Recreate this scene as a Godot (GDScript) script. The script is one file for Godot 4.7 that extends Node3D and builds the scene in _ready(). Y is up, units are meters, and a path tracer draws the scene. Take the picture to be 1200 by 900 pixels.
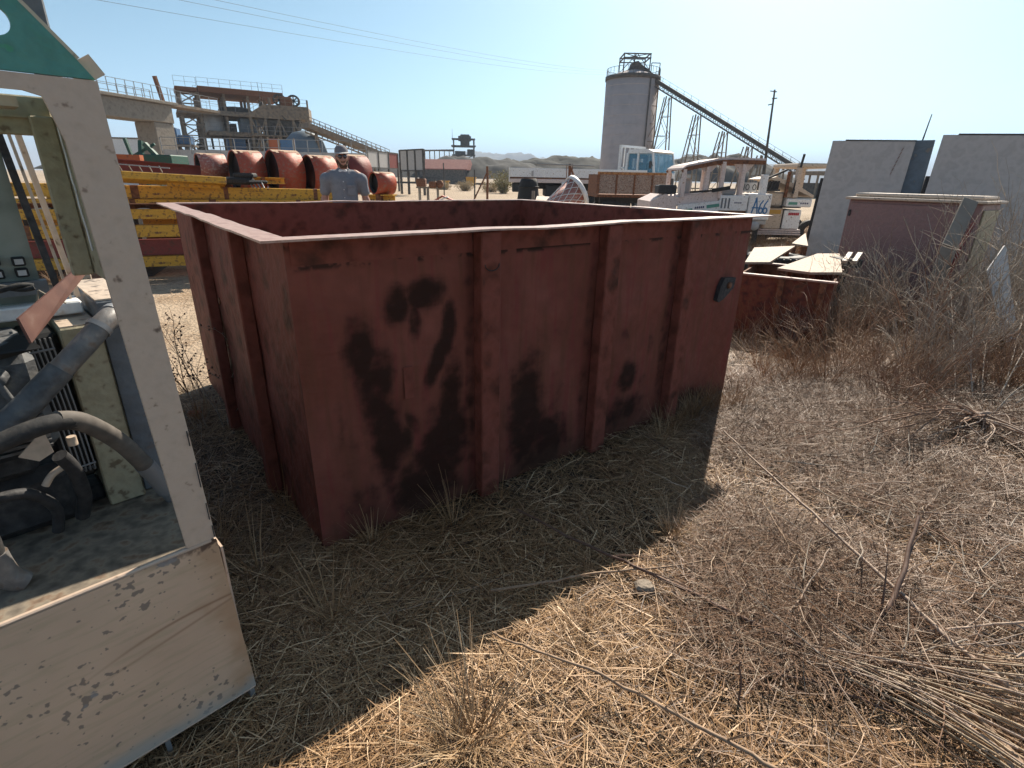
extends Node3D

const EYE := Vector3(0, 1.55, 0)
const PITCH := 0.3710
const ROLL := 0.0193
const LENS := 619.2   # focal length where the picture is 1200 x 900
var rng := RandomNumberGenerator.new()
var used := {}
var texs := {}
var look := Basis.from_euler(Vector3(-PITCH, 0, ROLL))
var M := {}

# ---------------------------------------------------------------- placing
func sight(px: float, py: float) -> Vector3:
	return look * Vector3((px - 600.0) / LENS, -(py - 450.0) / LENS, -1.0)

func P(px: float, py: float, depth: float) -> Vector3:
	var d := sight(px, py)
	return EYE + d * (depth / -d.z)

func G(px: float, py: float, y := 0.0) -> Vector3:
	var d := sight(px, py)
	return EYE + d * ((y - EYE.y) / d.y)

func rnd(a: float, b: float) -> float:
	return rng.randf_range(a, b)

# ---------------------------------------------------------------- names
func numbered(called: String) -> String:
	if not used.has(called):
		used[called] = 0
		return called
	used[called] += 1
	return "%s_%03d" % [called, used[called]]

func thing(called: String, label: String, category: String, at := Vector3.ZERO, turn := 0.0, group := "") -> Node3D:
	var o := Node3D.new()
	o.name = numbered(called)
	add_child(o)
	o.position = at
	o.rotation.y = turn
	return tag(o, label, category, group)

func tag(o: Node3D, label: String, category: String, group := "", kind := "") -> Node3D:
	o.set_meta("label", label)
	o.set_meta("category", category)
	if group:
		o.set_meta("group", group)
	if kind:
		o.set_meta("kind", kind)
	return o

func obj(called: String, st: SurfaceTool, mat: Material, parent: Node3D = self, label := "") -> MeshInstance3D:
	st.generate_normals()
	var o := MeshInstance3D.new()
	o.mesh = st.commit()
	o.material_override = null
	o.mesh.surface_set_material(0, mat)
	o.name = numbered(called) if parent == self else called
	parent.add_child(o, true)
	if label:
		o.set_meta("label", label)
	return o

func struct(called: String, st: SurfaceTool, mat: Material, label: String) -> MeshInstance3D:
	var o := obj(called, st, mat)
	o.set_meta("kind", "structure")
	o.set_meta("label", label)
	return o

func copy(o: Node3D, called: String, label: String, at: Vector3, turn: float, size := 1.0) -> Node3D:
	var c: Node3D = o.duplicate()
	c.name = numbered(called)
	add_child(c)
	c.position = at
	c.rotation = Vector3(0, turn, 0)
	c.scale = Vector3.ONE * size
	if label:
		c.set_meta("label", label)
	return c

# ---------------------------------------------------------------- shapes
func S() -> SurfaceTool:
	var st := SurfaceTool.new()
	st.begin(Mesh.PRIMITIVE_TRIANGLES)
	st.set_smooth_group(-1)
	return st

func face(st: SurfaceTool, p: Array, outward: Vector3) -> void:
	for i in range(1, p.size() - 1):
		var a: Vector3 = p[0]
		var b: Vector3 = p[i]
		var c: Vector3 = p[i + 1]
		if (a - c).cross(a - b).dot(outward) < 0:
			var t := b
			b = c
			c = t
		st.add_vertex(a)
		st.add_vertex(b)
		st.add_vertex(c)

func box(st: SurfaceTool, size: Vector3, xf := Transform3D(), bevel := 0.0) -> void:
	var h := size / 2.0
	var b := minf(bevel, minf(h.x, minf(h.y, h.z)) * 0.9)
	var v := func(k: int, s: Vector3) -> Vector3:
		var q := Vector3(s.x * h.x, s.y * h.y, s.z * h.z)
		for j in 3:
			if j != k:
				q[j] -= s[j] * b
		return xf * q
	for k in 3:
		var m := (k + 1) % 3
		var n := (k + 2) % 3
		for sg in [-1.0, 1.0]:
			var pts := []
			for c in [[-1.0, -1.0], [1.0, -1.0], [1.0, 1.0], [-1.0, 1.0]]:
				var s := Vector3.ZERO
				s[k] = sg
				s[m] = c[0]
				s[n] = c[1]
				pts.append(v.call(k, s))
			var o := Vector3.ZERO
			o[k] = sg
			face(st, pts, xf.basis * o)
		if b > 0.0:
			for sm in [-1.0, 1.0]:
				for sn in [-1.0, 1.0]:
					var s1 := Vector3.ZERO
					s1[k] = -1.0
					s1[m] = sm
					s1[n] = sn
					var s2 := s1
					s2[k] = 1.0
					var o2 := s1
					o2[k] = 0.0
					face(st, [v.call(m, s1), v.call(m, s2), v.call(n, s2), v.call(n, s1)], xf.basis * o2)
	if b > 0.0:
		for i in 8:
			var s := Vector3(1.0 if i & 1 else -1.0, 1.0 if i & 2 else -1.0, 1.0 if i & 4 else -1.0)
			face(st, [v.call(0, s), v.call(1, s), v.call(2, s)], xf.basis * s)

func bx(st: SurfaceTool, lo: Vector3, hi: Vector3, bevel := 0.0) -> void:
	box(st, (hi - lo).abs(), Transform3D(Basis(), (lo + hi) / 2.0), bevel)

func along(a: Vector3, b: Vector3, up := Vector3.UP) -> Basis:   # z runs from a to b
	var z := (b - a).normalized()
	if absf(z.dot(up)) > 0.99:
		up = Vector3.RIGHT if absf(z.x) < 0.9 else Vector3.FORWARD
	var x := up.cross(z).normalized()
	return Basis(x, z.cross(x), z)

func bar(st: SurfaceTool, a: Vector3, b: Vector3, w: float, h := 0.0, bevel := 0.0, up := Vector3.UP) -> void:
	box(st, Vector3(w, h if h > 0.0 else w, a.distance_to(b)), Transform3D(along(a, b, up), (a + b) / 2.0), bevel)

func tube(st: SurfaceTool, pts: Array, r0: float, r1 := -1.0, n := 8, caps := true) -> void:
	if r1 < 0.0:
		r1 = r0
	var rings := []
	var bas := along(pts[0], pts[1])
	for i in pts.size():
		var d: Vector3 = (pts[mini(i + 1, pts.size() - 1)] - pts[maxi(i - 1, 0)]).normalized()
		var x := (bas.x - d * bas.x.dot(d)).normalized()
		bas = Basis(x, d.cross(x), d)
		var r := lerpf(r0, r1, float(i) / (pts.size() - 1))
		var ring := []
		for k in n:
			var a := TAU * k / n
			ring.append(pts[i] + (bas.x * cos(a) + bas.y * sin(a)) * r)
		rings.append(ring)
	st.set_smooth_group(1)
	for i in rings.size() - 1:
		for k in n:
			var q := (k + 1) % n
			face(st, [rings[i][k], rings[i][q], rings[i + 1][q], rings[i + 1][k]], (rings[i][k] + rings[i][q]) / 2.0 - pts[i])
	st.set_smooth_group(-1)
	if caps:
		face(st, rings[0], pts[0] - pts[1])
		face(st, rings[-1], pts[-1] - pts[-2])

func lathe(st: SurfaceTool, profile: Array, xf := Transform3D(), n := 24, smooth := true, from := 0.0, to := TAU) -> void:
	# the profile is listed so that the outside lies to its right hand going up
	st.set_smooth_group(2 if smooth else -1)
	for i in profile.size() - 1:
		var a: Vector2 = profile[i]
		var b: Vector2 = profile[i + 1]
		var nrm := Vector2(b.y - a.y, a.x - b.x)
		if nrm.length() < 1e-7:
			continue
		for k in n:
			var t0 := from + (to - from) * k / n
			var t1 := from + (to - from) * (k + 1) / n
			var e0 := Vector3(cos(t0), 0, sin(t0))
			var e1 := Vector3(cos(t1), 0, sin(t1))
			var out := (e0 + e1) * 0.5 * nrm.x + Vector3.UP * nrm.y
			var p := [xf * (e0 * a.x + Vector3.UP * a.y), xf * (e1 * a.x + Vector3.UP * a.y), xf * (e1 * b.x + Vector3.UP * b.y), xf * (e0 * b.x + Vector3.UP * b.y)]
			if a.x < 1e-6:
				p.remove_at(1)
			elif b.x < 1e-6:
				p.remove_at(2)
			face(st, p, xf.basis * out)
	st.set_smooth_group(-1)

func prism(st: SurfaceTool, poly: PackedVector2Array, depth: float, xf := Transform3D()) -> void:
	var d := depth / 2.0
	var idx := Geometry2D.triangulate_polygon(poly)
	for i in range(0, idx.size(), 3):
		for s in [-1.0, 1.0]:
			var t := []
			for j in 3:
				var q := poly[idx[i + j]]
				t.append(xf * Vector3(q.x, q.y, s * d))
			face(st, t, xf.basis * Vector3(0, 0, s))
	var ccw := not Geometry2D.is_polygon_clockwise(poly)
	for i in poly.size():
		var a := poly[i]
		var b := poly[(i + 1) % poly.size()]
		var o := Vector2(b.y - a.y, a.x - b.x) * (1.0 if ccw else -1.0)
		if o.length() < 1e-7:
			continue
		face(st, [xf * Vector3(a.x, a.y, -d), xf * Vector3(b.x, b.y, -d), xf * Vector3(b.x, b.y, d), xf * Vector3(a.x, a.y, d)], xf.basis * Vector3(o.x, o.y, 0))

func poly(list: Array) -> PackedVector2Array:
	var p := PackedVector2Array()
	for i in range(0, list.size(), 2):
		p.append(Vector2(list[i], list[i + 1]))
	return p

func ibeam(w: float, h: float, t: float) -> PackedVector2Array:
	var a := w / 2.0
	var b := h / 2.0
	return poly([-a, -b, a, -b, a, -b + t, t / 2, -b + t, t / 2, b - t, a, b - t, a, b, -a, b, -a, b - t, -t / 2, b - t, -t / 2, -b + t, -a, -b + t])

func channel(w: float, h: float, t: float) -> PackedVector2Array:   # opens towards +x
	var a := w / 2.0
	var b := h / 2.0
	return poly([-a, -b, a, -b, a, -b + t, -a + t, -b + t, -a + t, b - t, a, b - t, a, b, -a, b])

func spline(p: Array, steps := 6) -> Array:
	var c := Curve3D.new()
	for i in p.size():
		var t: Vector3 = (p[mini(i + 1, p.size() - 1)] - p[maxi(i - 1, 0)]) / 6.0
		c.add_point(p[i], -t, t)
	var out := []
	for i in p.size() - 1:
		for k in steps:
			out.append(c.sample(i, float(k) / steps))
	out.append(p[-1])
	return out

func dented(st: SurfaceTool, w: float, h: float, z: float, nx: int, ny: int, deep: float, sd: int) -> void:
	# an upright sheet in the xy plane with shallow dents, u along x and v down
	var n := noise(sd, 1.7, 3)
	var at := func(i: int, j: int) -> Vector3:
		var u := float(i) / nx
		var v := float(j) / ny
		var e := sqrt(sin(u * PI) * sin(v * PI))
		return Vector3((u - 0.5) * w, (1.0 - v) * h, z + e * deep * (n.get_noise_2d(u * w, v * h) * 1.6 - 0.25))
	st.set_smooth_group(7)
	for i in nx:
		for j in ny:
			var p := [at.call(i, j), at.call(i + 1, j), at.call(i + 1, j + 1), at.call(i, j + 1)]
			var uv := [Vector2(float(i) / nx, float(j) / ny), Vector2(float(i + 1) / nx, float(j) / ny), Vector2(float(i + 1) / nx, float(j + 1) / ny), Vector2(float(i) / nx, float(j + 1) / ny)]
			for t in [[0, 1, 2], [0, 2, 3]]:
				for k in t:
					st.set_uv(uv[k])
					st.add_vertex(p[k])
	st.set_smooth_group(-1)

func swept(st: SurfaceTool, pts: Array, side: Vector3, w: float, h: float) -> void:   # a flat bar through the points
	var ring := func(p: Vector3) -> Array: return [p - side * w / 2 - Vector3.UP * h / 2, p + side * w / 2 - Vector3.UP * h / 2, p + side * w / 2 + Vector3.UP * h / 2, p - side * w / 2 + Vector3.UP * h / 2]
	for i in pts.size() - 1:
		var a: Array = ring.call(pts[i])
		var b: Array = ring.call(pts[i + 1])
		var mid: Vector3 = (pts[i] + pts[i + 1]) / 2.0
		for k in 4:
			var q := (k + 1) % 4
			face(st, [a[k], a[q], b[q], b[k]], (a[k] + a[q] + b[k] + b[q]) / 4.0 - mid)
	face(st, ring.call(pts[0]), pts[0] - pts[1])
	face(st, ring.call(pts[-1]), pts[-1] - pts[-2])

# signed-distance body: tapered capsules joined smoothly, meshed as surface nets
func nets(st: SurfaceTool, caps: Array, cell: float, k: float, group := 3) -> void:
	var lo := Vector3(1e9, 1e9, 1e9)
	var hi := -lo
	for c in caps:
		for e in 2:
			var r: float = c[2 + e]
			var q: Vector3 = c[e]
			lo = lo.min(q - Vector3.ONE * (r + k + cell * 2))
			hi = hi.max(q + Vector3.ONE * (r + k + cell * 2))
	var nx := int((hi.x - lo.x) / cell) + 2
	var ny := int((hi.y - lo.y) / cell) + 2
	var nz := int((hi.z - lo.z) / cell) + 2
	var f := PackedFloat32Array()
	f.resize(nx * ny * nz)
	f.fill(1.0)
	for c in caps:
		var a: Vector3 = c[0]
		var b: Vector3 = c[1]
		var ra: float = c[2]
		var rb: float = c[3]
		var sq: Vector3 = c[4] if c.size() > 4 else Vector3.ONE   # squash about the middle of the bone
		var ab := b - a
		var l2 := maxf(ab.length_squared(), 1e-9)
		var pad := maxf(ra, rb) + k + cell * 2
		var g0 := ((a.min(b) - Vector3.ONE * pad - lo) / cell).max(Vector3.ZERO)
		var g1 := (a.max(b) + Vector3.ONE * pad - lo) / cell
		for z in range(int(g0.z), mini(int(g1.z) + 1, nz)):
			for y in range(int(g0.y), mini(int(g1.y) + 1, ny)):
				var at := (z * ny + y) * nx
				for x in range(int(g0.x), mini(int(g1.x) + 1, nx)):
					var p := lo + Vector3(x, y, z) * cell
					var t := clampf((p - a).dot(ab) / l2, 0.0, 1.0)
					var d := ((p - a - ab * t) / sq).length() - lerpf(ra, rb, t)
					var o := f[at + x]
					var h := clampf(0.5 + 0.5 * (o - d) / k, 0.0, 1.0)
					f[at + x] = lerpf(o, d, h) - k * h * (1.0 - h)
	var vert := {}
	var off := [0, 1, nx, nx + 1, nx * ny, nx * ny + 1, nx * ny + nx, nx * ny + nx + 1]
	for z in nz - 1:
		for y in ny - 1:
			for x in nx - 1:
				var i := (z * ny + y) * nx + x
				var ins := 0
				for o in off:
					if f[i + o] < 0.0:
						ins += 1
				if ins == 0 or ins == 8:
					continue
				var sum := Vector3.ZERO
				var cnt := 0
				for e in [[0, 1], [2, 3], [4, 5], [6, 7], [0, 2], [1, 3], [4, 6], [5, 7], [0, 4], [1, 5], [2, 6], [3, 7]]:
					var fa := f[i + off[e[0]]]
					var fb := f[i + off[e[1]]]
					if (fa < 0.0) != (fb < 0.0):
						var t := fa / (fa - fb)
						var pa := Vector3(e[0] & 1, (e[0] >> 1) & 1, e[0] >> 2)
						var pb := Vector3(e[1] & 1, (e[1] >> 1) & 1, e[1] >> 2)
						sum += pa.lerp(pb, t)
						cnt += 1
				vert[i] = lo + (Vector3(x, y, z) + sum / cnt) * cell
	st.set_smooth_group(group)
	var step := [1, nx, nx * ny]
	for i in vert:
		for ax in 3:
			var u: int = step[(ax + 1) % 3]
			var w: int = step[(ax + 2) % 3]
			var j: int = i + step[ax]
			if (f[i] < 0.0) == (f[j] < 0.0) or not (vert.has(i - u) and vert.has(i - w) and vert.has(i - u - w)):
				continue
			var o := Vector3.ZERO
			o[ax] = 1.0 if f[i] < 0.0 else -1.0
			face(st, [vert[i], vert[i - u], vert[i - u - w], vert[i - w]], o)
	st.set_smooth_group(-1)

# ---------------------------------------------------------------- materials
func noise(sd: int, freq: float, oct := 4, kind := FastNoiseLite.TYPE_SIMPLEX_SMOOTH) -> FastNoiseLite:
	var n := FastNoiseLite.new()
	n.seed = sd
	n.frequency = freq
	n.noise_type = kind
	n.fractal_octaves = oct
	return n

func ramp(stops: Array) -> Gradient:   # offset, linear colour, ...
	var g := Gradient.new()
	var o := PackedFloat32Array()
	var c := PackedColorArray()
	for i in range(0, stops.size(), 2):
		o.append(stops[i])
		c.append((stops[i + 1] as Color).linear_to_srgb())
	g.offsets = o
	g.colors = c
	return g

func ntex(sd: int, freq: float, stops: Array, size := 512, oct := 5, kind := FastNoiseLite.TYPE_SIMPLEX_SMOOTH) -> NoiseTexture2D:
	var key := "%d %f %s %d %d" % [sd, freq, str(stops), size, kind]
	if texs.has(key):
		return texs[key]
	var t := NoiseTexture2D.new()
	t.width = size
	t.height = size
	t.seamless = true
	t.noise = noise(sd, freq, oct, kind)
	t.color_ramp = ramp(stops)
	texs[key] = t
	return t

func bumps(sd: int, freq: float, strength: float, size := 512) -> NoiseTexture2D:
	var key := "b%d %f %f" % [sd, freq, strength]
	if texs.has(key):
		return texs[key]
	var t := NoiseTexture2D.new()
	t.width = size
	t.height = size
	t.seamless = true
	t.as_normal_map = true
	t.bump_strength = strength
	t.noise = noise(sd, freq, 4)
	texs[key] = t
	return t

func g(v: float) -> Color:
	return Color(v, v, v)

func C(r: float, gr: float, b: float) -> Color:
	return Color(r, gr, b)

func plain(col: Color, rough := 0.8, metal := 0.0) -> StandardMaterial3D:
	var m := StandardMaterial3D.new()
	m.albedo_color = col.linear_to_srgb()
	m.roughness = rough
	m.metallic = metal
	return m

func worn(stops: Array, scale := 1.0, rough := 0.7, sd := 1, freq := 0.012, bump := 0.0, size := 512) -> StandardMaterial3D:
	# colours in a fractal pattern laid from three sides; scale is repeats per metre
	var m := plain(Color.WHITE, rough)
	m.albedo_texture = ntex(sd, freq, stops, size)
	m.uv1_triplanar = true
	m.uv1_scale = Vector3.ONE * scale
	if bump > 0.0:
		m.normal_enabled = true
		m.normal_texture = bumps(11, 0.03, 6.0)
		m.normal_scale = bump
	return m

func painted(base: Color, spots: Color, amount := 0.3, scale := 1.0, rough := 0.6, sd := 3) -> StandardMaterial3D:
	# paint with faded patches and flecks where it has come off
	var c := 0.76 - (amount - 0.3) * 0.5
	var mid := base.lerp(spots, 0.55)
	return worn([0.0, base.lerp(spots, 0.35), 0.24, base * 0.9, 0.4, base, 0.52, base * 1.05, c - 0.09, base * 0.96, c - 0.03, base * 0.86, c, mid, c + 0.06, spots, 1.0, spots * 0.8], scale, rough, sd, 0.022, 0.3)

# ---------------------------------------------------------------- the scene
func _ready() -> void:
	rng.seed = 7
	# camera
	var cam := Camera3D.new()
	cam.name = "camera"
	cam.position = EYE
	cam.rotation = Vector3(-PITCH, 0, ROLL)
	cam.fov = rad_to_deg(2.0 * atan(450.0 / LENS))
	cam.near = 0.05
	cam.far = 9000.0
	cam.current = true
	add_child(cam)
	# sky
	var sun_az := deg_to_rad(23.6)
	var sun_el := deg_to_rad(39.6)
	var env := Environment.new()
	env.tonemap_mode = Environment.TONE_MAPPER_LINEAR
	env.tonemap_exposure = 1.65
	env.background_mode = Environment.BG_SKY
	var sm := PanoramaSkyMaterial.new()
	sm.panorama = clear_sky(sun_az, sun_el, 0.52)
	var sky := Sky.new()
	sky.sky_material = sm
	env.sky = sky
	env.ambient_light_source = Environment.AMBIENT_SOURCE_SKY
	env.reflected_light_source = Environment.REFLECTION_SOURCE_SKY
	env.sdfgi_enabled = true
	env.ssao_enabled = true
	env.ssil_enabled = true
	env.fog_enabled = true
	env.fog_density = 0.0005
	env.fog_light_color = Color(0.86, 0.9, 0.96)
	var we := WorldEnvironment.new()
	we.name = "environment"
	we.environment = env
	add_child(we)
	# sun
	var sun := DirectionalLight3D.new()
	sun.name = "sun"
	sun.light_energy = 1.6
	sun.light_color = Color(1.0, 0.955, 0.89)
	sun.light_angular_distance = 0.53
	sun.shadow_enabled = true
	add_child(sun)
	sun.look_at_from_position(Vector3.ZERO, -Vector3(sin(sun_az) * cos(sun_el), sin(sun_el), -cos(sun_az) * cos(sun_el)))
	palette()
	terrain()
	far_things()
	plant()
	silo_and_conveyor()
	yard()
	loaders()
	cabinets()
	person()
	skip_container()
	machine()
	vegetation()
	print("objects built")

func clear_sky(az: float, el: float, k: float) -> ImageTexture:
	# CIE clear sky steepened to darken overhead, whiter near the horizon and sun
	var w := 512
	var h := 256
	var data := PackedFloat32Array()
	data.resize(w * h * 4)
	var sd := Vector3(sin(az) * cos(el), sin(el), -cos(az) * cos(el))
	for y in h:
		var e := PI / 2 - (y + 0.5) / h * PI
		for x in w:
			var a := (x + 0.5) / w * TAU   # the first column lies straight ahead, along -z
			var ee := maxf(e, 0.012)
			var d := Vector3(sin(a) * cos(ee), sin(ee), -cos(a) * cos(ee))
			var gam := acos(clampf(d.dot(sd), -1, 1))
			var scat := 11.5 * exp(-4.0 * maxf(gam, 0.16))
			var lum := k * (1.0 + scat + 0.45 * cos(gam) * cos(gam)) * (1.0 - exp(-0.15 / sin(ee)))
			var white := clampf(exp(-ee / 0.16) * 0.42 + scat * 0.42, 0.0, 1.0)
			var blue := Color(0.50, 1.05, 1.50).lerp(Color(0.43, 0.83, 1.55), clampf(ee / 0.9, 0, 1))
			var c := blue.lerp(Color(0.83, 1.03, 1.08), white)
			var i := (y * w + x) * 4
			data[i] = c.r * lum
			data[i + 1] = c.g * lum
			data[i + 2] = c.b * lum
			data[i + 3] = 1.0
	return ImageTexture.create_from_image(Image.create_from_data(w, h, false, Image.FORMAT_RGBAF, data.to_byte_array()))

func palette() -> void:
	M.red = worn([0.0, C(0.09, 0.032, 0.022), 0.3, C(0.185, 0.06, 0.042), 0.48, C(0.225, 0.072, 0.052), 0.62, C(0.2, 0.064, 0.045), 0.74, C(0.15, 0.05, 0.034), 1.0, C(0.065, 0.03, 0.02)], 0.9, 0.6, 21, 0.009, 0.4)
	M.red.metallic_specular = 0.2
	M.red.cull_mode = BaseMaterial3D.CULL_DISABLED
	M.red_rim = worn([0.0, C(0.30, 0.165, 0.125), 0.4, C(0.44, 0.28, 0.22), 0.6, C(0.49, 0.33, 0.265), 1.0, C(0.27, 0.125, 0.09)], 1.4, 0.42, 22, 0.02, 0.15)
	M.rust = worn([0.0, C(0.05, 0.025, 0.015), 0.45, C(0.19, 0.075, 0.035), 0.6, C(0.24, 0.10, 0.045), 1.0, C(0.10, 0.04, 0.02)], 1.5, 0.85, 5, 0.012, 0.6)
	M.cream = painted(C(0.56, 0.445, 0.34), C(0.2, 0.15, 0.11), 0.3, 1.2, 0.55, 31)
	M.olive = painted(C(0.40, 0.35, 0.23), C(0.2, 0.15, 0.09), 0.3, 1.4, 0.6, 32)
	M.green = painted(C(0.085, 0.28, 0.225), C(0.06, 0.30, 0.16), 0.3, 1.2, 0.5, 33)
	M.dark = worn([0.0, g(0.012), 0.5, C(0.03, 0.03, 0.032), 1.0, C(0.07, 0.065, 0.06)], 3.0, 0.7, 6, 0.015, 0.5)
	M.cast = worn([0.0, g(0.05), 0.5, C(0.10, 0.105, 0.11), 1.0, C(0.2, 0.19, 0.17)], 3.0, 0.65, 7, 0.015, 0.5)
	M.grey_paint = painted(C(0.15, 0.16, 0.17), C(0.15, 0.13, 0.12), 0.25, 1.0, 0.6, 34)
	M.pipe = worn([0.0, g(0.10), 0.5, C(0.18, 0.17, 0.16), 0.62, C(0.23, 0.215, 0.20), 0.8, C(0.21, 0.15, 0.11), 1.0, C(0.17, 0.11, 0.07)], 3.0, 0.5, 8, 0.012, 0.3)
	M.galv = plain(C(0.26, 0.26, 0.26), 0.5, 0.3)
	M.rubber = worn([0.0, g(0.012), 0.5, g(0.025), 1.0, C(0.07, 0.06, 0.05)], 4.0, 0.8, 9, 0.02, 0.3)
	M.yellow = painted(C(0.64, 0.34, 0.035), C(0.17, 0.075, 0.03), 0.46, 1.1, 0.6, 41)
	M.orange = painted(C(0.36, 0.09, 0.025), C(0.16, 0.07, 0.04), 0.3, 0.9, 0.65, 42)
	M.painted_sun = worn([0.0, C(0.34, 0.17, 0.1), 0.4, C(0.5, 0.33, 0.22), 0.6, C(0.55, 0.40, 0.28), 1.0, C(0.4, 0.2, 0.12)], 1.6, 0.8, 55, 0.02)  # tan that paints sunlight onto the drum tops
	M.drum = painted(C(0.46, 0.085, 0.04), C(0.34, 0.19, 0.12), 0.46, 1.3, 0.6, 43)
	M.drum_pale = painted(C(0.45, 0.16, 0.12), C(0.60, 0.46, 0.38), 0.5, 1.6, 0.6, 44)
	M.steel_red = painted(C(0.22, 0.04, 0.03), C(0.12, 0.05, 0.03), 0.35, 0.8, 0.65, 45)
	M.concrete = worn([0.0, C(0.17, 0.145, 0.12), 0.35, C(0.235, 0.205, 0.17), 0.6, C(0.26, 0.23, 0.19), 1.0, C(0.2, 0.17, 0.14)], 0.25, 0.9, 12, 0.012, 0.3)
	M.silo = worn([0.0, C(0.33, 0.295, 0.29), 0.45, C(0.43, 0.38, 0.37), 0.6, C(0.46, 0.40, 0.385), 1.0, C(0.37, 0.325, 0.31)], 0.08, 0.9, 13, 0.012)
	M.plant_steel = worn([0.0, C(0.12, 0.095, 0.07), 0.5, C(0.22, 0.175, 0.13), 1.0, C(0.29, 0.2, 0.125)], 0.3, 0.8, 14, 0.012)
	M.plant_dark = worn([0.0, g(0.03), 0.5, C(0.08, 0.075, 0.07), 1.0, C(0.14, 0.12, 0.1)], 0.3, 0.8, 15, 0.012)
	M.dark_green = painted(C(0.02, 0.085, 0.06), C(0.06, 0.06, 0.05), 0.3, 1.2, 0.6, 52)
	M.plate_cream = painted(C(0.40, 0.295, 0.21), C(0.28, 0.17, 0.1), 0.38, 1.6, 0.7, 53)
	M.weathered = worn([0.0, C(0.10, 0.06, 0.04), 0.35, C(0.26, 0.19, 0.15), 0.5, C(0.40, 0.33, 0.28), 0.6, C(0.32, 0.22, 0.17), 0.75, C(0.2, 0.11, 0.07), 1.0, C(0.1, 0.05, 0.03)], 1.2, 0.8, 54, 0.02)
	M.blue = painted(C(0.05, 0.13, 0.26), C(0.12, 0.12, 0.12), 0.3, 0.4, 0.6, 46)
	M.blue_grey = painted(C(0.12, 0.16, 0.195), C(0.2, 0.18, 0.15), 0.3, 0.3, 0.6, 47)
	M.white = painted(C(0.80, 0.79, 0.77), C(0.5, 0.42, 0.35), 0.26, 0.9, 0.55, 48)
	M.pink_white = painted(C(0.68, 0.56, 0.51), C(0.36, 0.22, 0.15), 0.34, 1.1, 0.6, 49)
	M.cab_grey = painted(C(0.44, 0.425, 0.41), C(0.425, 0.41, 0.395), 0.1, 0.3, 0.6, 50)
	M.cab_grey.normal_scale = 0.06
	M.maroon = painted(C(0.26, 0.155, 0.145), C(0.24, 0.17, 0.15), 0.3, 0.9, 0.5, 51)
	M.glass = plain(C(0.04, 0.10, 0.14), 0.08)
	M.glass.metallic_specular = 0.7
	var pane := StandardMaterial3D.new()
	pane.transparency = BaseMaterial3D.TRANSPARENCY_ALPHA
	pane.albedo_color = Color(0.30, 0.55, 0.66, 0.42)
	pane.roughness = 0.05
	M.pane = pane
	M.straw = plain(Color.WHITE, 0.5)
	M.straw.metallic_specular = 0.4
	M.straw.vertex_color_use_as_albedo = true
	M.straw.cull_mode = BaseMaterial3D.CULL_DISABLED
	M.straw.backlight_enabled = true
	M.straw.backlight = Color(0.12, 0.09, 0.055)
	M.stalk = worn([0.0, C(0.18, 0.11, 0.065), 0.5, C(0.32, 0.21, 0.13), 1.0, C(0.46, 0.33, 0.22)], 3.0, 0.7, 61, 0.02)
	M.stalk_dark = worn([0.0, C(0.06, 0.03, 0.02), 0.5, C(0.14, 0.075, 0.05), 1.0, C(0.22, 0.14, 0.1)], 3.0, 0.7, 62, 0.02)
	M.twig = worn([0.0, C(0.17, 0.14, 0.11), 0.5, C(0.34, 0.285, 0.225), 1.0, C(0.52, 0.44, 0.36)], 4.0, 0.8, 63, 0.02)
	M.twig_red = worn([0.0, C(0.13, 0.07, 0.045), 0.5, C(0.25, 0.145, 0.09), 1.0, C(0.38, 0.25, 0.165)], 4.0, 0.8, 64, 0.02)
	M.reed = worn([0.0, C(0.28, 0.19, 0.11), 0.5, C(0.42, 0.305, 0.19), 1.0, C(0.54, 0.42, 0.29)], 3.0, 0.5, 68, 0.02)
	M.root = worn([0.0, C(0.24, 0.16, 0.115), 0.5, C(0.42, 0.31, 0.23), 1.0, C(0.55, 0.43, 0.34)], 4.0, 0.75, 65, 0.02)
	M.rope = plain(C(0.3, 0.26, 0.2), 0.9)
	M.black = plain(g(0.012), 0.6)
	M.wire = plain(g(0.08), 0.6)
	M.rock = worn([0.0, C(0.16, 0.13, 0.10), 0.5, C(0.29, 0.24, 0.185), 1.0, C(0.4, 0.33, 0.26)], 6.0, 0.9, 66, 0.02, 0.5)

# ---------------------------------------------------------------- ground
func ground_height(x: float, z: float) -> float:
	return hills.get_noise_2d(x * 3.0, z * 3.0) * 0.03 + hills.get_noise_2d(x * 11.0, z * 11.0) * 0.008 - 0.012

var hills := FastNoiseLite.new()

func sheet(st: SurfaceTool, nx: int, nz: int, at: Callable, tint: Callable) -> void:
	# a grid of quads; at(u, v) gives a point, tint(point) a linear colour
	var row := []
	for i in nz + 1:
		var now := []
		for j in nx + 1:
			now.append(at.call(float(j) / nx, float(i) / nz))
		if i > 0:
			st.set_smooth_group(5)
			for j in nx:
				var q := [row[j], row[j + 1], now[j + 1], now[j]]
				for t in [[0, 1, 2], [0, 2, 3]]:
					var a: Vector3 = q[t[0]]
					var b: Vector3 = q[t[1]]
					var c: Vector3 = q[t[2]]
					if (a - c).cross(a - b).y < 0:
						var s := b
						b = c
						c = s
					for v in [a, b, c]:
						st.set_color(tint.call(v))
						st.add_vertex(v)
		row = now

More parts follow.
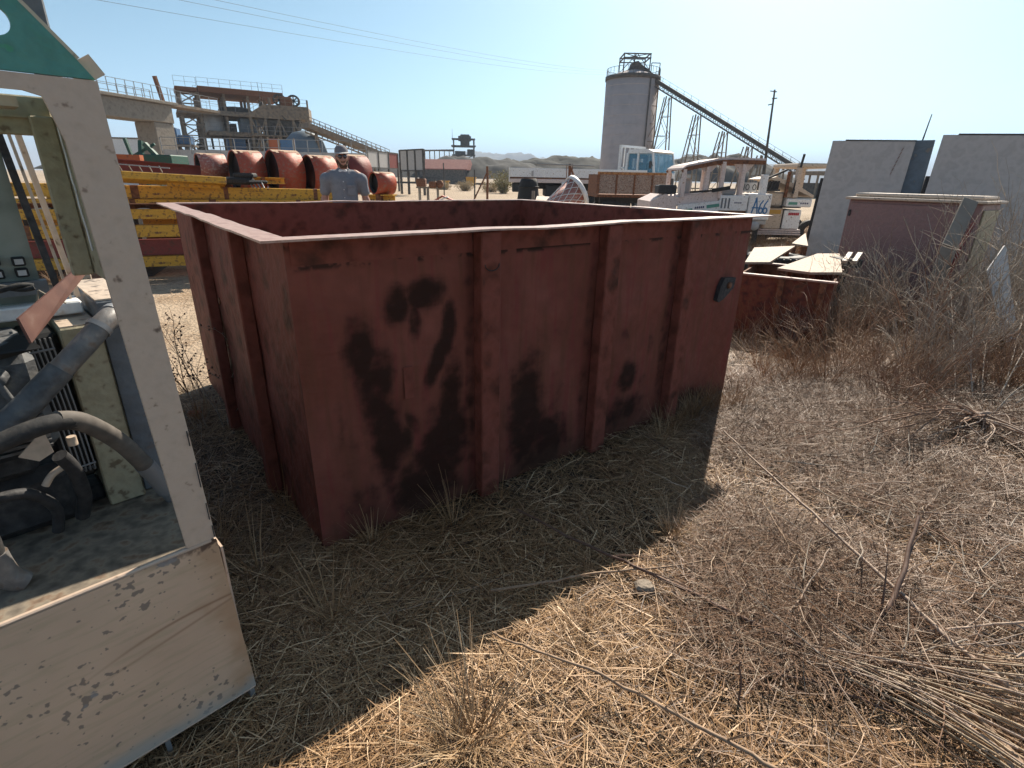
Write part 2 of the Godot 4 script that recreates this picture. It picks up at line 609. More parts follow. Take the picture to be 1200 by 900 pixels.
func terrain() -> void:
	hills.seed = 4
	hills.frequency = 0.1
	hills.fractal_octaves = 3
	var tone := noise(9, 0.35, 3)
	var ground := S()
	var at := func(u: float, v: float) -> Vector3:
		var r := 0.25 * pow(5200.0 / 0.25, v)
		var a := lerpf(-PI, PI, u)
		var x := sin(a) * r
		var z := -cos(a) * r
		return Vector3(x, ground_height(x, z) if r < 60.0 else -0.012, z)
	var tint := func(p: Vector3) -> Color:
		var d := Vector2(p.x, p.z).length()
		var n := tone.get_noise_2d(p.x, p.z)
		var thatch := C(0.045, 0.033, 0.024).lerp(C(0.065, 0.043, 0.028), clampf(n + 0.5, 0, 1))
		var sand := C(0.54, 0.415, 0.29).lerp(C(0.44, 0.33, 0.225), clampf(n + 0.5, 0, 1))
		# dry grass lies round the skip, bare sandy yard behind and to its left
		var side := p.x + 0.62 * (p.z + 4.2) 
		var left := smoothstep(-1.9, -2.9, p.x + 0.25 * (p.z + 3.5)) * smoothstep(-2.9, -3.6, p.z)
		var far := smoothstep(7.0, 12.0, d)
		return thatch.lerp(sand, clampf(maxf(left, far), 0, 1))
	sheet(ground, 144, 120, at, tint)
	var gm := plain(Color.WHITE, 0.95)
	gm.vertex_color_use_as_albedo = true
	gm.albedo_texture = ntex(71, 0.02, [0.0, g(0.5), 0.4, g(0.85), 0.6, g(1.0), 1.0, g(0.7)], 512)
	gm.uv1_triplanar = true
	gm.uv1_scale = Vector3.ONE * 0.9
	gm.normal_enabled = true
	gm.normal_texture = bumps(72, 0.05, 9.0)
	gm.normal_scale = 0.8
	struct("ground", ground, gm, "sandy dry yard ground reaching to the horizon")

func mound(called: String, label: String, centre: Vector3, half: Vector3, sd: int, mat: Material, turn := 0.0) -> void:
	var st := S()
	var n := noise(sd, 1.4, 4)
	var bas := Basis(Vector3.UP, turn)
	var at := func(u: float, v: float) -> Vector3:
		var x := u * 2.0 - 1.0
		var z := v * 2.0 - 1.0
		var e := clampf(1.0 - pow(absf(x), 2.6), 0, 1) * clampf(1.0 - pow(absf(z), 2.0), 0, 1)
		var y := e * (0.82 + 0.30 * n.get_noise_2d(x * 1.6 + sd, z * 1.2)) + 0.05 * n.get_noise_2d(x * 7.0, z * 7.0) * sqrt(e)
		return centre + bas * Vector3(x * half.x, y * half.y - 0.03, z * half.z)
	sheet(st, 60, 24, at, func(_p): return Color.WHITE)
	struct(called, st, mat, label)

func far_things() -> void:
	var slag := worn([0.0, C(0.02, 0.02, 0.019), 0.45, C(0.04, 0.04, 0.037), 0.6, C(0.05, 0.049, 0.044), 1.0, C(0.032, 0.032, 0.03)], 0.11, 0.95, 81, 0.012)
	var scrub := worn([0.0, C(0.022, 0.023, 0.02), 0.45, C(0.044, 0.045, 0.038), 0.6, C(0.054, 0.053, 0.044), 1.0, C(0.035, 0.034, 0.029)], 0.09, 0.95, 82, 0.015)
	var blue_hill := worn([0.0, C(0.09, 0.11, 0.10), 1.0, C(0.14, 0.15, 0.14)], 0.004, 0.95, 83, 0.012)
	mound("hill", "dark gravel mound behind the fence posts left of the flatbed trailer", P(555, 209, 150), Vector3(26, 5.8, 14), 1, slag)
	mound("hill", "grey green gravel mound behind the flatbed trailer, left of the silo", P(668, 210, 160), Vector3(25, 6.4, 16), 2, scrub)
	mound("hill", "low dark mound ridge right of the silo behind the loader canopy", P(835, 213, 150), Vector3(20, 7.4, 13), 3, slag)
	mound("hill", "brown embankment under the concrete portal", P(165, 200, 70) , Vector3(11, 3.7, 4), 4, scrub)
	mound("hill", "dark slope behind the mesh screens on the left", P(440, 207, 170), Vector3(34, 5.2, 14), 5, slag)
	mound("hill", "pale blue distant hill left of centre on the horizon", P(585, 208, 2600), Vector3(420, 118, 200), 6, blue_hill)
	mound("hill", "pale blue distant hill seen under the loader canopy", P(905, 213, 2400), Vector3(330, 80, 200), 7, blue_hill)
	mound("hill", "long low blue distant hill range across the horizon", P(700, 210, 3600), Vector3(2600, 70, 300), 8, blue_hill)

	# long low shed with a red roof
	var shed := thing("shed", "long low shed with red brown roof in front of the far headgear", "shed", P(525, 206, 140), -0.12)
	shed.position.y = 0
	var s := S()
	bx(s, Vector3(-6, 0, -4), Vector3(5, 3.4, 4))
	obj("wall", s, M.plant_dark, shed)
	s = S()
	prism(s, poly([-4.6, 3.4, 0, 5.6, 4.6, 3.4, 4.6, 3.2, -4.6, 3.2]), 12.4, Transform3D(Basis(Vector3.UP, PI / 2), Vector3(-0.5, 0, 0)))
	obj("roof", s, worn([0.0, C(0.2, 0.06, 0.05), 1.0, C(0.3, 0.12, 0.09)], 0.2, 0.8, 84), shed)

	# headgear far away
	var hg := thing("headgear", "small dark headgear tower with lattice gantry on the horizon", "headgear", P(538, 206, 190), 0.1)
	hg.position.y = 0
	s = S()
	for x in [-1.6, 5.0]:
		for z in [-2.0, 2.0]:
			bar(s, Vector3(x, 0, z), Vector3(x, 13.2, z), 0.42)
	for y in [5.5, 8.4, 11.0, 13.2]:
		for z in [-2.0, 2.0]:
			bar(s, Vector3(-2.2, y, z), Vector3(5.4, y, z), 0.35)
		for x in [-1.6, 5.0]:
			bar(s, Vector3(x, y, -2), Vector3(x, y, 2), 0.35)
	bar(s, Vector3(-1.6, 5.5, 2), Vector3(5, 8.4, 2), 0.25)
	bar(s, Vector3(5, 5.5, 2), Vector3(-1.6, 8.4, 2), 0.25)
	obj("tower", s, M.plant_dark, hg)
	s = S()
	bx(s, Vector3(-2.4, 11.0, -2.4), Vector3(5.6, 11.3, 2.4))
	bx(s, Vector3(-1.2, 5.6, -1.5), Vector3(2.2, 9.6, 1.5), 0.1)
	bx(s, Vector3(2.8, 8.5, -1.2), Vector3(4.8, 10.2, 1.2), 0.1)
	obj("deck", s, M.plant_dark, hg)
	s = S()
	bx(s, Vector3(0.6, 11.3, -1.3), Vector3(3.6, 14.6, 1.3), 0.2)
	bx(s, Vector3(-0.1, 12.6, -0.6), Vector3(4.1, 14.2, 0.6), 0.2)
	obj("winder", s, M.plant_dark, hg)
	s = S()
	for y in [6.3, 9.4]:
		for z in [-1.2, 1.2]:
			bar(s, Vector3(-14.5, y, z), Vector3(-1.6, y + 0.5, z), 0.34)
	for i in 9:
		var x := -14.3 + i * 1.6
		for z in [-1.2, 1.2]:
			bar(s, Vector3(x, 6.3, z), Vector3(x, 9.6, z), 0.2)
	bx(s, Vector3(-14.5, 9.5, -1.5), Vector3(-1.6, 9.75, 1.5))
	for x in [-13.0, -6.5]:
		for z in [-1.2, 1.2]:
			bar(s, Vector3(x, 0, z), Vector3(x, 6.3, z), 0.3)
	obj("gantry", s, M.plant_steel, hg)
	s = S()
	tube(s, [Vector3(-2.0, 13.2, 0), Vector3(-2.0, 16.2, 0)], 0.08, 0.03, 5)
	obj("antenna", s, M.plant_dark, hg)

	# overhead cables
	var ends := [[190, -2, 16.0, 735, 86, 88.0], [262, -4, 17.0, 741, 84, 88.0], [298, -4, 18.0, 748, 82, 88.0]]
	var words := ["lowest overhead cable crossing the sky on the left", "middle overhead cable crossing the sky", "highest overhead cable crossing the sky"]
	for i in 3:
		var e: Array = ends[i]
		var a := P(e[0], e[1], e[2])
		var b := P(e[3], e[4], e[5])
		a += (a - b) * 0.12
		var pts := []
		for k in 25:
			var t := k / 24.0
			pts.append(a.lerp(b, t) - Vector3(0, 4.0 * t * (1 - t) * 0.75, 0))
		var w := S()
		tube(w, pts, 0.004, 0.008, 5)
		tag(obj("overhead_cable", w, M.wire), words[i], "cable", "overhead cables")

# ---------------------------------------------------------------- process plant on the left
func rail(st: SurfaceTool, a: Vector3, b: Vector3, h := 1.05, n := 6, w := 0.035) -> void:
	for i in n + 1:
		var q := a.lerp(b, float(i) / n)
		bar(st, q, q + Vector3.UP * h, w)
	for k in [0.5, 1.0]:
		bar(st, a + Vector3.UP * h * k, b + Vector3.UP * h * k, w * 0.8)

func plant() -> void:
	# concrete portal
	var a := P(100, 108, 47)
	var b := P(190, 119, 54)
	var turn := -atan2(b.z - a.z, b.x - a.x)
	var top := (a.y + b.y) / 2.0
	var lenp := Vector2(b.x - a.x, b.z - a.z).length()
	var pf := thing("concrete_portal", "big concrete portal frame with walkway railing left of the plant", "portal", Vector3(b.x, 0, b.z), turn)
	var s := S()
	bx(s, Vector3(-lenp - 2.5, top - 1.75, -1.2), Vector3(-0.25, top - 0.25, 1.2), 0.06)
	obj("beam", s, M.concrete, pf)
	for x in [-0.3, -lenp - 0.6]:
		s = S()
		bx(s, Vector3(x - 2.1, 0, -1.1), Vector3(x, top - 1.76, 1.1), 0.06)
		obj("column", s, M.concrete, pf)
	s = S()
	bx(s, Vector3(-lenp - 2.5, top - 0.245, -1.5), Vector3(0.25, top, 1.5), 0.03)
	obj("walkway", s, M.concrete, pf)
	s = S()
	rail(s, Vector3(-lenp - 2.5, top, 1.4), Vector3(0.2, top, 1.4), 1.1, 12, 0.045)
	rail(s, Vector3(-lenp - 2.5, top, -1.4), Vector3(0.2, top, -1.4), 1.1, 12, 0.045)
	obj("railing", s, M.galv, pf)
	s = S()
	bar(s, Vector3(-0.5, top, 0.6), Vector3(-0.9, top + 2.0, 0.6), 0.32, 0.2)
	obj("post", s, M.rust, pf)
	s = S()
	bx(s, Vector3(0.26, top - 0.25, -0.9), Vector3(6.0, top - 0.02, 0.9))
	obj("link_bridge", s, M.plant_steel, pf)
	s = S()
	rail(s, Vector3(0.3, top, 0.8), Vector3(6.0, top, 0.8), 1.1, 5, 0.04)
	obj("railing", s, M.galv, pf)
	# pale wall under the portal
	var lw := thing("boundary_wall", "pale low boundary wall seen through the concrete portal", "wall", P(150, 200, 62) * Vector3(1, 0, 1), 0.1)
	s = S()
	bx(s, Vector3(-7, 0, -0.12), Vector3(3.0, 4.75, 0.12), 0.02)
	obj("wall", s, M.white, lw)
	s = S()
	bx(s, Vector3(-7.05, 4.75, -0.2), Vector3(3.05, 4.9, 0.2), 0.02)
	obj("coping", s, M.concrete, lw)

	# open steel building; x runs along the front to the right and away
	var o := P(226, 201, 68) * Vector3(1, 0, 1)
	var pl := thing("process_building", "open steel processing building with decks, tanks and a flat brown roof", "plant", o, deg_to_rad(32))
	pl.scale.y = 0.86
	var cols := [0.0, 1.9, 4.6, 7.2, 9.6, 12.0]
	for i in cols.size():
		for z in [0.0, -3.2, -6.4]:
			s = S()
			prism(s, ibeam(0.3, 0.34, 0.05), (11.9 if i < 5 else 9.8), Transform3D(Basis(Vector3.RIGHT, PI / 2), Vector3(cols[i], (11.9 if i < 5 else 9.8) / 2.0, z)))
			obj("column", s, M.plant_steel, pl)
	for lv in [[4.6, 1.0, 13.0], [7.05, 2.4, 12.6], [9.6, -0.4, 13.2]]:
		s = S()
		bx(s, Vector3(lv[1], lv[0], -6.9), Vector3(lv[2], lv[0] + 0.16, 0.5))
		for z in [0.45, -3.2, -6.8]:
			bx(s, Vector3(lv[1], lv[0] - 0.42, z - 0.1), Vector3(lv[2], lv[0] - 0.004, z + 0.1))
		obj("deck", s, M.plant_steel, pl)
		s = S()
		rail(s, Vector3(lv[1], lv[0] + 0.16, 0.45), Vector3(lv[2], lv[0] + 0.16, 0.45), 1.05, 9)
		obj("railing", s, M.galv, pl)
	s = S()
	bx(s, Vector3(2.0, 11.9, -7.0), Vector3(11.2, 12.6, 0.6), 0.03)
	bx(s, Vector3(-0.3, 11.9, -3.5), Vector3(1.9, 12.35, 0.6), 0.03)
	obj("roof", s, M.rust, pl)
	s = S()
	rail(s, Vector3(2.0, 12.6, 0.5), Vector3(11.2, 12.6, 0.5), 1.0, 8)
	rail(s, Vector3(2.0, 12.6, -6.9), Vector3(11.2, 12.6, -6.9), 1.0, 8)
	rail(s, Vector3(-0.3, 12.35, 0.5), Vector3(1.9, 12.35, 0.5), 1.2, 2)
	obj("railing", s, M.galv, pl)
	s = S()
	for i in 9:
		var y := i * 1.3
		bar(s, Vector3(0, y, 0.2), Vector3(1.9, y + 1.3, 0.2), 0.13)
		bar(s, Vector3(1.9, y, 0.2), Vector3(0, y + 1.3, 0.2), 0.13)
		bar(s, Vector3(0, y + 1.3, 0.2), Vector3(1.9, y + 1.3, 0.2), 0.13)
		bar(s, Vector3(-0.1, y, 0), Vector3(-0.1, y + 1.3, -3.2), 0.13)
	obj("lattice_bracing", s, M.plant_steel, pl)
	for q in [[4.6, 0.0, 7.2, 4.6], [7.2, 4.7, 9.6, 7.0], [9.6, 0.0, 12.0, 4.6], [12.0, 4.7, 9.6, 9.5]]:
		s = S()
		bar(s, Vector3(q[0], q[1], 0.2), Vector3(q[2], q[3], 0.2), 0.18)
		obj("diagonal_brace", s, M.plant_steel, pl)
	s = S()
	lathe(s, [Vector2(1.05, 0), Vector2(1.05, 2.4), Vector2(0.0, 2.45)], Transform3D(Basis(), Vector3(3.3, 7.21, -1.6)), 18)
	bx(s, Vector3(2.3, 7.21, -5.8), Vector3(4.3, 9.15, -3.6), 0.05)
	obj("grey_tank", s, M.cab_grey, pl)
	s = S()
	bx(s, Vector3(6.0, 7.21, -2.6), Vector3(8.3, 9.1, -0.3), 0.05)
	obj("blue_grey_box", s, M.blue_grey, pl)
	s = S()
	lathe(s, [Vector2(1.9, 0), Vector2(1.9, 0.45), Vector2(1.5, 0.75), Vector2(0, 0.95)], Transform3D(Basis(), Vector3(5.9, 9.765, -2.2)), 20)
	obj("tank_top", s, M.plant_dark, pl)
	s = S()
	bx(s, Vector3(4.3, 4.77, -2.2), Vector3(6.3, 6.4, -0.2), 0.05)
	bx(s, Vector3(8.0, 4.77, -3.2), Vector3(9.4, 6.5, -1.2), 0.05)
	obj("pump", s, M.blue, pl)
	s = S()
	bx(s, Vector3(5.2, 0.0, -2.4), Vector3(8.8, 3.0, -0.4), 0.05)
	obj("concrete_base", s, M.concrete, pl)
	for i in 22:
		var y := rnd(0.4, 9.0)
		var x := rnd(0.4, 11.0)
		var z := rnd(-4.0, -0.3)
		s = S()
		tube(s, spline([Vector3(x, maxf(y - rnd(1, 4), 0), z), Vector3(x, y - 0.2, z), Vector3(x + 0.2, y, z), Vector3(x + rnd(1.2, 3.5), y + rnd(-0.2, 0.2), z)], 3), rnd(0.05, 0.15), -1, 6)
		obj("pipe", s, M.plant_dark if i % 3 else M.galv, pl)
	for i in 4:
		s = S()
		bx(s, Vector3(9.9 + i * 0.55, 7.21, -2.2 + 0.2 * i), Vector3(10.3 + i * 0.55, 8.0 + 0.5 * (i % 2), -0.6), 0.04)
		obj("motor", s, M.plant_dark, pl)
	for q in [[10.1, 4.77, 1.5, 1.33], [1.0, 4.77, 0.9, 0.8], [6.8, 4.77, 0.9, 1.7], [0.3, 0.0, 1.4, 2.2], [9.4, 0.0, 1.6, 2.4], [3.0, 0.0, 1.3, 1.5], [4.9, 7.21, 0.7, 1.1]]:
		s = S()
		bx(s, Vector3(q[0], q[1], -2.5), Vector3(q[0] + q[2], q[1] + q[3], -0.5), 0.05)
		obj("equipment_box", s, M.plant_dark if q[1] > 1.0 else M.concrete, pl)

	# blue machine on stand
	var bm := thing("blue_machine", "blue skid machine on legs between the concrete portal and the steel building", "machine", P(213, 200, 62) * Vector3(1, 0, 1), 0.3)
	s = S()
	bx(s, Vector3(-1.4, 4.3, -0.9), Vector3(0.4, 5.9, 0.9), 0.06)
	bx(s, Vector3(0.45, 4.3, -0.8), Vector3(1.6, 5.2, 0.8), 0.06)
	lathe(s, [Vector2(0.5, -0.8), Vector2(0.5, 0.8)], Transform3D(Basis(Vector3.RIGHT, PI / 2), Vector3(-0.9, 5.9, 0)), 14)
	obj("body", s, M.blue, bm)
	s = S()
	for x in [-1.3, 0.2, 1.5]:
		for z in [-0.7, 0.7]:
			bar(s, Vector3(x, 0, z), Vector3(x, 4.1, z), 0.16)
	bx(s, Vector3(-1.9, 4.1, -1.0), Vector3(1.9, 4.28, 1.0))
	rail(s, Vector3(-1.9, 4.28, 1.0), Vector3(1.9, 4.28, 1.0), 0.9, 4)
	obj("stand", s, M.plant_steel, bm)

	# hopper house with the sheave wheels
	var h := P(341, 203, 66) * Vector3(1, 0, 1)
	var hh := thing("hopper_house", "brown steel hopper house with twin sheave wheels on its roof", "plant building", h, deg_to_rad(14))
	hh.scale.y = 0.87
	s = S()
	prism(s, poly([-3.6, 8.9, -2.0, 10.0, 2.6, 9.9, 2.6, 8.5, 0.8, 8.3, -3.6, 8.5]), 4.0, Transform3D(Basis(), Vector3(0, 0, -2.0)))
	obj("house", s, M.plant_steel, hh)
	s = S()
	for k in 7:
		bx(s, Vector3(-1.7 + k * 0.6, 8.7, 0.01), Vector3(-1.62 + k * 0.6, 9.8, 0.06))
	obj("cladding_rib", s, M.plant_steel, hh)
	for x in [-3.5, -2.0, -0.6, 0.9, 2.3]:
		for z in [-3.8, -0.2]:
			s = S()
			bar(s, Vector3(x, 0, z), Vector3(x, 8.5, z), 0.22)
			obj("column", s, M.plant_steel, hh)
	s = S()
	for q in [[-3.5, 4.4, -2.0, 8.3], [-2.0, 4.4, -0.6, 8.3], [-0.6, 8.3, 0.9, 4.4], [-3.5, 8.3, -2.0, 4.4], [0.9, 8.3, 2.3, 4.4], [-3.5, 0, -2.0, 4.2], [-0.6, 0, 0.9, 4.2]]:
		bar(s, Vector3(q[0], q[1], -0.1), Vector3(q[2], q[3], -0.1), 0.14)
		bar(s, Vector3(q[2], q[1], -3.8), Vector3(q[0], q[3], -3.8), 0.14)
	obj("cross_brace", s, M.plant_steel, hh)
	for y in [4.3, 6.3]:
		s = S()
		bx(s, Vector3(-3.9, y, -4.0), Vector3(2.6, y + 0.16, 0.2))
		obj("platform", s, M.plant_steel, hh)
		s = S()
		rail(s, Vector3(-3.9, y + 0.16, 0.15), Vector3(2.6, y + 0.16, 0.15), 1.0, 7)
		obj("railing", s, M.galv, hh)
	s = S()
	prism(s, poly([-3.0, 8.3, 1.6, 8.3, 0.7, 5.6, 0.4, 4.5, -1.4, 4.5, -1.8, 5.6]), 3.0, Transform3D(Basis(), Vector3(0, 0, -2.0)))
	obj("hopper", s, M.plant_dark, hh)
	s = S()
	for k in 16:
		var ca := Vector3(rnd(-3.6, 2.4), rnd(4.5, 8.3), rnd(-2.5, 0.1))
		var cb := ca + Vector3(rnd(-1.6, 1.6), rnd(-0.9, 0.9), rnd(-0.4, 0.4))
		tube(s, [ca, cb], rnd(0.05, 0.14), -1, 6)
	for k in 7:
		var ca := Vector3(rnd(-3.6, 2.0), [4.46, 6.46][k % 2], rnd(-1.5, -0.3))
		bx(s, ca, ca + Vector3(rnd(0.4, 1.1), rnd(0.5, 1.3), 0.6), 0.04)
	obj("clutter", s, M.plant_dark, hh)
	for k in 2:
		s = S()
		var xf := Transform3D(Basis(Vector3.RIGHT, PI / 2), Vector3(-0.45 + 1.45 * k, 10.75, -1.3 - 0.4 * k))
		lathe(s, [Vector2(0.5, -0.12), Vector2(0.72, -0.12), Vector2(0.72, 0.12), Vector2(0.5, 0.12), Vector2(0.5, -0.12)], xf, 20)
		for i in 4:
			var d := Vector3(cos(i * PI / 4), 0, sin(i * PI / 4)) * 0.6
			bar(s, xf * d, xf * -d, 0.12)
		obj("sheave_wheel", s, M.plant_dark, hh)
	s = S()
	bx(s, Vector3(-0.35, 9.92, -2.2), Vector3(0.85, 11.1, -0.9), 0.08)
	obj("winch_frame", s, M.rust, hh)
	s = S()
	tube(s, [Vector3(-2.4, 9.6, -1), Vector3(-2.5, 12.6, -1)], 0.05, 0.02, 5)
	bx(s, Vector3(-2.6, 9.4, -1.2), Vector3(-2.2, 10.4, -0.8))
	obj("antenna", s, M.plant_dark, hh)
	s = S()
	rail(s, Vector3(-3.6, 8.9, 0), Vector3(-2.0, 10.0, 0), 0.8, 3)
	rail(s, Vector3(-2.0, 10.0, 0), Vector3(2.6, 9.9, 0), 0.8, 6)
	obj("railing", s, M.plant_steel, hh)
	s = S()
	bx(s, Vector3(2.5, 7.0, -0.3), Vector3(2.68, 10.7, -0.1))
	obj("corner_post", s, M.plant_steel, hh)
	# domed tank
	var tk := thing("domed_tank", "blue grey domed tank at the head of the brown conveyor", "tank", P(361, 203, 60) * Vector3(1, 0, 1))
	s = S()
	lathe(s, [Vector2(2.2, 0), Vector2(2.2, 3.8), Vector2(1.9, 4.75), Vector2(1.15, 5.5), Vector2(0, 5.8)], Transform3D(), 28)
	obj("shell", s, M.blue_grey, tk)
	s = S()
	for y in [1.6, 3.5]:
		lathe(s, [Vector2(2.21, y - 0.1), Vector2(2.28, y - 0.1), Vector2(2.28, y + 0.1), Vector2(2.21, y + 0.1)], Transform3D(), 28)
	obj("band", s, M.blue, tk)
	# conveyor gallery
	var a0 := P(357, 147, 58)
	var a1 := P(452, 184, 66)
	var cv := thing("conveyor_gallery", "brown conveyor gallery sloping down to the right behind the man", "conveyor", Vector3(a0.x, 0, a0.z))
	var off := -cv.position
	a0 += off
	a1 += off
	s = S()
	bar(s, a0, a1, 1.3, 0.5)
	obj("belt_trough", s, M.plant_steel, cv)
	s = S()
	var sd := along(a0, a1).x * 0.7
	for q in [-1.0, 1.0]:
		rail(s, a0 + sd * q + Vector3.UP * 0.2, a1 + sd * q + Vector3.UP * 0.2, 0.55, 16, 0.06)
	for i in 17:
		var p := a0.lerp(a1, i / 16.0)
		bar(s, p - Vector3.UP * 0.25, p - Vector3.UP * 0.62, 0.08)
	bar(s, a0 - Vector3.UP * 0.62, a1 - Vector3.UP * 0.62, 0.12)
	obj("handrail", s, M.plant_steel, cv)
	s = S()
	for t in [0.12, 0.45, 0.8]:
		var p := a0.lerp(a1, t)
		bar(s, p, Vector3(p.x - 0.6, 0, p.z), 0.16)
		bar(s, p, Vector3(p.x + 0.6, 0, p.z), 0.16)
	obj("trestle", s, M.plant_steel, cv)
	# low plant fence wall and coloured sheets
	var lf := thing("plant_fence", "long grey sheet fence with handrail in front of the plant", "fence", P(385, 204, 50) * Vector3(1, 0, 1), 0.02)
	s = S()
	bx(s, Vector3(-14, 0, -0.05), Vector3(3.5, 3.35, 0.05))
	obj("sheet", s, M.cab_grey, lf)
	s = S()
	rail(s, Vector3(-14, 3.0, 0.2), Vector3(3.5, 3.0, 0.2), 1.3, 14, 0.06)
	obj("handrail", s, M.galv, lf)
	var pn := thing("hoarding", "orange steel panel standing at the plant beside a blue one", "panel", P(326, 203, 54) * Vector3(1, 0, 1), 0.05)
	s = S()
	bx(s, Vector3(-0.5, 0, -0.1), Vector3(0.5, 4.6, 0.1), 0.02)
	obj("sheet", s, M.orange, pn)
	s = S()
	for x in [-0.5, 0.5]:
		bar(s, Vector3(x, 0, 0.16), Vector3(x, 4.7, 0.16), 0.09)
	obj("post", s, M.plant_steel, pn)
	pn = thing("hoarding", "blue steel panel right of the orange panel at the plant", "panel", P(341, 203, 54) * Vector3(1, 0, 1), 0.05)
	s = S()
	bx(s, Vector3(-0.7, 0, -0.1), Vector3(0.7, 4.55, 0.1), 0.02)
	obj("sheet", s, M.blue, pn)
	s = S()
	for x in [-0.68, 0.68]:
		bar(s, Vector3(x, 0, 0.16), Vector3(x, 4.65, 0.16), 0.09)
	obj("post", s, M.plant_steel, pn)

	# two tall steel screens
	var spots := [[432, 467, 55.0, 62.0], [470, 497, 53.0, 50.0]]
	var lab := ["dark framed sheet screen on tall posts right of the man", "taller dark framed sheet screen with red strip beside the sandy yard"]
	for i in 2:
		var q: Array = spots[i]
		var l := P(q[0], 206, q[2]) * Vector3(1, 0, 1)
		var r := P(q[1], 206, q[3]) * Vector3(1, 0, 1)
		var sc := thing("steel_screen", lab[i], "screen", l, -atan2(r.z - l.z, r.x - l.x))
		var w := l.distance_to(r)
		var hi := 3.75 if i == 0 else 3.7
		var lo := 2.35 if i == 0 else 2.1
		for k in 4:
			s = S()
			bar(s, Vector3(w * k / 3.0, 0 if k != 2 else 1.0, 0), Vector3(w * k / 3.0, hi + 0.1, 0), 0.17)
			obj("post", s, M.plant_dark, sc)
		for k in 3:
			s = S()
			bx(s, Vector3(w * k / 3.0 + 0.1, lo, -0.02), Vector3(w * (k + 1) / 3.0 - 0.1, hi, 0.02))
			obj("sheet", s, M.steel_red if (i == 0 and k == 2) else M.cab_grey, sc)
		s = S()
		for y in [lo - 0.06, hi + 0.06]:
			bar(s, Vector3(0.09, y, 0), Vector3(w - 0.09, y, 0), 0.12)
		obj("rail", s, M.plant_dark, sc)

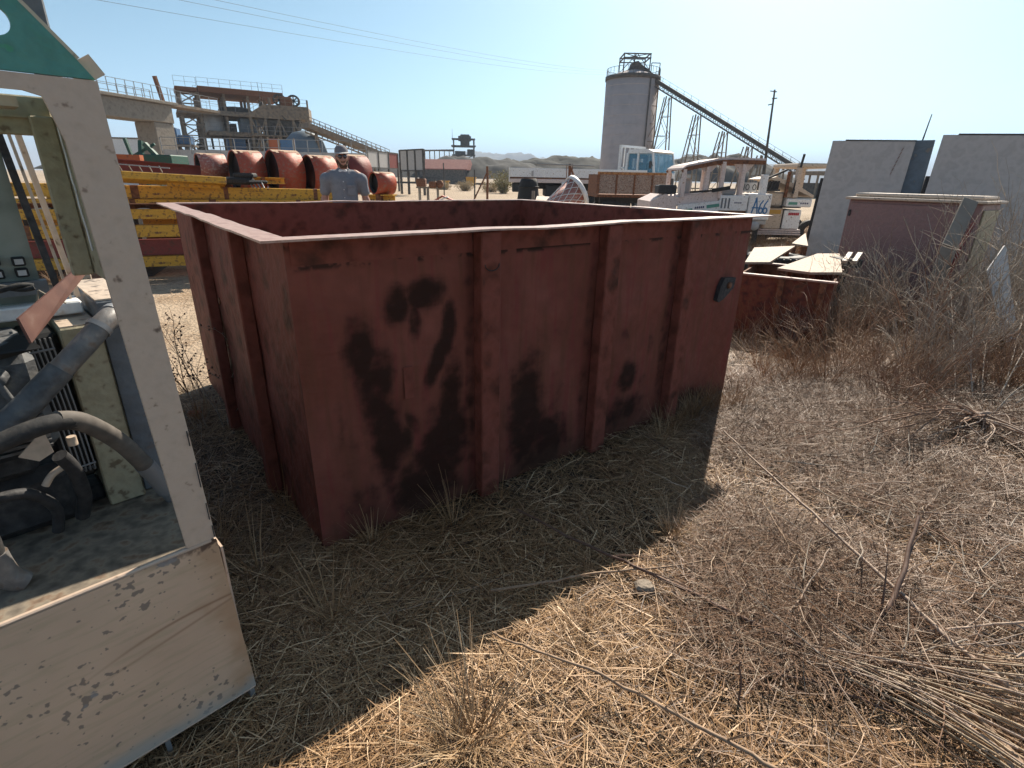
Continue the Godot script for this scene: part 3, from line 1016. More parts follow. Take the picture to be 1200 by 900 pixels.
# ---------------------------------------------------------------- silo
func silo_and_conveyor() -> void:
	var c := P(741, 100, 88)
	var sl := thing("silo", "tall round grey concrete silo with a steel frame on its roof", "silo", Vector3(c.x, 0, c.z))
	var top := P(741, 91, 88).y
	var r := 3.85
	var s := S()
	lathe(s, [Vector2(r, 0), Vector2(r, top), Vector2(r - 0.25, top + 0.02), Vector2(0.9, top + 1.0), Vector2(0, top + 1.05)], Transform3D(), 48)
	obj("barrel", s, M.silo, sl)
	s = S()
	for k in 11:
		var y := top * (k + 1) / 12.0
		lathe(s, [Vector2(r, y - 0.03), Vector2(r + 0.025, y - 0.02), Vector2(r + 0.025, y + 0.02), Vector2(r, y + 0.03)], Transform3D(), 48)
	obj("pour_joint", s, M.silo, sl)
	s = S()
	lathe(s, [Vector2(r, top - 0.5), Vector2(r + 0.12, top - 0.5), Vector2(r + 0.12, top + 0.03), Vector2(r, top + 0.05)], Transform3D(), 48)
	obj("roof_edge", s, M.plant_dark, sl)
	s = S()
	var da := deg_to_rad(62)
	var dp := Vector3(cos(da), 0, sin(da)) * (r + 0.1)
	bar(s, dp, dp + Vector3.UP * top, 0.16)
	obj("downpipe", s, M.plant_dark, sl)
	s = S()
	for k in 32:
		var q := Vector3(cos(k * TAU / 32), 0, sin(k * TAU / 32)) * (r - 0.05)
		var q2 := Vector3(cos((k + 1) * TAU / 32), 0, sin((k + 1) * TAU / 32)) * (r - 0.05)
		bar(s, q + Vector3.UP * top, q + Vector3.UP * (top + 1.0), 0.05)
		bar(s, q + Vector3.UP * (top + 1.0), q2 + Vector3.UP * (top + 1.0), 0.05)
	obj("railing", s, M.plant_dark, sl)
	s = S()
	for x in [-1.8, 1.9]:
		for z in [-1.8, 1.8]:
			bar(s, Vector3(x, top + 0.4, z), Vector3(x, top + 2.7, z), 0.14)
	for y in [top + 2.7, top + 2.2]:
		for k in [-1.8, 1.8]:
			bar(s, Vector3(-1.9, y, k), Vector3(2.0, y, k), 0.14)
			bar(s, Vector3(k, y, -1.8), Vector3(k, y, 1.8), 0.14)
	bar(s, Vector3(0, top + 0.9, 0), Vector3(0, top + 2.95, 0), 0.16)
	for k in [-1.0, 1.0]:
		bar(s, Vector3(-1.8, top + 0.8, 1.8 * k), Vector3(0, top + 2.7, 1.8 * k), 0.08)
		bar(s, Vector3(1.8, top + 0.8, 1.8 * k), Vector3(0, top + 2.7, 1.8 * k), 0.08)
		bar(s, Vector3(-1.8, top + 2.7, -1.8 * k), Vector3(1.8, top + 2.7, 1.8 * k), 0.08)
	bar(s, Vector3(2.4, top + 0.4, 0.6), Vector3(2.4, top + 1.8, 0.6), 0.1)
	bar(s, Vector3(3.6, top, 0.6), Vector3(3.6, top + 1.8, 0.6), 0.1)
	bar(s, Vector3(2.4, top + 1.8, 0.6), Vector3(3.6, top + 1.8, 0.6), 0.1)
	obj("roof_frame", s, M.plant_dark, sl)
	s = S()
	prism(s, poly([-2.0, 0.3, -0.7, 1.0, -0.5, 1.7, 0.3, 1.9, 0.9, 1.4, 1.8, 0.9, 2.6, 0.3]), 2.0, Transform3D(Basis(), Vector3(0, top, 0.4)))
	obj("head_drive", s, M.plant_dark, sl)

	# conveyor from the roof down to the right
	var a := P(766, 93, 86) 
	var b := P(944, 203, 74)
	var base := Vector3(a.x, 0, a.z)
	var cv := thing("silo_conveyor", "long lattice conveyor descending from the silo roof to the right", "conveyor", base)
	a -= base
	b -= base
	s = S()
	bar(s, a, b, 1.1, 0.5)
	obj("belt_trough", s, M.plant_dark, cv)
	s = S()
	var side := along(a, b).x * 0.62
	var n := 34
	for q in [-1.0, 1.0]:
		var lo: Vector3 = Vector3.DOWN * 0.75 + side * q
		bar(s, a + side * q + Vector3.UP * 0.1, b + side * q + Vector3.UP * 0.1, 0.12)
		bar(s, a + lo, b + lo, 0.12)
		for i in n:
			var p := a.lerp(b, float(i) / n)
			var p2 := a.lerp(b, float(i + 1) / n)
			bar(s, p + side * q, p + lo, 0.07)
			bar(s, p + lo, p2 + side * q, 0.06)
	obj("lattice", s, M.plant_dark, cv)
	s = S()
	rail(s, a + side * 1.3, b + side * 1.3, 0.8, 20, 0.045)
	obj("handrail", s, M.plant_dark, cv)
	# trestles
	for q in [[772, 770, 1.1], [787, 779, 2.3], [819, 812, 1.7], [847, 843, 1.5], [872, 868, 1.3], [886, 884, 1.2], [903, 900, 1.0]]:
		var t := (P(q[0], 150, 80).x - (base.x + a.x)) / (b.x - a.x)
		t = clampf(t + 0.012, 0.012, 0.97)
		var p := a.lerp(b, t) + Vector3.DOWN * 1.0
		s = S()
		var sp: float = q[2]
		for z in [-0.6, 0.6]:
			bar(s, p + Vector3(-0.35, 0, z), Vector3(p.x - sp, 0, p.z + z * 2.0), 0.15)
			bar(s, p + Vector3(0.35, 0, z), Vector3(p.x + sp * 0.45, 0, p.z + z * 2.0), 0.15)
			var m := int(p.y / 2.3)
			for k in m:
				var f0 := float(k) / m
				var f1 := float(k + 1) / m
				var l0 := (p + Vector3(-0.35, 0, z)).lerp(Vector3(p.x - sp, 0, p.z + z * 2.0), f0)
				var r0 := (p + Vector3(0.35, 0, z)).lerp(Vector3(p.x + sp * 0.45, 0, p.z + z * 2.0), f0)
				var l1 := (p + Vector3(-0.35, 0, z)).lerp(Vector3(p.x - sp, 0, p.z + z * 2.0), f1)
				var r1 := (p + Vector3(0.35, 0, z)).lerp(Vector3(p.x + sp * 0.45, 0, p.z + z * 2.0), f1)
				bar(s, l1, r1, 0.07)
				bar(s, l0 if k % 2 else r0, r1 if k % 2 else l1, 0.06)
		obj("trestle", s, M.plant_steel, cv)
	# transfer house at its foot
	var th := thing("transfer_house", "low open steel transfer house at the foot of the silo conveyor", "plant building", P(968, 215, 70) * Vector3(1, 0, 1), 0.2)
	s = S()
	bx(s, Vector3(-3.4, 2.6, -2.5), Vector3(4.5, 3.0, 2.5), 0.03)
	obj("roof", s, M.plant_steel, th)
	s = S()
	for x in [-3.2, -0.6, 2.0, 4.3]:
		for z in [-2.3, 2.3]:
			bar(s, Vector3(x, 0, z), Vector3(x, 2.6, z), 0.18)
	obj("posts", s, M.plant_steel, th)
	s = S()
	bx(s, Vector3(-2.6, 0, -1.6), Vector3(3.6, 1.7, 1.4), 0.05)
	obj("machinery", s, M.plant_dark, th)

# ---------------------------------------------------------------- scrap yard
func slab(st: SurfaceTool, p: Array, t: float) -> void:   # a flat convex plate of thickness t, p is its top outline
	var n: Vector3 = (p[1] - p[0]).cross(p[2] - p[0]).normalized()
	if n.y < 0:
		n = -n
	var q := []
	var mid := Vector3.ZERO
	for v in p:
		q.append(v - n * t)
		mid += v / p.size()
	face(st, p, n)
	face(st, q, -n)
	for i in p.size():
		var j := (i + 1) % p.size()
		face(st, [p[i], p[j], q[j], q[i]], (p[i] + p[j]) / 2.0 - mid)

func beam_thing(label: String, a: Vector3, b: Vector3, shape: PackedVector2Array, mat: Material, marks := 3) -> Node3D:
	var mid := (a + b) / 2.0
	var o := thing("steel_beam", label, "beam", mid, 0.0, "beams of the yellow stack")
	var s := S()
	prism(s, shape, a.distance_to(b), Transform3D(along(a, b), Vector3.ZERO))
	obj("section", s, mat, o)
	var h := 0.0
	var w := 0.0
	for v in shape:
		h = maxf(h, v.y)
		w = maxf(w, v.x)
	for k in marks:
		s = S()
		var c := a.lerp(b, (k + 0.5 + rnd(-0.2, 0.2)) / marks) - mid
		box(s, Vector3(w * 2 + 0.008, h * 2 + 0.008, rnd(0.05, 0.12)), Transform3D(along(a, b), c))
		obj("stiffener", s, M.rust, o)
	return o

func wheel(st: SurfaceTool, at: Vector3, r: float, w: float, axis := Vector3(0, 0, 1)) -> void:
	var bas := along(Vector3.ZERO, axis)
	var xf := Transform3D(Basis(bas.x, bas.z, -bas.y), at)
	lathe(st, [Vector2(r * 0.55, -w / 2), Vector2(r * 0.93, -w / 2), Vector2(r, -w * 0.36), Vector2(r, w * 0.36), Vector2(r * 0.93, w / 2), Vector2(r * 0.55, w / 2), Vector2(r * 0.55, -w / 2)], xf, 28)

func rim(st: SurfaceTool, at: Vector3, r: float, w: float, axis := Vector3(0, 0, 1)) -> void:
	var bas := along(Vector3.ZERO, axis)
	var xf := Transform3D(Basis(bas.x, bas.z, -bas.y), at)
	lathe(st, [Vector2(0, -w * 0.3), Vector2(r * 0.54, -w * 0.45), Vector2(r * 0.54, w * 0.45), Vector2(r * 0.3, w * 0.3), Vector2(0, w * 0.3)], xf, 20)

func drum(label: String, at: Vector3, r: float, l: float, mat: Material, ax: Vector3) -> void:
	# an open steel shell lying on its side, with rolled hoops
	var o := thing("steel_drum", label, "drum", at, 0.0, "open steel drums in a row")
	var bas := along(Vector3.ZERO, ax)
	var xf := Transform3D(Basis(bas.x, bas.z, -bas.y), Vector3(0, r, 0))
	var s := S()
	var t := 0.018
	lathe(s, [Vector2(r - t, -l / 2), Vector2(r, -l / 2), Vector2(r, l / 2), Vector2(r - t, l / 2), Vector2(r - t, -l / 2)], xf, 36)
	obj("shell", s, mat, o)
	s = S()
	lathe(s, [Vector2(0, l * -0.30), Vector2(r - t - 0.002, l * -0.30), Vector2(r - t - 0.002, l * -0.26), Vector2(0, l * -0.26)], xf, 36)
	obj("end_plate", s, M.black, o)  # black disc painted in for the shade inside the drum
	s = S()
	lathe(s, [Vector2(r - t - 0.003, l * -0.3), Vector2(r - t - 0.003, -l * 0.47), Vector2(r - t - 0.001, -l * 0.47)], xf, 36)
	obj("painted_shade", s, M.black, o)  # black layer that paints shade inside the shell
	# tan put into the colour for the sunlit upper side
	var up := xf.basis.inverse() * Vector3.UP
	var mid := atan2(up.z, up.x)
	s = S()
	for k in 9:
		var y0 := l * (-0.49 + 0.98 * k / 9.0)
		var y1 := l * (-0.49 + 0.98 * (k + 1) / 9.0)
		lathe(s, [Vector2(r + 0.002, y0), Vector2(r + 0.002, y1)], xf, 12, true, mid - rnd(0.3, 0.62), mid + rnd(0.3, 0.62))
	obj("painted_sun", s, M.painted_sun, o)
	s = S()
	box(s, Vector3(0.1, 0.03, l * 0.5), Transform3D(Basis(bas.x, bas.y, bas.z), Vector3(0, r, 0) + bas.x * (r * 0.72) + Vector3.UP * r * 0.72))
	obj("patch_plate", s, M.rust, o)

func yard() -> void:
	# stack of yellow beams behind the skip, running left to right and away
	var rows := [
		["yellow beam lowest in the stack behind the skip, just above the ground", 0.19, 0.34, 0.16, 7.5, 9.2, 0.0],
		["dark red plate on edge in the yellow beam stack", 0.345, 0.585, 0.05, 7.55, 9.25, 0.0],
		["yellow beam above the dark red plate in the stack", 0.63, 0.80, 0.16, 7.5, 9.2, 0.1],
		["narrow yellow beam fourth up in the stack with a brown band", 0.885, 1.02, 0.15, 7.55, 9.25, -0.1],
		["thin yellow flat bar under the long yellow beam", 1.10, 1.155, 0.2, 7.7, 9.5, 0.15],
		["long yellow beam with brown bands reaching behind the man", 1.165, 1.345, 0.2, 7.75, 9.6, 0.3],
	]
	for i in rows.size():
		var q: Array = rows[i]
		var y: float = (q[1] + q[2]) / 2.0
		var a := P(-40, 250, q[4])
		var b := P(385 + q[6] * 60, 225, q[5])
		a.y = y + (0.03 if i == 5 else 0.0)
		b.y = y - (0.03 if i == 5 else 0.0)
		var hh: float = q[2] - q[1]
		var w: float = q[3]
		var shape := poly([-w / 2, -hh / 2, w / 2, -hh / 2, w / 2, hh / 2, -w / 2, hh / 2]) if i == 1 or i == 4 else channel(w, hh, 0.018)
		beam_thing(q[0], a, b, shape, M.steel_red if i == 1 else M.yellow, 0 if i == 1 else 4)
	# unseen layers added farther back to darken the gaps in the stack
	for i in 4:
		var a := P(-40, 250, 8.5)
		var b := P(400, 225, 10.0)
		a.y = [0.265, 0.50, 0.72, 0.95][i]
		b.y = a.y
		beam_thing(["lowest added rear beam deep inside the yellow stack", "second added rear beam deep inside the yellow stack", "third added rear beam deep inside the yellow stack", "uppermost added rear beam deep inside the yellow stack"][i], a, b, ibeam(0.2, 0.21, 0.02), M.rust if i % 2 else M.yellow, 2)
	# rear beams that carry the drums
	for i in 3:
		var a := P(60, 250, 8.9 + i * 0.8)
		var b := P(390, 225, 10.2 + i * 0.9)
		a.y = 1.08
		b.y = 1.08
		beam_thing(["yellow cross frame beam just behind the long yellow beam", "yellow frame beam under the steel drums", "rearmost yellow frame beam under the drums"][i], a, b, ibeam(0.14, 0.2, 0.02), M.yellow, 2)
	for k in 4:
		var f := 0.12 + k * 0.28
		var c := P(-40, 250, 7.5).lerp(P(385, 225, 9.3), f)
		var d := P(60, 250, 10.4).lerp(P(390, 225, 11.9), f)
		var pk := thing("stack_trestle", ["left trestle under the yellow beam stack", "second trestle from the left under the yellow beam stack", "third trestle from the left under the yellow beam stack", "right trestle under the yellow beam stack"][k], "trestle", Vector3(c.x, 0, c.z))
		var e := Vector3(d.x - c.x, 0, d.z - c.z)
		var s := S()
		for y in [0.09, 0.96]:
			bar(s, Vector3(0, y, 0) + e * 0.06, Vector3(0, y, 0) + e, 0.14, 0.06 if y > 0.5 else 0.18)
		obj("cross_bar", s, M.dark, pk)
		for t in [0.09, 0.5, 0.97]:
			s = S()
			bar(s, e * t, e * t + Vector3.UP * 0.93, 0.1)
			obj("leg", s, M.dark, pk)
	# tilted slab on top, black clamp, thin piece beyond it
	var a1 := P(118, 206, 7.95)
	var b1 := P(264, 214, 8.75)
	var sl := thing("steel_slab", "tilted yellow slab with a top coloured pale as if sunlit lying on the yellow stack", "slab", (a1 + b1) / 2.0)
	var s2 := S()
	box(s2, Vector3(0.55, 0.10, a1.distance_to(b1)), Transform3D(along(a1, b1) * Basis(Vector3.BACK, deg_to_rad(-7)), Vector3.ZERO), 0.008)
	obj("plate", s2, M.yellow, sl)
	s2 = S()
	box(s2, Vector3(0.5, 0.006, a1.distance_to(b1) - 0.1), Transform3D(along(a1, b1) * Basis(Vector3.BACK, deg_to_rad(-7)), Vector3(0, 0.055, 0)))
	obj("painted_lit_top", s2, M.plate_cream, sl)  # pale sheet colours the slab top as if sunlit
	s2 = S()
	var c1 := P(255, 214, 8.7) - (a1 + b1) / 2.0
	box(s2, Vector3(0.58, 0.11, 0.7), Transform3D(along(a1, b1), c1 - Vector3(0.4, 0.02, 0.04)), 0.01)
	obj("end_plate", s2, M.yellow, sl)
	var bc := P(281, 212, 9.0)
	var cl := thing("rubber_block", "black torn rubber block lying across the yellow stack", "block", bc)
	s2 = S()
	box(s2, Vector3(0.42, 0.11, 0.4), Transform3D(Basis(Vector3.UP, 0.4), Vector3(0, 0, 0)), 0.03)
	box(s2, Vector3(0.3, 0.07, 0.3), Transform3D(Basis(Vector3.UP, 0.2), Vector3(0.1, 0.085, 0)), 0.02)
	box(s2, Vector3(0.3, 0.05, 0.24), Transform3D(Basis(Vector3.UP, 0.7), Vector3(0.28, -0.01, 0.05)), 0.02)
	obj("body", s2, M.rubber, cl)
	s2 = S()
	for k in 4:
		tube(s2, [Vector3(0.2 + k * 0.06, 0.0, 0.1), Vector3(0.26 + k * 0.06, -0.1, 0.14)], 0.012, -1, 5)
	obj("strap", s2, M.galv, cl)
	var a3 := P(292, 211, 9.3)
	var b3 := P(333, 212, 9.6)
	beam_thing("short yellow beam end right of the black rubber block", a3, b3, ibeam(0.16, 0.10, 0.015), M.yellow, 1)
	var a4 := P(428, 233, 9.4)
	var b4 := P(463, 233, 9.3)
	beam_thing("short orange beam under the small drum right of the man", a4, b4, ibeam(0.18, 0.14, 0.02), M.yellow, 1)
	var st := thing("beam_stand", "steel stand under the orange beam right of the man", "stand", (a4 + b4) / 2.0 * Vector3(1, 0, 1))
	for x in [-0.2, 0.2]:
		s2 = S()
		bar(s2, Vector3(x, 0, 0), Vector3(x, a4.y - 0.08, 0), 0.1)
		obj("leg", s2, M.rust, st)
	s2 = S()
	bar(s2, Vector3(-0.3, 0.03, 0), Vector3(0.3, 0.03, 0), 0.3, 0.05)
	obj("foot", s2, M.rust, st)

	# red girder on legs, pale ladder, orange beam, green chassis
	var ra := P(100, 188, 9.7)
	var rb := P(294, 204, 10.9)
	var rg := thing("red_girder", "dark red girder on legs behind the tilted yellow slab", "girder", ra * Vector3(1, 0, 1))
	s2 = S()
	prism(s2, ibeam(0.2, 0.26, 0.02), ra.distance_to(rb), Transform3D(along(ra, rb), (ra + rb) / 2.0 - rg.position - Vector3(0, 0.06, 0)))
	obj("girder", s2, M.steel_red, rg)
	for t in [0.08, 0.5, 0.92]:
		s2 = S()
		var q := ra.lerp(rb, t) - rg.position
		bar(s2, Vector3(q.x, 0, q.z), q - Vector3(0, 0.2, 0), 0.13)
		obj("leg", s2, M.steel_red, rg)
	var ld := thing("ladder", "small pale ladder lying on the yellow slab behind the cream post", "ladder", P(160, 199, 8.5))
	s2 = S()
	for z in [-0.05, 0.06]:
		bar(s2, Vector3(-0.3, 0.02 + z, z), Vector3(0.6, -0.03 + z, z + 0.1), 0.015)
	for k in 5:
		bar(s2, Vector3(-0.25 + k * 0.15, -0.03, -0.05), Vector3(-0.2 + k * 0.15, 0.06, 0.08), 0.012)
	obj("rungs", s2, M.galv, ld)
	var oa := P(110, 183, 12.0)
	var ob := P(166, 185, 12.2)
	var og := thing("orange_girder", "short orange girder on posts left of the green chassis", "girder", oa * Vector3(1, 0, 1))
	s2 = S()
	bar(s2, oa - og.position, ob - og.position, 0.2, 0.11)
	obj("girder", s2, M.orange, og)
	for t in [0.1, 0.9]:
		s2 = S()
		var q := oa.lerp(ob, t) - og.position
		bar(s2, Vector3(q.x, 0, q.z), q - Vector3(0, 0.06, 0), 0.1)
		obj("leg", s2, M.rust, og)
	var gc := P(188, 186, 13.0)
	var gn := thing("green_chassis", "green steel machine chassis standing behind the red girder", "chassis", gc * Vector3(1, 0, 1))
	s2 = S()
	bx(s2, Vector3(-0.35, gc.y - 0.12, -0.4), Vector3(0.42, gc.y + 0.08, 0.3), 0.02)
	obj("frame", s2, M.dark_green, gn)
	s2 = S()
	bar(s2, Vector3(-0.5, gc.y, 0.2), Vector3(-0.58, gc.y + 0.40, 0.2), 0.06)
	bar(s2, Vector3(-0.3, gc.y, 0.2), Vector3(-0.3, gc.y + 0.36, 0.1), 0.08)
	bar(s2, Vector3(-0.16, gc.y + 0.3, 0.2), Vector3(0.05, gc.y + 0.05, 0.2), 0.09)
	bar(s2, Vector3(-0.45, gc.y + 0.05, 0.2), Vector3(0, gc.y + 0.3, 0.1), 0.05)
	obj("lever", s2, M.dark_green, gn)
	s2 = S()
	for x in [-0.3, 0.36]:
		for z in [-0.3, 0.2]:
			bar(s2, Vector3(x, 0, z), Vector3(x, gc.y - 0.12, z), 0.1)
	obj("leg", s2, M.dark_green, gn)

	# the row of open drums
	var ax := Vector3(0.74, 0, -0.67)
	var ds := [
		[250, 209, 10.6, 0.22, 0.46, M.drum_pale, "smallest red drum with flaking whitish paint, leftmost of the drum row"],
		[293, 222, 10.5, 0.375, 0.46, M.drum, "red drum with a dark burnt patch, second from the left in the row"],
		[337, 226, 10.6, 0.385, 0.48, M.drum, "orange red drum in the middle of the row, left of the man"],
		[377, 226, 10.8, 0.35, 0.46, M.drum, "orange red drum partly behind the man's shoulder"],
		[416, 224, 11.3, 0.37, 0.46, M.steel_red, "dark drum with sunlit top behind the man's other shoulder"],
		[449, 228, 9.4, 0.175, 0.34, M.drum, "small red drum on the short orange beam right of the man"],
	]
	for d in ds:
		var q := P(d[0], d[1], d[2])
		if d[6].begins_with("small red"):
			q.y = a4.y + 0.075
		else:
			q.y = 1.19
		if d[6].begins_with("smallest"):
			q.y = 1.44
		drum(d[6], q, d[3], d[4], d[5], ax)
	# a packing frame lifts the smallest drum
	var pk2 := thing("packing_frame", "rusty packing frame under the smallest drum", "frame", P(250, 209, 10.6) * Vector3(1, 0, 1) + Vector3(0, 1.185, 0))
	s2 = S()
	for z in [-0.2, 0.2]:
		bar(s2, Vector3(-0.25, 0.12, z), Vector3(0.25, 0.12, z), 0.08, 0.24)
	obj("rail", s2, M.rust, pk2)

	fence_and_bits()
	trucks()

func fence_and_bits() -> void:
	var s := S()
	# wire fence posts in the sandy gap
	var posts := [[520, 191, 44.0, 0.09, "thin dark fence post left of centre by the yellow bins"], [556, 199, 40.0, 0.10, "dark fence post right of the yellow bin"], [571, 195, 36.0, 0.15, "thick fence post with a diagonal stay left of the flatbed trailer"], [667, 192, 24.0, 0.12, "dark red strainer post with diagonal stay in front of the flatbed trailer"]]
	for q in posts:
		var b := P(q[0], 208, q[2]) * Vector3(1, 0, 1)
		var top := P(q[0], q[1], q[2]).y
		var o := thing("fence_post", q[4], "fence post", b, 0.0, "posts of the old wire fence")
		s = S()
		tube(s, [Vector3.ZERO, Vector3(0.02, top * 0.6, 0), Vector3(0, top, 0)], q[3] / 2, -1, 8)
		obj("post", s, M.rust if q[0] > 560 else M.plant_dark, o)
		if q[0] == 571:
			s = S()
			tube(s, [Vector3(0, top * 0.85, 0), Vector3(-0.95, 0, 0.3)], 0.05, -1, 6)
			obj("stay", s, M.rust, o)
		if q[0] == 667:
			s = S()
			tube(s, [Vector3(0.02, top * 0.95, 0), Vector3(0.85, 0.2, 0.6)], 0.045, -1, 6)
			obj("stay", s, M.rust, o)
			s = S()
			tube(s, [Vector3(-1.4, top * 0.99, -0.4), Vector3(1.0, top * 0.965, 0.4)], 0.03, -1, 6)
			obj("top_rail", s, M.galv, o)
			s = S()
			for x in [-0.12, 0.12]:
				tube(s, [Vector3(x, top, 0), Vector3(x, 0.6, 0)], 0.018, -1, 5)
			obj("wire", s, M.rust, o)
	# yellow bins
	var yb := [[552, 216, 1.9, 1.55, "yellow bin in the sandy gap left of centre"], [520, 216, 2.0, 0.8, "low yellow bin farther left in the sandy gap"]]
	for q in yb:
		var b := G(q[0], q[1])
		b = P(q[0], 210, 110.0) * Vector3(1, 0, 1)
		var o := thing("yellow_bin", q[4], "bin", b)
		s = S()
		prism(s, poly([-q[2] * 0.42, 0.1, q[2] * 0.42, 0.1, q[2] * 0.5, q[3], -q[2] * 0.5, q[3]]), 1.2)
		obj("body", s, M.yellow, o)
		s = S()
		bx(s, Vector3(-q[2] * 0.53, q[3], -0.65), Vector3(q[2] * 0.53, q[3] + 0.12, 0.65))
		obj("lid", s, M.yellow, o)
		s = S()
		for x in [-0.5, 0.5]:
			bx(s, Vector3(x - 0.1, 0, -0.5), Vector3(x + 0.1, 0.1, 0.5))
		obj("foot", s, M.dark, o)
	# red scrap and a small cart seen over the rim
	var sc := thing("scrap_heap", "small heap of red and white scrap plates just above the far rim", "scrap", P(519, 234, 19.0) * Vector3(1, 0, 1))
	var hh := P(519, 234, 19.0).y
	s = S()
	bar(s, Vector3(-0.4, hh - 0.1, 0), Vector3(0.0, hh + 0.12, 0), 0.3, 0.05)
	bar(s, Vector3(0.0, hh + 0.12, 0.1), Vector3(0.45, hh - 0.05, 0.1), 0.3, 0.05)
	obj("red_plate", s, M.drum, sc)
	s = S()
	bar(s, Vector3(-0.05, hh, 0.2), Vector3(0.2, hh + 0.1, 0.2), 0.2, 0.04)
	obj("white_plate", s, M.white, sc)
	s = S()
	bx(s, Vector3(-0.5, 0, -0.4), Vector3(0.5, hh - 0.1, 0.3), 0.03)
	obj("base_frame", s, M.rust, sc)
	var ct := thing("scrap_cart", "small tan engine cart on thin legs left of the scrap heap", "cart", P(503, 212, 34.0) * Vector3(1, 0, 1))
	s = S()
	bx(s, Vector3(-0.75, 1.0, -0.3), Vector3(-0.2, 1.45, 0.3), 0.05)
	bx(s, Vector3(0.0, 0.95, -0.3), Vector3(0.45, 1.3, 0.3), 0.05)
	lathe(s, [Vector2(0.0, -0.2), Vector2(0.22, -0.2), Vector2(0.22, 0.2), Vector2(0, 0.2)], Transform3D(Basis(Vector3.RIGHT, PI / 2), Vector3(0.62, 1.15, 0)), 14)
	obj("engine", s, M.rust, ct)
	s = S()
	for x in [-0.6, -0.1, 0.5]:
		for z in [-0.25, 0.25]:
			bar(s, Vector3(x, 0, z), Vector3(x, 1.0, z), 0.07)
	bar(s, Vector3(-0.8, 0.95, 0), Vector3(0.7, 0.92, 0), 0.1)
	obj("stand", s, M.concrete, ct)

	# black tapered hopper, red and white wire cage drum
	var hb := P(619, 234, 15.0)
	var ho := thing("black_hopper", "black tapered rubber hopper in front of the flatbed trailer", "hopper", Vector3(hb.x, 0, hb.z), 0.2)
	var ht := P(619, 209, 15.0).y
	s = S()
	lathe(s, [Vector2(0.42, 0), Vector2(0.36, 0.6), Vector2(0.24, ht - 0.12), Vector2(0.2, ht), Vector2(0.17, ht), Vector2(0.17, ht - 0.3), Vector2(0, ht - 0.3)], Transform3D(), 20)
	obj("body", s, M.rubber, ho)
	s = S()
	for y in [0.5, 1.0, 1.35]:
		lathe(s, [Vector2(0.36 - (y - 0.5) * 0.12, y - 0.02), Vector2(0.40 - (y - 0.5) * 0.12, y), Vector2(0.36 - (y - 0.5) * 0.12, y + 0.02)], Transform3D(), 20)
	obj("rib", s, M.rubber, ho)
	var ca := P(652, 240, 13.0)
	var cb := P(678, 224, 13.2)
	var cg := thing("cage_drum", "tilted red and white mesh cage drum over the far rim", "drum", ca * Vector3(1, 0, 1))
	var bas := along(ca, cb)
	var xf := Transform3D(Basis(bas.x, bas.z, -bas.y), ca - cg.position)
	var l := ca.distance_to(cb)
	s = S()
	lathe(s, [Vector2(0.20, -0.15), Vector2(0.36, l - 0.08), Vector2(0.34, l - 0.08), Vector2(0.18, -0.15)], xf, 26)
	obj("mesh_wall", s, M.drum_pale, cg)
	s = S()
	for i in 13:
		for sgn in [-1.0, 1.0]:
			var pts := []
			for k in 7:
				var t := k / 6.0
				var an: float = TAU * i / 13.0 + sgn * t * 1.3
				pts.append(xf * Vector3(cos(an) * lerpf(0.205, 0.372, t), lerpf(-0.15, l - 0.06, t), sin(an) * lerpf(0.205, 0.372, t)))
			tube(s, pts, 0.008, -1, 4)
	obj("wire_lattice", s, M.white, cg)
	s = S()
	lathe(s, [Vector2(0.36, l - 0.1), Vector2(0.40, l - 0.1), Vector2(0.40, l), Vector2(0.36, l), Vector2(0.36, l - 0.1)], xf, 26)
	obj("rim", s, M.white, cg)
	s = S()
	for x in [-0.12, 0.35]:
		bar(s, Vector3(x, 0, 0), Vector3(x, (ca.y + 0.15), 0), 0.08)
	bar(s, Vector3(-0.12, 0.9, 0), Vector3(0.35, 0.9, 0), 0.07)
	obj("stand", s, M.rust, cg)
	var bit := thing("plate_offcut", "small cream steel offcut lying beside the black hopper", "offcut", P(637, 233, 14.0) * Vector3(1, 0, 1))
	var by := P(637, 234, 14.0).y
	s = S()
	slab(s, [Vector3(-0.2, by, 0.1), Vector3(0.2, by - 0.02, 0.14), Vector3(0.16, by + 0.07, -0.2), Vector3(-0.16, by + 0.08, -0.2)], 0.02)
	obj("plate", s, M.cream, bit)
	s = S()
	bx(s, Vector3(-0.15, 0, -0.15), Vector3(0.15, by - 0.04, 0.08), 0.02)
	obj("block", s, M.rust, bit)
	s = S()
	tube(s, [Vector3(-0.25, 0, 0.0), Vector3(-0.26, by + 0.2, 0.0)], 0.05, 0.04, 8)
	obj("stub_post", s, M.concrete, bit)

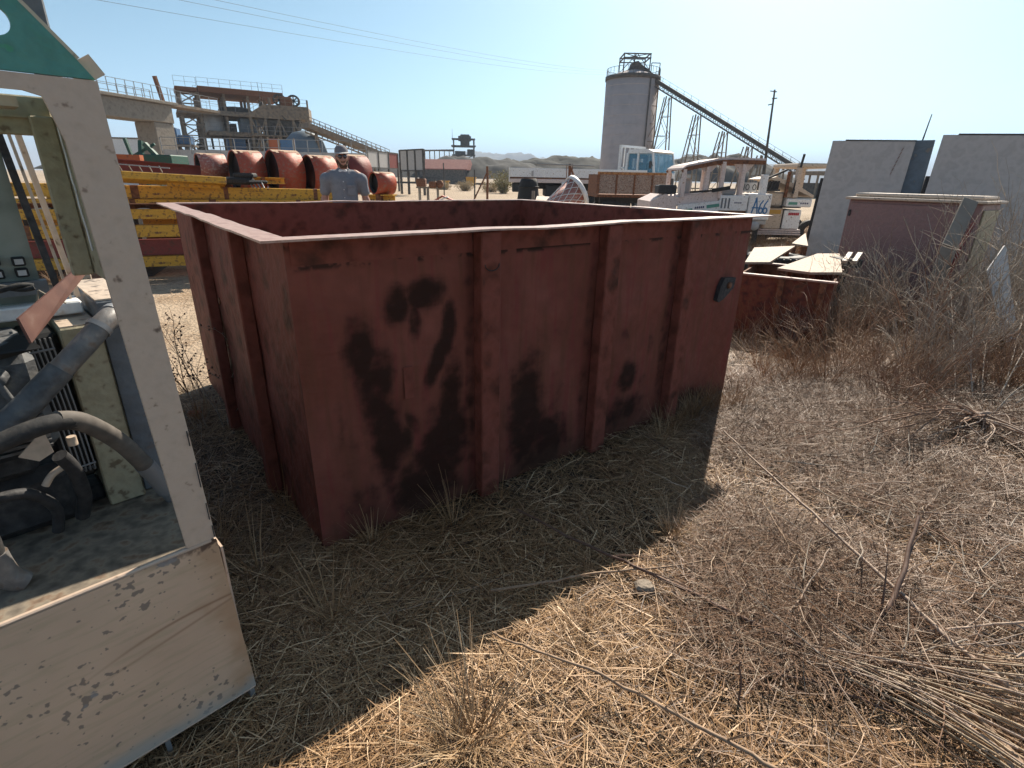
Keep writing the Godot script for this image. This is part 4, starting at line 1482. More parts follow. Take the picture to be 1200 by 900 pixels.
func trucks() -> void:
	# flatbed trailer
	var d := 28.0
	var o := P(600, 209, d) * Vector3(1, 0, 1)
	var tr := thing("flatbed_trailer", "long flatbed trailer with grey white drop side and dark underframe", "trailer", o, 0.02)
	var s := S()
	bx(s, Vector3(-0.1, 1.55, -1.2), Vector3(6.4, 1.62, 1.18))
	obj("deck", s, M.plant_dark, tr)
	for k in 4:
		s = S()
		bx(s, Vector3(-0.1 + k * 1.62, 1.62, 1.18), Vector3(1.5 + k * 1.62, 2.02, 1.23), 0.01)
		obj("side_panel", s, M.white, tr)
	s = S()
	bx(s, Vector3(-0.12, 1.38, 1.2), Vector3(6.4, 1.545, 1.26), 0.01)
	obj("side_rail", s, M.pink_white, tr)
	s = S()
	bx(s, Vector3(-0.12, 1.552, 1.24), Vector3(6.4, 1.60, 1.265))
	obj("rust_strip", s, M.rust, tr)
	s = S()
	bx(s, Vector3(-0.15, 1.4, -1.2), Vector3(-0.11, 2.05, 1.2))
	obj("tail_board", s, M.white, tr)
	for x in [0.9, 2.75, 4.6]:
		s = S()
		bx(s, Vector3(x, 1.66, 1.235), Vector3(x + 0.09, 1.9, 1.27))
		obj("latch", s, M.cab_grey, tr)
	s = S()
	for z in [-0.5, 0.5]:
		bx(s, Vector3(0.1, 1.1, z - 0.08), Vector3(6.3, 1.54, z + 0.08))
	bx(s, Vector3(1.6, 0.75, -1.0), Vector3(3.4, 1.3, 0.9), 0.05)
	bx(s, Vector3(0.0, 0.95, 0.5), Vector3(0.6, 1.36, 1.1), 0.03)
	obj("chassis", s, M.dark, tr)
	for x in [0.95, 4.2, 5.3]:
		s = S()
		wheel(s, Vector3(x, 0.48, 0.85), 0.48, 0.32)
		var w := obj("wheel", s, M.rubber, tr)
		s = S()
		rim(s, Vector3(x, 0.48, 0.85), 0.48, 0.32)
		obj("hub", s, M.dark, w)
		s = S()
		wheel(s, Vector3(x, 0.48, -0.85), 0.48, 0.32)
		obj("wheel", s, M.rubber, tr)
	s = S()
	lathe(s, [Vector2(0, -0.03), Vector2(0.11, -0.03), Vector2(0.11, 0.03), Vector2(0, 0.03)], Transform3D(Basis(Vector3.RIGHT, PI / 2), Vector3(2.82, 1.36, 1.28)), 14)
	lathe(s, [Vector2(0, -0.03), Vector2(0.07, -0.03), Vector2(0.07, 0.03), Vector2(0, 0.03)], Transform3D(Basis(Vector3.RIGHT, PI / 2), Vector3(2.4, 1.36, 1.28)), 14)
	obj("lamp", s, M.white, tr)

	# white truck, front turned to the right and towards us
	var c := P(765, 212, 30.0) * Vector3(1, 0, 1)
	var tk := thing("white_truck", "white flatbed truck with blue tinted cab windows and headboard rack", "truck", c - Vector3(0.495, 0, 2.05), deg_to_rad(-45))
	s = S()
	bx(s, Vector3(0, 0.95, -1.1), Vector3(1.85, 1.98, 1.1), 0.06)
	obj("cab_body", s, M.white, tk)
	s = S()
	prism(s, poly([0.05, 2.92, 1.5, 2.92, 1.62, 3.0, 1.3, 3.12, 0.1, 3.12]), 2.12)
	obj("cab_roof", s, M.white, tk)
	for q in [[0.06, 1.06, 0.0], [0.06, -1.06, 0.0], [1.78, 1.06, -0.2], [1.78, -1.06, -0.2], [0.75, 1.06, -0.04], [0.75, -1.06, -0.04]]:
		s = S()
		bar(s, Vector3(q[0], 1.95, q[1]), Vector3(q[0] + q[2], 2.95, q[1] * 0.95), 0.09 if q[0] != 0.06 else 0.14)
		obj("pillar", s, M.white, tk)
	s = S()
	slab(s, [Vector3(1.82, 1.99, -1.0), Vector3(1.82, 1.99, 1.0), Vector3(1.6, 2.92, 0.95), Vector3(1.6, 2.92, -0.95)], 0.02)
	obj("windscreen", s, M.pane, tk)
	for z in [-1.0, 1.0]:
		s = S()
		slab(s, [Vector3(0.82, 2.0, 1.07 * z), Vector3(1.72, 2.0, 1.07 * z), Vector3(1.55, 2.9, 1.02 * z), Vector3(0.8, 2.9, 1.02 * z)], 0.02)
		obj("door_window", s, M.pane, tk)
		s = S()
		slab(s, [Vector3(0.14, 2.0, 1.07 * z), Vector3(0.7, 2.0, 1.07 * z), Vector3(0.69, 2.9, 1.02 * z), Vector3(0.14, 2.9, 1.02 * z)], 0.02)
		obj("rear_side_window", s, M.pane, tk)
	s = S()
	bx(s, Vector3(0.01, 1.95, -1.0), Vector3(0.05, 2.15, 1.0))
	bx(s, Vector3(0.01, 2.7, -1.0), Vector3(0.05, 2.95, 1.0))
	bx(s, Vector3(0.01, 2.15, -1.0), Vector3(0.05, 2.7, -0.55))
	bx(s, Vector3(0.01, 2.15, 0.55), Vector3(0.05, 2.7, 1.0))
	bx(s, Vector3(0.01, 2.15, -0.06), Vector3(0.05, 2.7, 0.06))
	obj("cab_rear_wall", s, M.blue, tk)
	for z in [-0.5, 0.5]:
		s = S()
		bx(s, Vector3(0.4, 1.7, z - 0.25), Vector3(0.62, 2.5, z + 0.25), 0.06)
		obj("seat", s, M.dark, tk)
	s = S()
	bx(s, Vector3(1.86, 1.25, -0.9), Vector3(1.9, 1.7, 0.9), 0.02)
	obj("grille", s, M.dark, tk)
	s = S()
	bx(s, Vector3(1.86, 0.7, -1.15), Vector3(2.05, 1.0, 1.15), 0.05)
	obj("bumper", s, M.white, tk)
	for z in [-0.8, 0.8]:
		s = S()
		bx(s, Vector3(2.051, 0.78, z - 0.15), Vector3(2.07, 0.93, z + 0.15))
		obj("headlight", s, M.galv, tk)
	s = S()
	for z in [-1.15, 1.15]:
		bar(s, Vector3(-0.35, 1.2, z), Vector3(-0.35, 3.35, z), 0.13)
	bar(s, Vector3(-0.35, 3.3, -1.15), Vector3(-0.35, 3.3, 1.15), 0.12)
	for z in [-0.7, -0.2, 0.3, 0.75]:
		bar(s, Vector3(-0.35, 1.4, z), Vector3(-0.35, 3.25, z), 0.06)
	bar(s, Vector3(-0.35, 2.2, -1.15), Vector3(-0.35, 2.2, 1.15), 0.08)
	obj("headboard_rack", s, M.white, tk)
	s = S()
	bx(s, Vector3(-6.0, 1.25, -1.2), Vector3(-0.45, 1.4, 1.2), 0.02)
	bx(s, Vector3(-6.0, 0.9, -0.45), Vector3(1.6, 1.24, 0.45))
	obj("chassis", s, M.plant_dark, tk)
	for z in [-1.0, 1.0]:
		s = S()
		bx(s, Vector3(-6.0, 1.4, 1.17 * z), Vector3(-0.45, 1.85, 1.2 * z))
		obj("drop_side", s, M.white, tk)
		for x in [1.0, -4.4]:
			s = S()
			wheel(s, Vector3(x, 0.5, 0.9 * z), 0.5, 0.3)
			var w2 := obj("wheel", s, M.rubber, tk)
			s = S()
			rim(s, Vector3(x, 0.5, 0.9 * z), 0.5, 0.3)
			obj("hub", s, M.galv, w2)
	s = S()
	bar(s, Vector3(1.7, 2.3, 1.12), Vector3(1.75, 2.45, 1.35), 0.03)
	box(s, Vector3(0.06, 0.34, 0.2), Transform3D(Basis(), Vector3(1.72, 2.35, 1.38)), 0.02)
	obj("mirror", s, M.dark, tk)

	# rusty drop side trailer
	d = 19.5
	var k1 := 664.0 / d
	o = P(700, 211, d) * Vector3(1, 0, 1)
	var rt := thing("rusty_trailer", "rusty dropside trailer with orange rust rails in front of the white truck", "trailer", o, 0.05)
	for i in 4:
		s = S()
		bx(s, Vector3(0.05 + i * 0.62, 1.12, 0.0), Vector3(0.64 + i * 0.62, 1.73, 0.05), 0.01)
		obj("side_panel", s, M.weathered, rt)
	for i in 5:
		s = S()
		bx(s, Vector3(0.64 + (i - 1) * 0.62, 1.1, 0.002), Vector3(0.69 + (i - 1) * 0.62, 1.76, 0.07))
		obj("stake", s, M.rust, rt)
	s = S()
	bx(s, Vector3(0.0, 1.735, -0.02), Vector3(2.55, 1.82, 0.08), 0.012)
	obj("top_rail", s, worn([0.0, C(0.12, 0.05, 0.02), 0.45, C(0.36, 0.15, 0.05), 0.65, C(0.46, 0.24, 0.1), 1.0, C(0.2, 0.08, 0.03)], 1.6, 0.85, 92), rt)
	s = S()
	bx(s, Vector3(0.0, 1.0, -1.7), Vector3(2.5, 1.095, 0.06), 0.01)
	obj("floor", s, M.rust, rt)
	s = S()
	bx(s, Vector3(0.0, 1.1, -1.72), Vector3(2.5, 1.75, -1.66))
	bx(s, Vector3(0.0, 1.1, -1.65), Vector3(0.04, 1.72, -0.01))
	obj("far_side", s, M.rust, rt)
	s = S()
	bx(s, Vector3(0.2, 0.8, -0.5), Vector3(2.9, 0.99, -0.35))
	bx(s, Vector3(0.2, 0.8, -1.4), Vector3(2.9, 0.99, -1.25))
	bar(s, Vector3(0.55, 0.45, -1.6), Vector3(0.55, 0.45, 0), 0.12)
	obj("chassis", s, M.dark, rt)
	for z in [-0.12, -1.5]:
		s = S()
		wheel(s, Vector3(0.55, 0.45, z), 0.45, 0.25)
		var w3 := obj("wheel", s, M.rubber, rt)
		s = S()
		rim(s, Vector3(0.55, 0.45, z), 0.45, 0.26)
		obj("hub", s, M.pink_white, w3)
	s = S()
	bar(s, Vector3(2.9, 0.9, -0.8), Vector3(3.7, 0.5, -0.6), 0.1)
	bar(s, Vector3(3.7, 0.0, -0.6), Vector3(3.7, 0.6, -0.6), 0.08)
	obj("drawbar", s, M.rust, rt)
	# pile of pale rubble by the trailer
	var pile := thing("rubble_pile", "pile of pale pinkish rubble at the foot of the rusty trailer", "rubble", P(757, 240, 16.0) * Vector3(1, 0, 1))
	for i in 26:
		s = S()
		var a := rnd(0, TAU)
		var rr := rnd(0, 0.75)
		box(s, Vector3(rnd(0.15, 0.4), rnd(0.1, 0.25), rnd(0.15, 0.4)), Transform3D(Basis.from_euler(Vector3(rnd(-0.5, 0.5), rnd(0, 3), rnd(-0.5, 0.5))), Vector3(cos(a) * rr, 0.06 + (0.8 - rr) * rnd(0.2, 1.25), sin(a) * rr * 0.8)), 0.04)
		obj("stone", s, M.pink_white if i % 3 else M.concrete, pile)

# ---------------------------------------------------------------- underground loaders
func ribbon(st: SurfaceTool, p: Array, w: float, z: float) -> void:   # a sprayed stroke on a plate that faces +z
	for i in p.size() - 1:
		var a: Vector2 = p[i]
		var b: Vector2 = p[i + 1]
		var d := (b - a).normalized() * w * 0.5
		var n := Vector2(-d.y, d.x)
		a -= d * 0.7
		b += d * 0.7
		face(st, [Vector3(a.x + n.x, a.y + n.y, z), Vector3(a.x - n.x, a.y - n.y, z), Vector3(b.x - n.x, b.y - n.y, z), Vector3(b.x + n.x, b.y + n.y, z)], Vector3(0, 0, 1))
		z += 0.0006

func loaders() -> void:
	var s := S()
	var blue_paint := plain(C(0.03, 0.16, 0.36), 0.6)
	var dark_print := plain(C(0.06, 0.07, 0.14), 0.7)
	var d := 14.5
	var o := P(785, 212.4, d) * Vector3(1, 0, 1)
	var ld := thing("underground_loader", "low white underground loader with arched canopy and blue sprayed number", "loader", o)
	ld.scale = Vector3(1.0, 0.965, 1.0)
	# body
	s = S()
	prism(s, poly([-0.45, 0.62, 0.25, 0.62, 0.25, 1.22, -0.1, 1.28, -0.45, 1.1]), 1.5, Transform3D(Basis(), Vector3(0, 0, -0.76)))
	obj("nose", s, M.pink_white, ld)
	s = S()
	prism(s, poly([0.26, 1.0, 1.32, 1.13, 1.32, 1.36, 0.9, 1.33, 0.26, 1.22]), 1.4, Transform3D(Basis(), Vector3(0, 0, -0.74)))
	obj("bonnet", s, M.pink_white, ld)
	s = S()
	prism(s, poly([0.28, 0.70, 0.95, 0.80, 1.34, 0.86, 1.34, 1.15, 0.28, 1.02]), 0.05, Transform3D(Basis(), Vector3(0, 0, 0.0)))
	obj("side_plate", s, M.white, ld)
	s = S()
	bx(s, Vector3(1.345, 0.90, -0.9), Vector3(2.07, 1.29, 0.03), 0.015)
	obj("engine_cover", s, M.white, ld)
	s = S()
	bx(s, Vector3(2.09, 0.68, -0.9), Vector3(2.66, 1.34, 0.06), 0.015)
	var np := obj("number_panel", s, M.white, ld)
	# sprayed A66
	s = S()
	ribbon(s, [Vector2(2.19, 0.86), Vector2(2.235, 1.06), Vector2(2.27, 1.24), Vector2(2.30, 1.05), Vector2(2.335, 0.85)], 0.035, 0.0625)
	ribbon(s, [Vector2(2.19, 0.99), Vector2(2.34, 0.99)], 0.03, 0.0665)
	for x in [2.36, 2.475]:
		var pts := [Vector2(x + 0.085, 1.17), Vector2(x + 0.03, 1.08), Vector2(x + 0.005, 0.96)]
		for k in 9:
			var a := PI + TAU * k / 8.0
			pts.append(Vector2(x + 0.055 + cos(a) * 0.05, 0.92 + sin(a) * 0.07))
		ribbon(s, pts, 0.033, 0.0625)
	obj("lettering", s, blue_paint, np)
	s = S()
	ribbon(s, [Vector2(2.56, 1.30), Vector2(2.63, 1.21)], 0.012, 0.0625)
	ribbon(s, [Vector2(2.60, 1.30), Vector2(2.57, 1.19)], 0.012, 0.064)
	obj("scratch_mark", s, dark_print, np)
	for q in [[0.34, 0.86, 0.32, 0.075], [1.02, 0.99, 0.32, 0.085]]:
		s = S()
		bar(s, Vector3(q[0], q[1], 0.028), Vector3(q[0] + q[2], q[1] + 0.05, 0.028), 0.004, q[3])
		obj("green_label", s, M.green, ld)
	s = S()
	for k in 5:
		bx(s, Vector3(0.72 + k * 0.05, 0.93 + k * 0.006, 0.026), Vector3(0.755 + k * 0.05, 0.985 + k * 0.006, 0.029))
	obj("small_print", s, dark_print, ld)
	s = S()
	for k in 4:
		bx(s, Vector3(1.72 + k * 0.05, 1.09, 0.031), Vector3(1.755 + k * 0.05, 1.12, 0.034))
	obj("small_print", s, dark_print, ld)
	s = S()
	for k in 3:
		bx(s, Vector3(1.38 + k * 0.09, 0.96, 0.031), Vector3(1.42 + k * 0.09, 1.22, 0.036))
	obj("louvre", s, M.grey_paint, ld)
	# black box on the nose
	s = S()
	bx(s, Vector3(-0.25, 1.29, -0.5), Vector3(0.22, 1.52, -0.05), 0.03)
	obj("lamp_box", s, M.dark, ld)
	s = S()
	for x in [-0.18, -0.05, 0.1, 0.2]:
		bar(s, Vector3(x, 1.18, -0.1), Vector3(x, 1.3, -0.1), 0.05)
	obj("bracket", s, M.pink_white, ld)
	# canopy
	var cp := [[0.30, 1.95], [0.42, 2.03], [0.75, 2.10], [1.2, 2.20], [1.5, 2.22], [2.36, 2.21]]
	s = S()
	var pp := PackedVector2Array()
	for q in cp:
		pp.append(Vector2(q[0], q[1]))
	for k in cp.size():
		var q: Array = cp[cp.size() - 1 - k]
		pp.append(Vector2(q[0], q[1] - 0.05))
	prism(s, pp, 1.5, Transform3D(Basis(), Vector3(0, 0, -0.78)))
	obj("canopy_roof", s, M.pink_white, ld)
	s = S()
	for z in [-0.04, -1.5]:
		for i in cp.size() - 1:
			bar(s, Vector3(cp[i][0], cp[i][1] - 0.1, z), Vector3(cp[i + 1][0], cp[i + 1][1] - 0.1, z), 0.09, 0.1)
	obj("canopy_edge", s, M.rust, ld)
	for q in [[0.36, 1.92, 0.36, -0.04, 0.10], [0.96, 2.05, 0.96, -0.10, 0.17], [1.33, 2.12, 1.33, -0.04, 0.10], [1.86, 2.12, 1.86, -0.10, 0.19], [0.36, 1.92, 0.36, -1.5, 0.10], [1.33, 2.12, 1.33, -1.5, 0.10], [1.86, 2.12, 1.86, -1.5, 0.15]]:
		s = S()
		bar(s, Vector3(q[2], 1.2, q[3]), Vector3(q[0], q[1], q[3]), q[4], 0.1, 0.01)
		obj("canopy_post", s, M.pink_white, ld)
	s = S()
	for q in [[0.96, -0.10], [1.86, -0.10]]:
		prism(s, poly([q[0] - 0.28, 2.10, q[0] + 0.28, 2.10, q[0] + 0.09, 1.86, q[0] - 0.09, 1.86]), 0.05, Transform3D(Basis(), Vector3(0, 0, q[1])))
	obj("gusset", s, M.pink_white, ld)
	s = S()
	bar(s, Vector3(0.55, 1.35, 0.0), Vector3(1.15, 1.40, 0.0), 0.05)
	bar(s, Vector3(1.12, 1.4, 0.0), Vector3(1.55, 1.48, 0.0), 0.09)
	obj("hose", s, M.rubber, ld)
	s = S()
	bx(s, Vector3(1.42, 1.29, -0.7), Vector3(1.82, 1.44, -0.2), 0.04)
	obj("tool_box", s, M.cab_grey, ld)
	s = S()
	bx(s, Vector3(0.55, 1.25, -1.2), Vector3(0.85, 1.7, -0.85), 0.06)
	obj("seat", s, M.cab_grey, ld)
	s = S()
	bx(s, Vector3(1.96, 1.38, -0.4), Vector3(2.40, 1.62, -0.36), 0.01)
	var mp := obj("marked_plate", s, M.cab_grey, ld)
	s = S()
	ribbon(s, [Vector2(2.00, 1.42), Vector2(2.01, 1.56), Vector2(2.06, 1.43), Vector2(2.07, 1.57)], 0.02, -0.357)
	for x in [2.15, 2.33]:
		var pts := []
		for k in 9:
			pts.append(Vector2(x + cos(TAU * k / 8) * 0.045, 1.5 + sin(TAU * k / 8) * 0.07))
		ribbon(s, pts, 0.02, -0.357)
	obj("paint_mark", s, M.black, mp)
	s = S()
	bar(s, Vector3(2.42, 1.3, -0.05), Vector3(2.42, 1.82, -0.05), 0.17, 0.15, 0.015)
	obj("mast_base", s, M.white, ld)
	s = S()
	bx(s, Vector3(-0.3, 0.35, -1.4), Vector3(2.0, 0.85, -0.12), 0.03)
	bx(s, Vector3(1.36, 0.62, -0.9), Vector3(2.07, 0.89, -0.02), 0.02)
	obj("chassis", s, M.rust, ld)
	for x in [0.0, 1.55]:
		for z in [-0.2, -1.35]:
			s = S()
			wheel(s, Vector3(x, 0.46, z), 0.46, 0.34)
			var w := obj("wheel", s, M.rubber, ld)
			s = S()
			rim(s, Vector3(x, 0.46, z), 0.46, 0.34)
			obj("rim", s, M.pink_white, w)
	s = S()
	lathe(s, [Vector2(0, -0.05), Vector2(0.1, -0.05), Vector2(0.12, 0.02), Vector2(0.1, 0.06), Vector2(0, 0.06)], Transform3D(Basis(Vector3.RIGHT, PI / 2), Vector3(2.35, 0.52, 0.02)), 16)
	bx(s, Vector3(2.12, 0.55, -0.2), Vector3(2.64, 0.677, 0.0), 0.02)
	obj("work_lamp", s, M.cab_grey, ld)
	s = S()
	bar(s, Vector3(2.42, 0.0, -0.05), Vector3(2.42, 0.5, -0.05), 0.1)
	obj("prop", s, M.dark, ld)

	# second machine, to the right and a little behind
	d = 15.5
	o = P(900, 214.5, d) * Vector3(1, 0, 1)
	var ut := thing("utility_vehicle", "beige underground utility vehicle with red lettered hatch behind the loader", "vehicle", o)
	s = S()
	bx(s, Vector3(0.1, 0.36, -1.2), Vector3(0.56, 0.92, 0.0), 0.02)
	obj("battery_cover", s, M.cream, ut)
	s = S()
	bx(s, Vector3(0.6, 0.36, -1.2), Vector3(1.08, 0.87, 0.0), 0.02)
	var ht := obj("hatch", s, M.white, ut)
	s = S()
	for k in 6:
		bx(s, Vector3(0.72 + k * 0.05, 0.73, 0.002), Vector3(0.762 + k * 0.05, 0.80, 0.006))
	obj("red_lettering", s, plain(C(0.45, 0.02, 0.03), 0.6), ht)
	s = S()
	bx(s, Vector3(0.16, 0.76, 0.002), Vector3(0.50, 0.87, 0.007))
	obj("orange_label", s, plain(C(0.5, 0.28, 0.05), 0.6), ut)
	s = S()
	bx(s, Vector3(0.6, 0.95, -1.2), Vector3(1.3, 1.17, 0.02), 0.02)
	obj("upper_panel", s, M.white, ut)
	s = S()
	bx(s, Vector3(0.66, 1.01, 0.022), Vector3(0.90, 1.08, 0.027))
	obj("green_label", s, M.green, ut)
	s = S()
	for k in 4:
		bx(s, Vector3(0.98 + k * 0.06, 1.03, 0.022), Vector3(1.02 + k * 0.06, 1.07, 0.026))
	obj("small_print", s, dark_print, ut)
	s = S()
	bx(s, Vector3(0.15, 0.925, -1.0), Vector3(1.0, 0.948, 0.06))
	bx(s, Vector3(0.561, 0.4, -0.6), Vector3(0.599, 0.9, -0.02))
	obj("dark_gap_strip", s, M.dark, ut)  # dark strips between the panels
	s = S()
	bx(s, Vector3(0.1, 0.95, -1.1), Vector3(0.55, 1.33, -0.1), 0.04)
	bx(s, Vector3(0.58, 1.175, -0.8), Vector3(0.86, 1.33, -0.1), 0.03)
	obj("engine_housing", s, M.cream, ut)
	s = S()
	prism(s, poly([0.0, 1.66, 0.25, 1.62, 1.36, 1.20, 1.36, 1.26, 0.9, 1.50, 0.25, 1.73]), 1.3, Transform3D(Basis(), Vector3(0, 0, -0.72)))
	obj("mudguard", s, M.cream, ut)
	s = S()
	bx(s, Vector3(0.72, 1.96, -1.5), Vector3(1.7, 2.08, 0.0), 0.03)
	obj("canopy_roof", s, M.cream, ut)
	for q in [[0.56, 1.86, -0.05, 0.07], [0.8, 1.96, -0.02, 0.12], [1.6, 1.96, -0.05, 0.1], [0.8, 1.96, -1.4, 0.1], [1.6, 1.96, -1.4, 0.1]]:
		s = S()
		bar(s, Vector3(q[0], 1.2, q[2]), Vector3(q[0], q[1], q[2]), q[3])
		obj("canopy_post", s, M.rust if q[0] < 0.6 else M.cream, ut)
	s = S()
	for k in 5:
		bar(s, Vector3(-0.12 + k * 0.1, 1.35, 0), Vector3(-0.02 + k * 0.08, 1.62, 0), 0.035)
	bar(s, Vector3(-0.15, 1.36, 0), Vector3(0.36, 1.38, 0), 0.05)
	bar(s, Vector3(-0.15, 1.62, 0), Vector3(0.46, 1.9, 0), 0.05)
	bx(s, Vector3(-0.15, 1.36, -0.3), Vector3(0.35, 1.6, -0.1), 0.02)
	obj("boom_frame", s, M.dark, ut)
	s = S()
	bar(s, Vector3(0.72, 1.3, 0.02), Vector3(0.84, 2.3, 0.0), 0.045)
	obj("exhaust_stack", s, M.dark, ut)
	s = S()
	for k in 3:
		bx(s, Vector3(-0.2 + 0.12 * k, 0.20 + 0.055 * k, -0.9), Vector3(1.15, 0.24 + 0.055 * k, 0.05 - 0.03 * k), 0.006)
	obj("step", s, M.pink_white, ut)
	s = S()
	bx(s, Vector3(0.0, 0.12, -1.0), Vector3(1.2, 0.195, -0.05))
	obj("chassis", s, M.dark, ut)
	for x in [0.15, 1.5]:
		for z in [-0.25, -1.2]:
			s = S()
			wheel(s, Vector3(x, 0.30, z), 0.30, 0.2)
			obj("wheel", s, M.rubber, ut)
	# tall mast
	var mb := P(895, 214, 24.0) * Vector3(1, 0, 1)
	var mt := thing("radio_mast", "thin tall dark radio mast standing behind the loader canopy", "mast", mb)
	var top := P(908, 105, 24.0)
	s = S()
	tube(s, [Vector3.ZERO, Vector3((top.x - mb.x) * 0.5, top.y * 0.5, 0), top - mb], 0.075, 0.035, 8)
	obj("pole", s, M.plant_dark, mt)
	s = S()
	var tp := top - mb
	bar(s, tp + Vector3(-0.18, -0.05, 0), tp + Vector3(0.1, -0.08, 0), 0.03)
	bar(s, tp + Vector3(-0.05, -0.32, 0), tp + Vector3(0.15, -0.3, 0), 0.04)
	bar(s, tp + Vector3(-0.16, -0.55, 0), tp + Vector3(0.05, -0.5, 0), 0.04)
	obj("aerial", s, M.plant_dark, mt)
	# black tyre added to stand for the shade in the gap
	var ty := thing("added_dark_tyre", "large black tyre added to darken the shadowy gap beside the cream steel plates", "tyre", P(912, 290, 9.5) * Vector3(1, 0, 1))
	s = S()
	wheel(s, Vector3(0, 0.20, 0), 0.5, 0.38, Vector3.UP)
	obj("tread", s, M.black, ty)
	s = S()
	for k in 30:
		var a := TAU * k / 30.0
		bar(s, Vector3(cos(a) * 0.5, 0.03, sin(a) * 0.5), Vector3(cos(a + 0.1) * 0.503, 0.37, sin(a + 0.1) * 0.503), 0.03, 0.02)
	obj("lugs", s, M.black, ty)

# ---------------------------------------------------------------- grey cabins at the right
func cabinets() -> void:
	var turn := deg_to_rad(-35)
	var ex := Vector3(cos(turn), 0, -sin(turn))
	var s := S()
	var p1 := G(941, 306)
	var hh := 2.37
	var labels := ["grey steel cabin with a thin dark top edge, left of the two big ones", "larger grey steel cabin at the right edge of the picture"]
	var starts := [p1, p1 + ex * 1.74]
	var widths := [1.36, 2.0]
	for i in 2:
		var o := thing("steel_cabin", labels[i], "cabin", starts[i], turn, "grey steel cabins")
		o.rotation.z = -0.03
		var w: float = widths[i]
		var h := hh + 0.06 * i
		s = S()
		bx(s, Vector3(0.03, 0.1, -1.4), Vector3(w, h, -0.03), 0.015)
		obj("body", s, M.cab_grey, o)
		s = S()
		bx(s, Vector3(0.0, 0.08, -0.029), Vector3(w, h - 0.004, 0.0), 0.008)
		obj("front_panel", s, M.cab_grey, o)
		s = S()
		bx(s, Vector3(0.22, h + 0.001, -1.4), Vector3(w + 0.01, h + 0.018, 0.01))
		obj("top_edge", s, M.plant_dark, o)
		s = S()
		bx(s, Vector3(-0.06, 0.05, -0.9), Vector3(0.028, h - 0.7, -0.06))
		obj("dark_side_strip", s, M.dark, o)  # dark strip along the left side
		s = S()
		for x in [0.2, w - 0.3]:
			bx(s, Vector3(x, 0, -1.2), Vector3(x + 0.14, 0.095, -0.1))
		obj("skid", s, M.dark, o)
		if i == 0:
			s = S()
			for k in 7:
				var y := 1.78 + k * 0.07
				bar(s, Vector3(w - 0.25 + k * 0.012, y, 0.004), Vector3(w - 0.24 + k * 0.014, y + 0.05, 0.004), 0.02, 0.008)
			obj("rust_scratch", s, M.rust, o)
	var g1 := thing("recessed_panel", "narrow blue grey steel panel in the gap between the grey cabins", "panel", p1 + ex * 1.38 - Vector3(sin(turn), 0, cos(turn)) * 0.12, turn)
	s = S()
	bx(s, Vector3(0, 1.35, -0.05), Vector3(0.34, hh - 0.02, 0.0), 0.006)
	obj("sheet", s, M.blue_grey, g1)
	s = S()
	for x in [0.0, 0.28]:
		bx(s, Vector3(x, 0, -0.12), Vector3(x + 0.06, hh - 0.05, -0.06))
	bx(s, Vector3(0.06, 1.0, -0.12), Vector3(0.28, 1.3, -0.06))
	obj("frame", s, M.dark, g1)
	var an := thing("whip_antenna", "thin whip antenna sticking up between the grey cabins", "antenna", p1 + ex * 1.52 - Vector3(sin(turn), 0, cos(turn)) * 0.5, 0)
	s = S()
	tube(s, [Vector3(0, 0, 0), Vector3(0.0, 2.3, 0), Vector3(0.05, 2.82, 0)], 0.02, 0.008, 6)
	obj("rod", s, M.dark, an)
	s = S()
	lathe(s, [Vector2(0, 0), Vector2(0.06, 0), Vector2(0.05, 0.12), Vector2(0, 0.12)], Transform3D(), 10)
	obj("base", s, M.dark, an)

	# maroon chest with pale lid
	turn = deg_to_rad(-55)
	var q := P(999, 217, 7.6) * Vector3(1, 0, 1)
	var ch := thing("maroon_cabinet", "maroon tinted steel cabinet with pale double lid among dry weeds", "cabinet", q, turn)
	s = S()
	bx(s, Vector3(0, 0.06, -0.66), Vector3(1.45, 1.37, -0.02), 0.012)
	obj("body", s, M.maroon, ch)
	s = S()
	bx(s, Vector3(0.04, 0.10, -0.018), Vector3(1.38, 1.33, 0.0), 0.006)
	obj("door", s, M.maroon, ch)
	s = S()
	bx(s, Vector3(-0.03, 1.372, -0.70), Vector3(1.50, 1.405, 0.05), 0.008)
	obj("lid", s, M.cream, ch)
	s = S()
	bx(s, Vector3(0.02, 1.406, -0.66), Vector3(1.42, 1.455, -0.1), 0.016)
	obj("upper_lid", s, M.cream, ch)
	s = S()
	bx(s, Vector3(1.452, 0.3, -0.6), Vector3(1.47, 1.3, -0.08), 0.004)
	obj("side_panel", s, M.olive, ch)
	s = S()
	for x in [0.1, 1.25]:
		bx(s, Vector3(x, 0, -0.6), Vector3(x + 0.1, 0.055, -0.05))
	obj("foot", s, M.dark, ch)
	s = S()
	bx(s, Vector3(0.035, 1.16, 0.001), Vector3(0.06, 1.24, 0.02))
	obj("hinge", s, M.dark, ch)
	var lp := thing("leaning_strip", "grey bent steel strip leaning on the maroon cabinet", "steel strip", P(1098, 335, 6.0) * Vector3(1, 0, 1))
	s = S()
	var up := P(1138, 234, 6.28) - lp.position
	var md := P(1112, 290, 6.05) - lp.position
	bar(s, Vector3(-0.12, 0, 0.1), md, 0.15, 0.03, 0.006, Vector3(-0.4, 0, 1))
	bar(s, md, up, 0.15, 0.03, 0.006, Vector3(-0.4, 0, 1))
	obj("strip", s, M.concrete, lp)
	s = S()
	tube(s, [Vector3(-0.02, 0, 0.12), md + Vector3(0.1, -0.02, 0.02), up + Vector3(0.11, -0.25, 0.0)], 0.02, -1, 6)
	obj("red_edge", s, M.steel_red, lp)
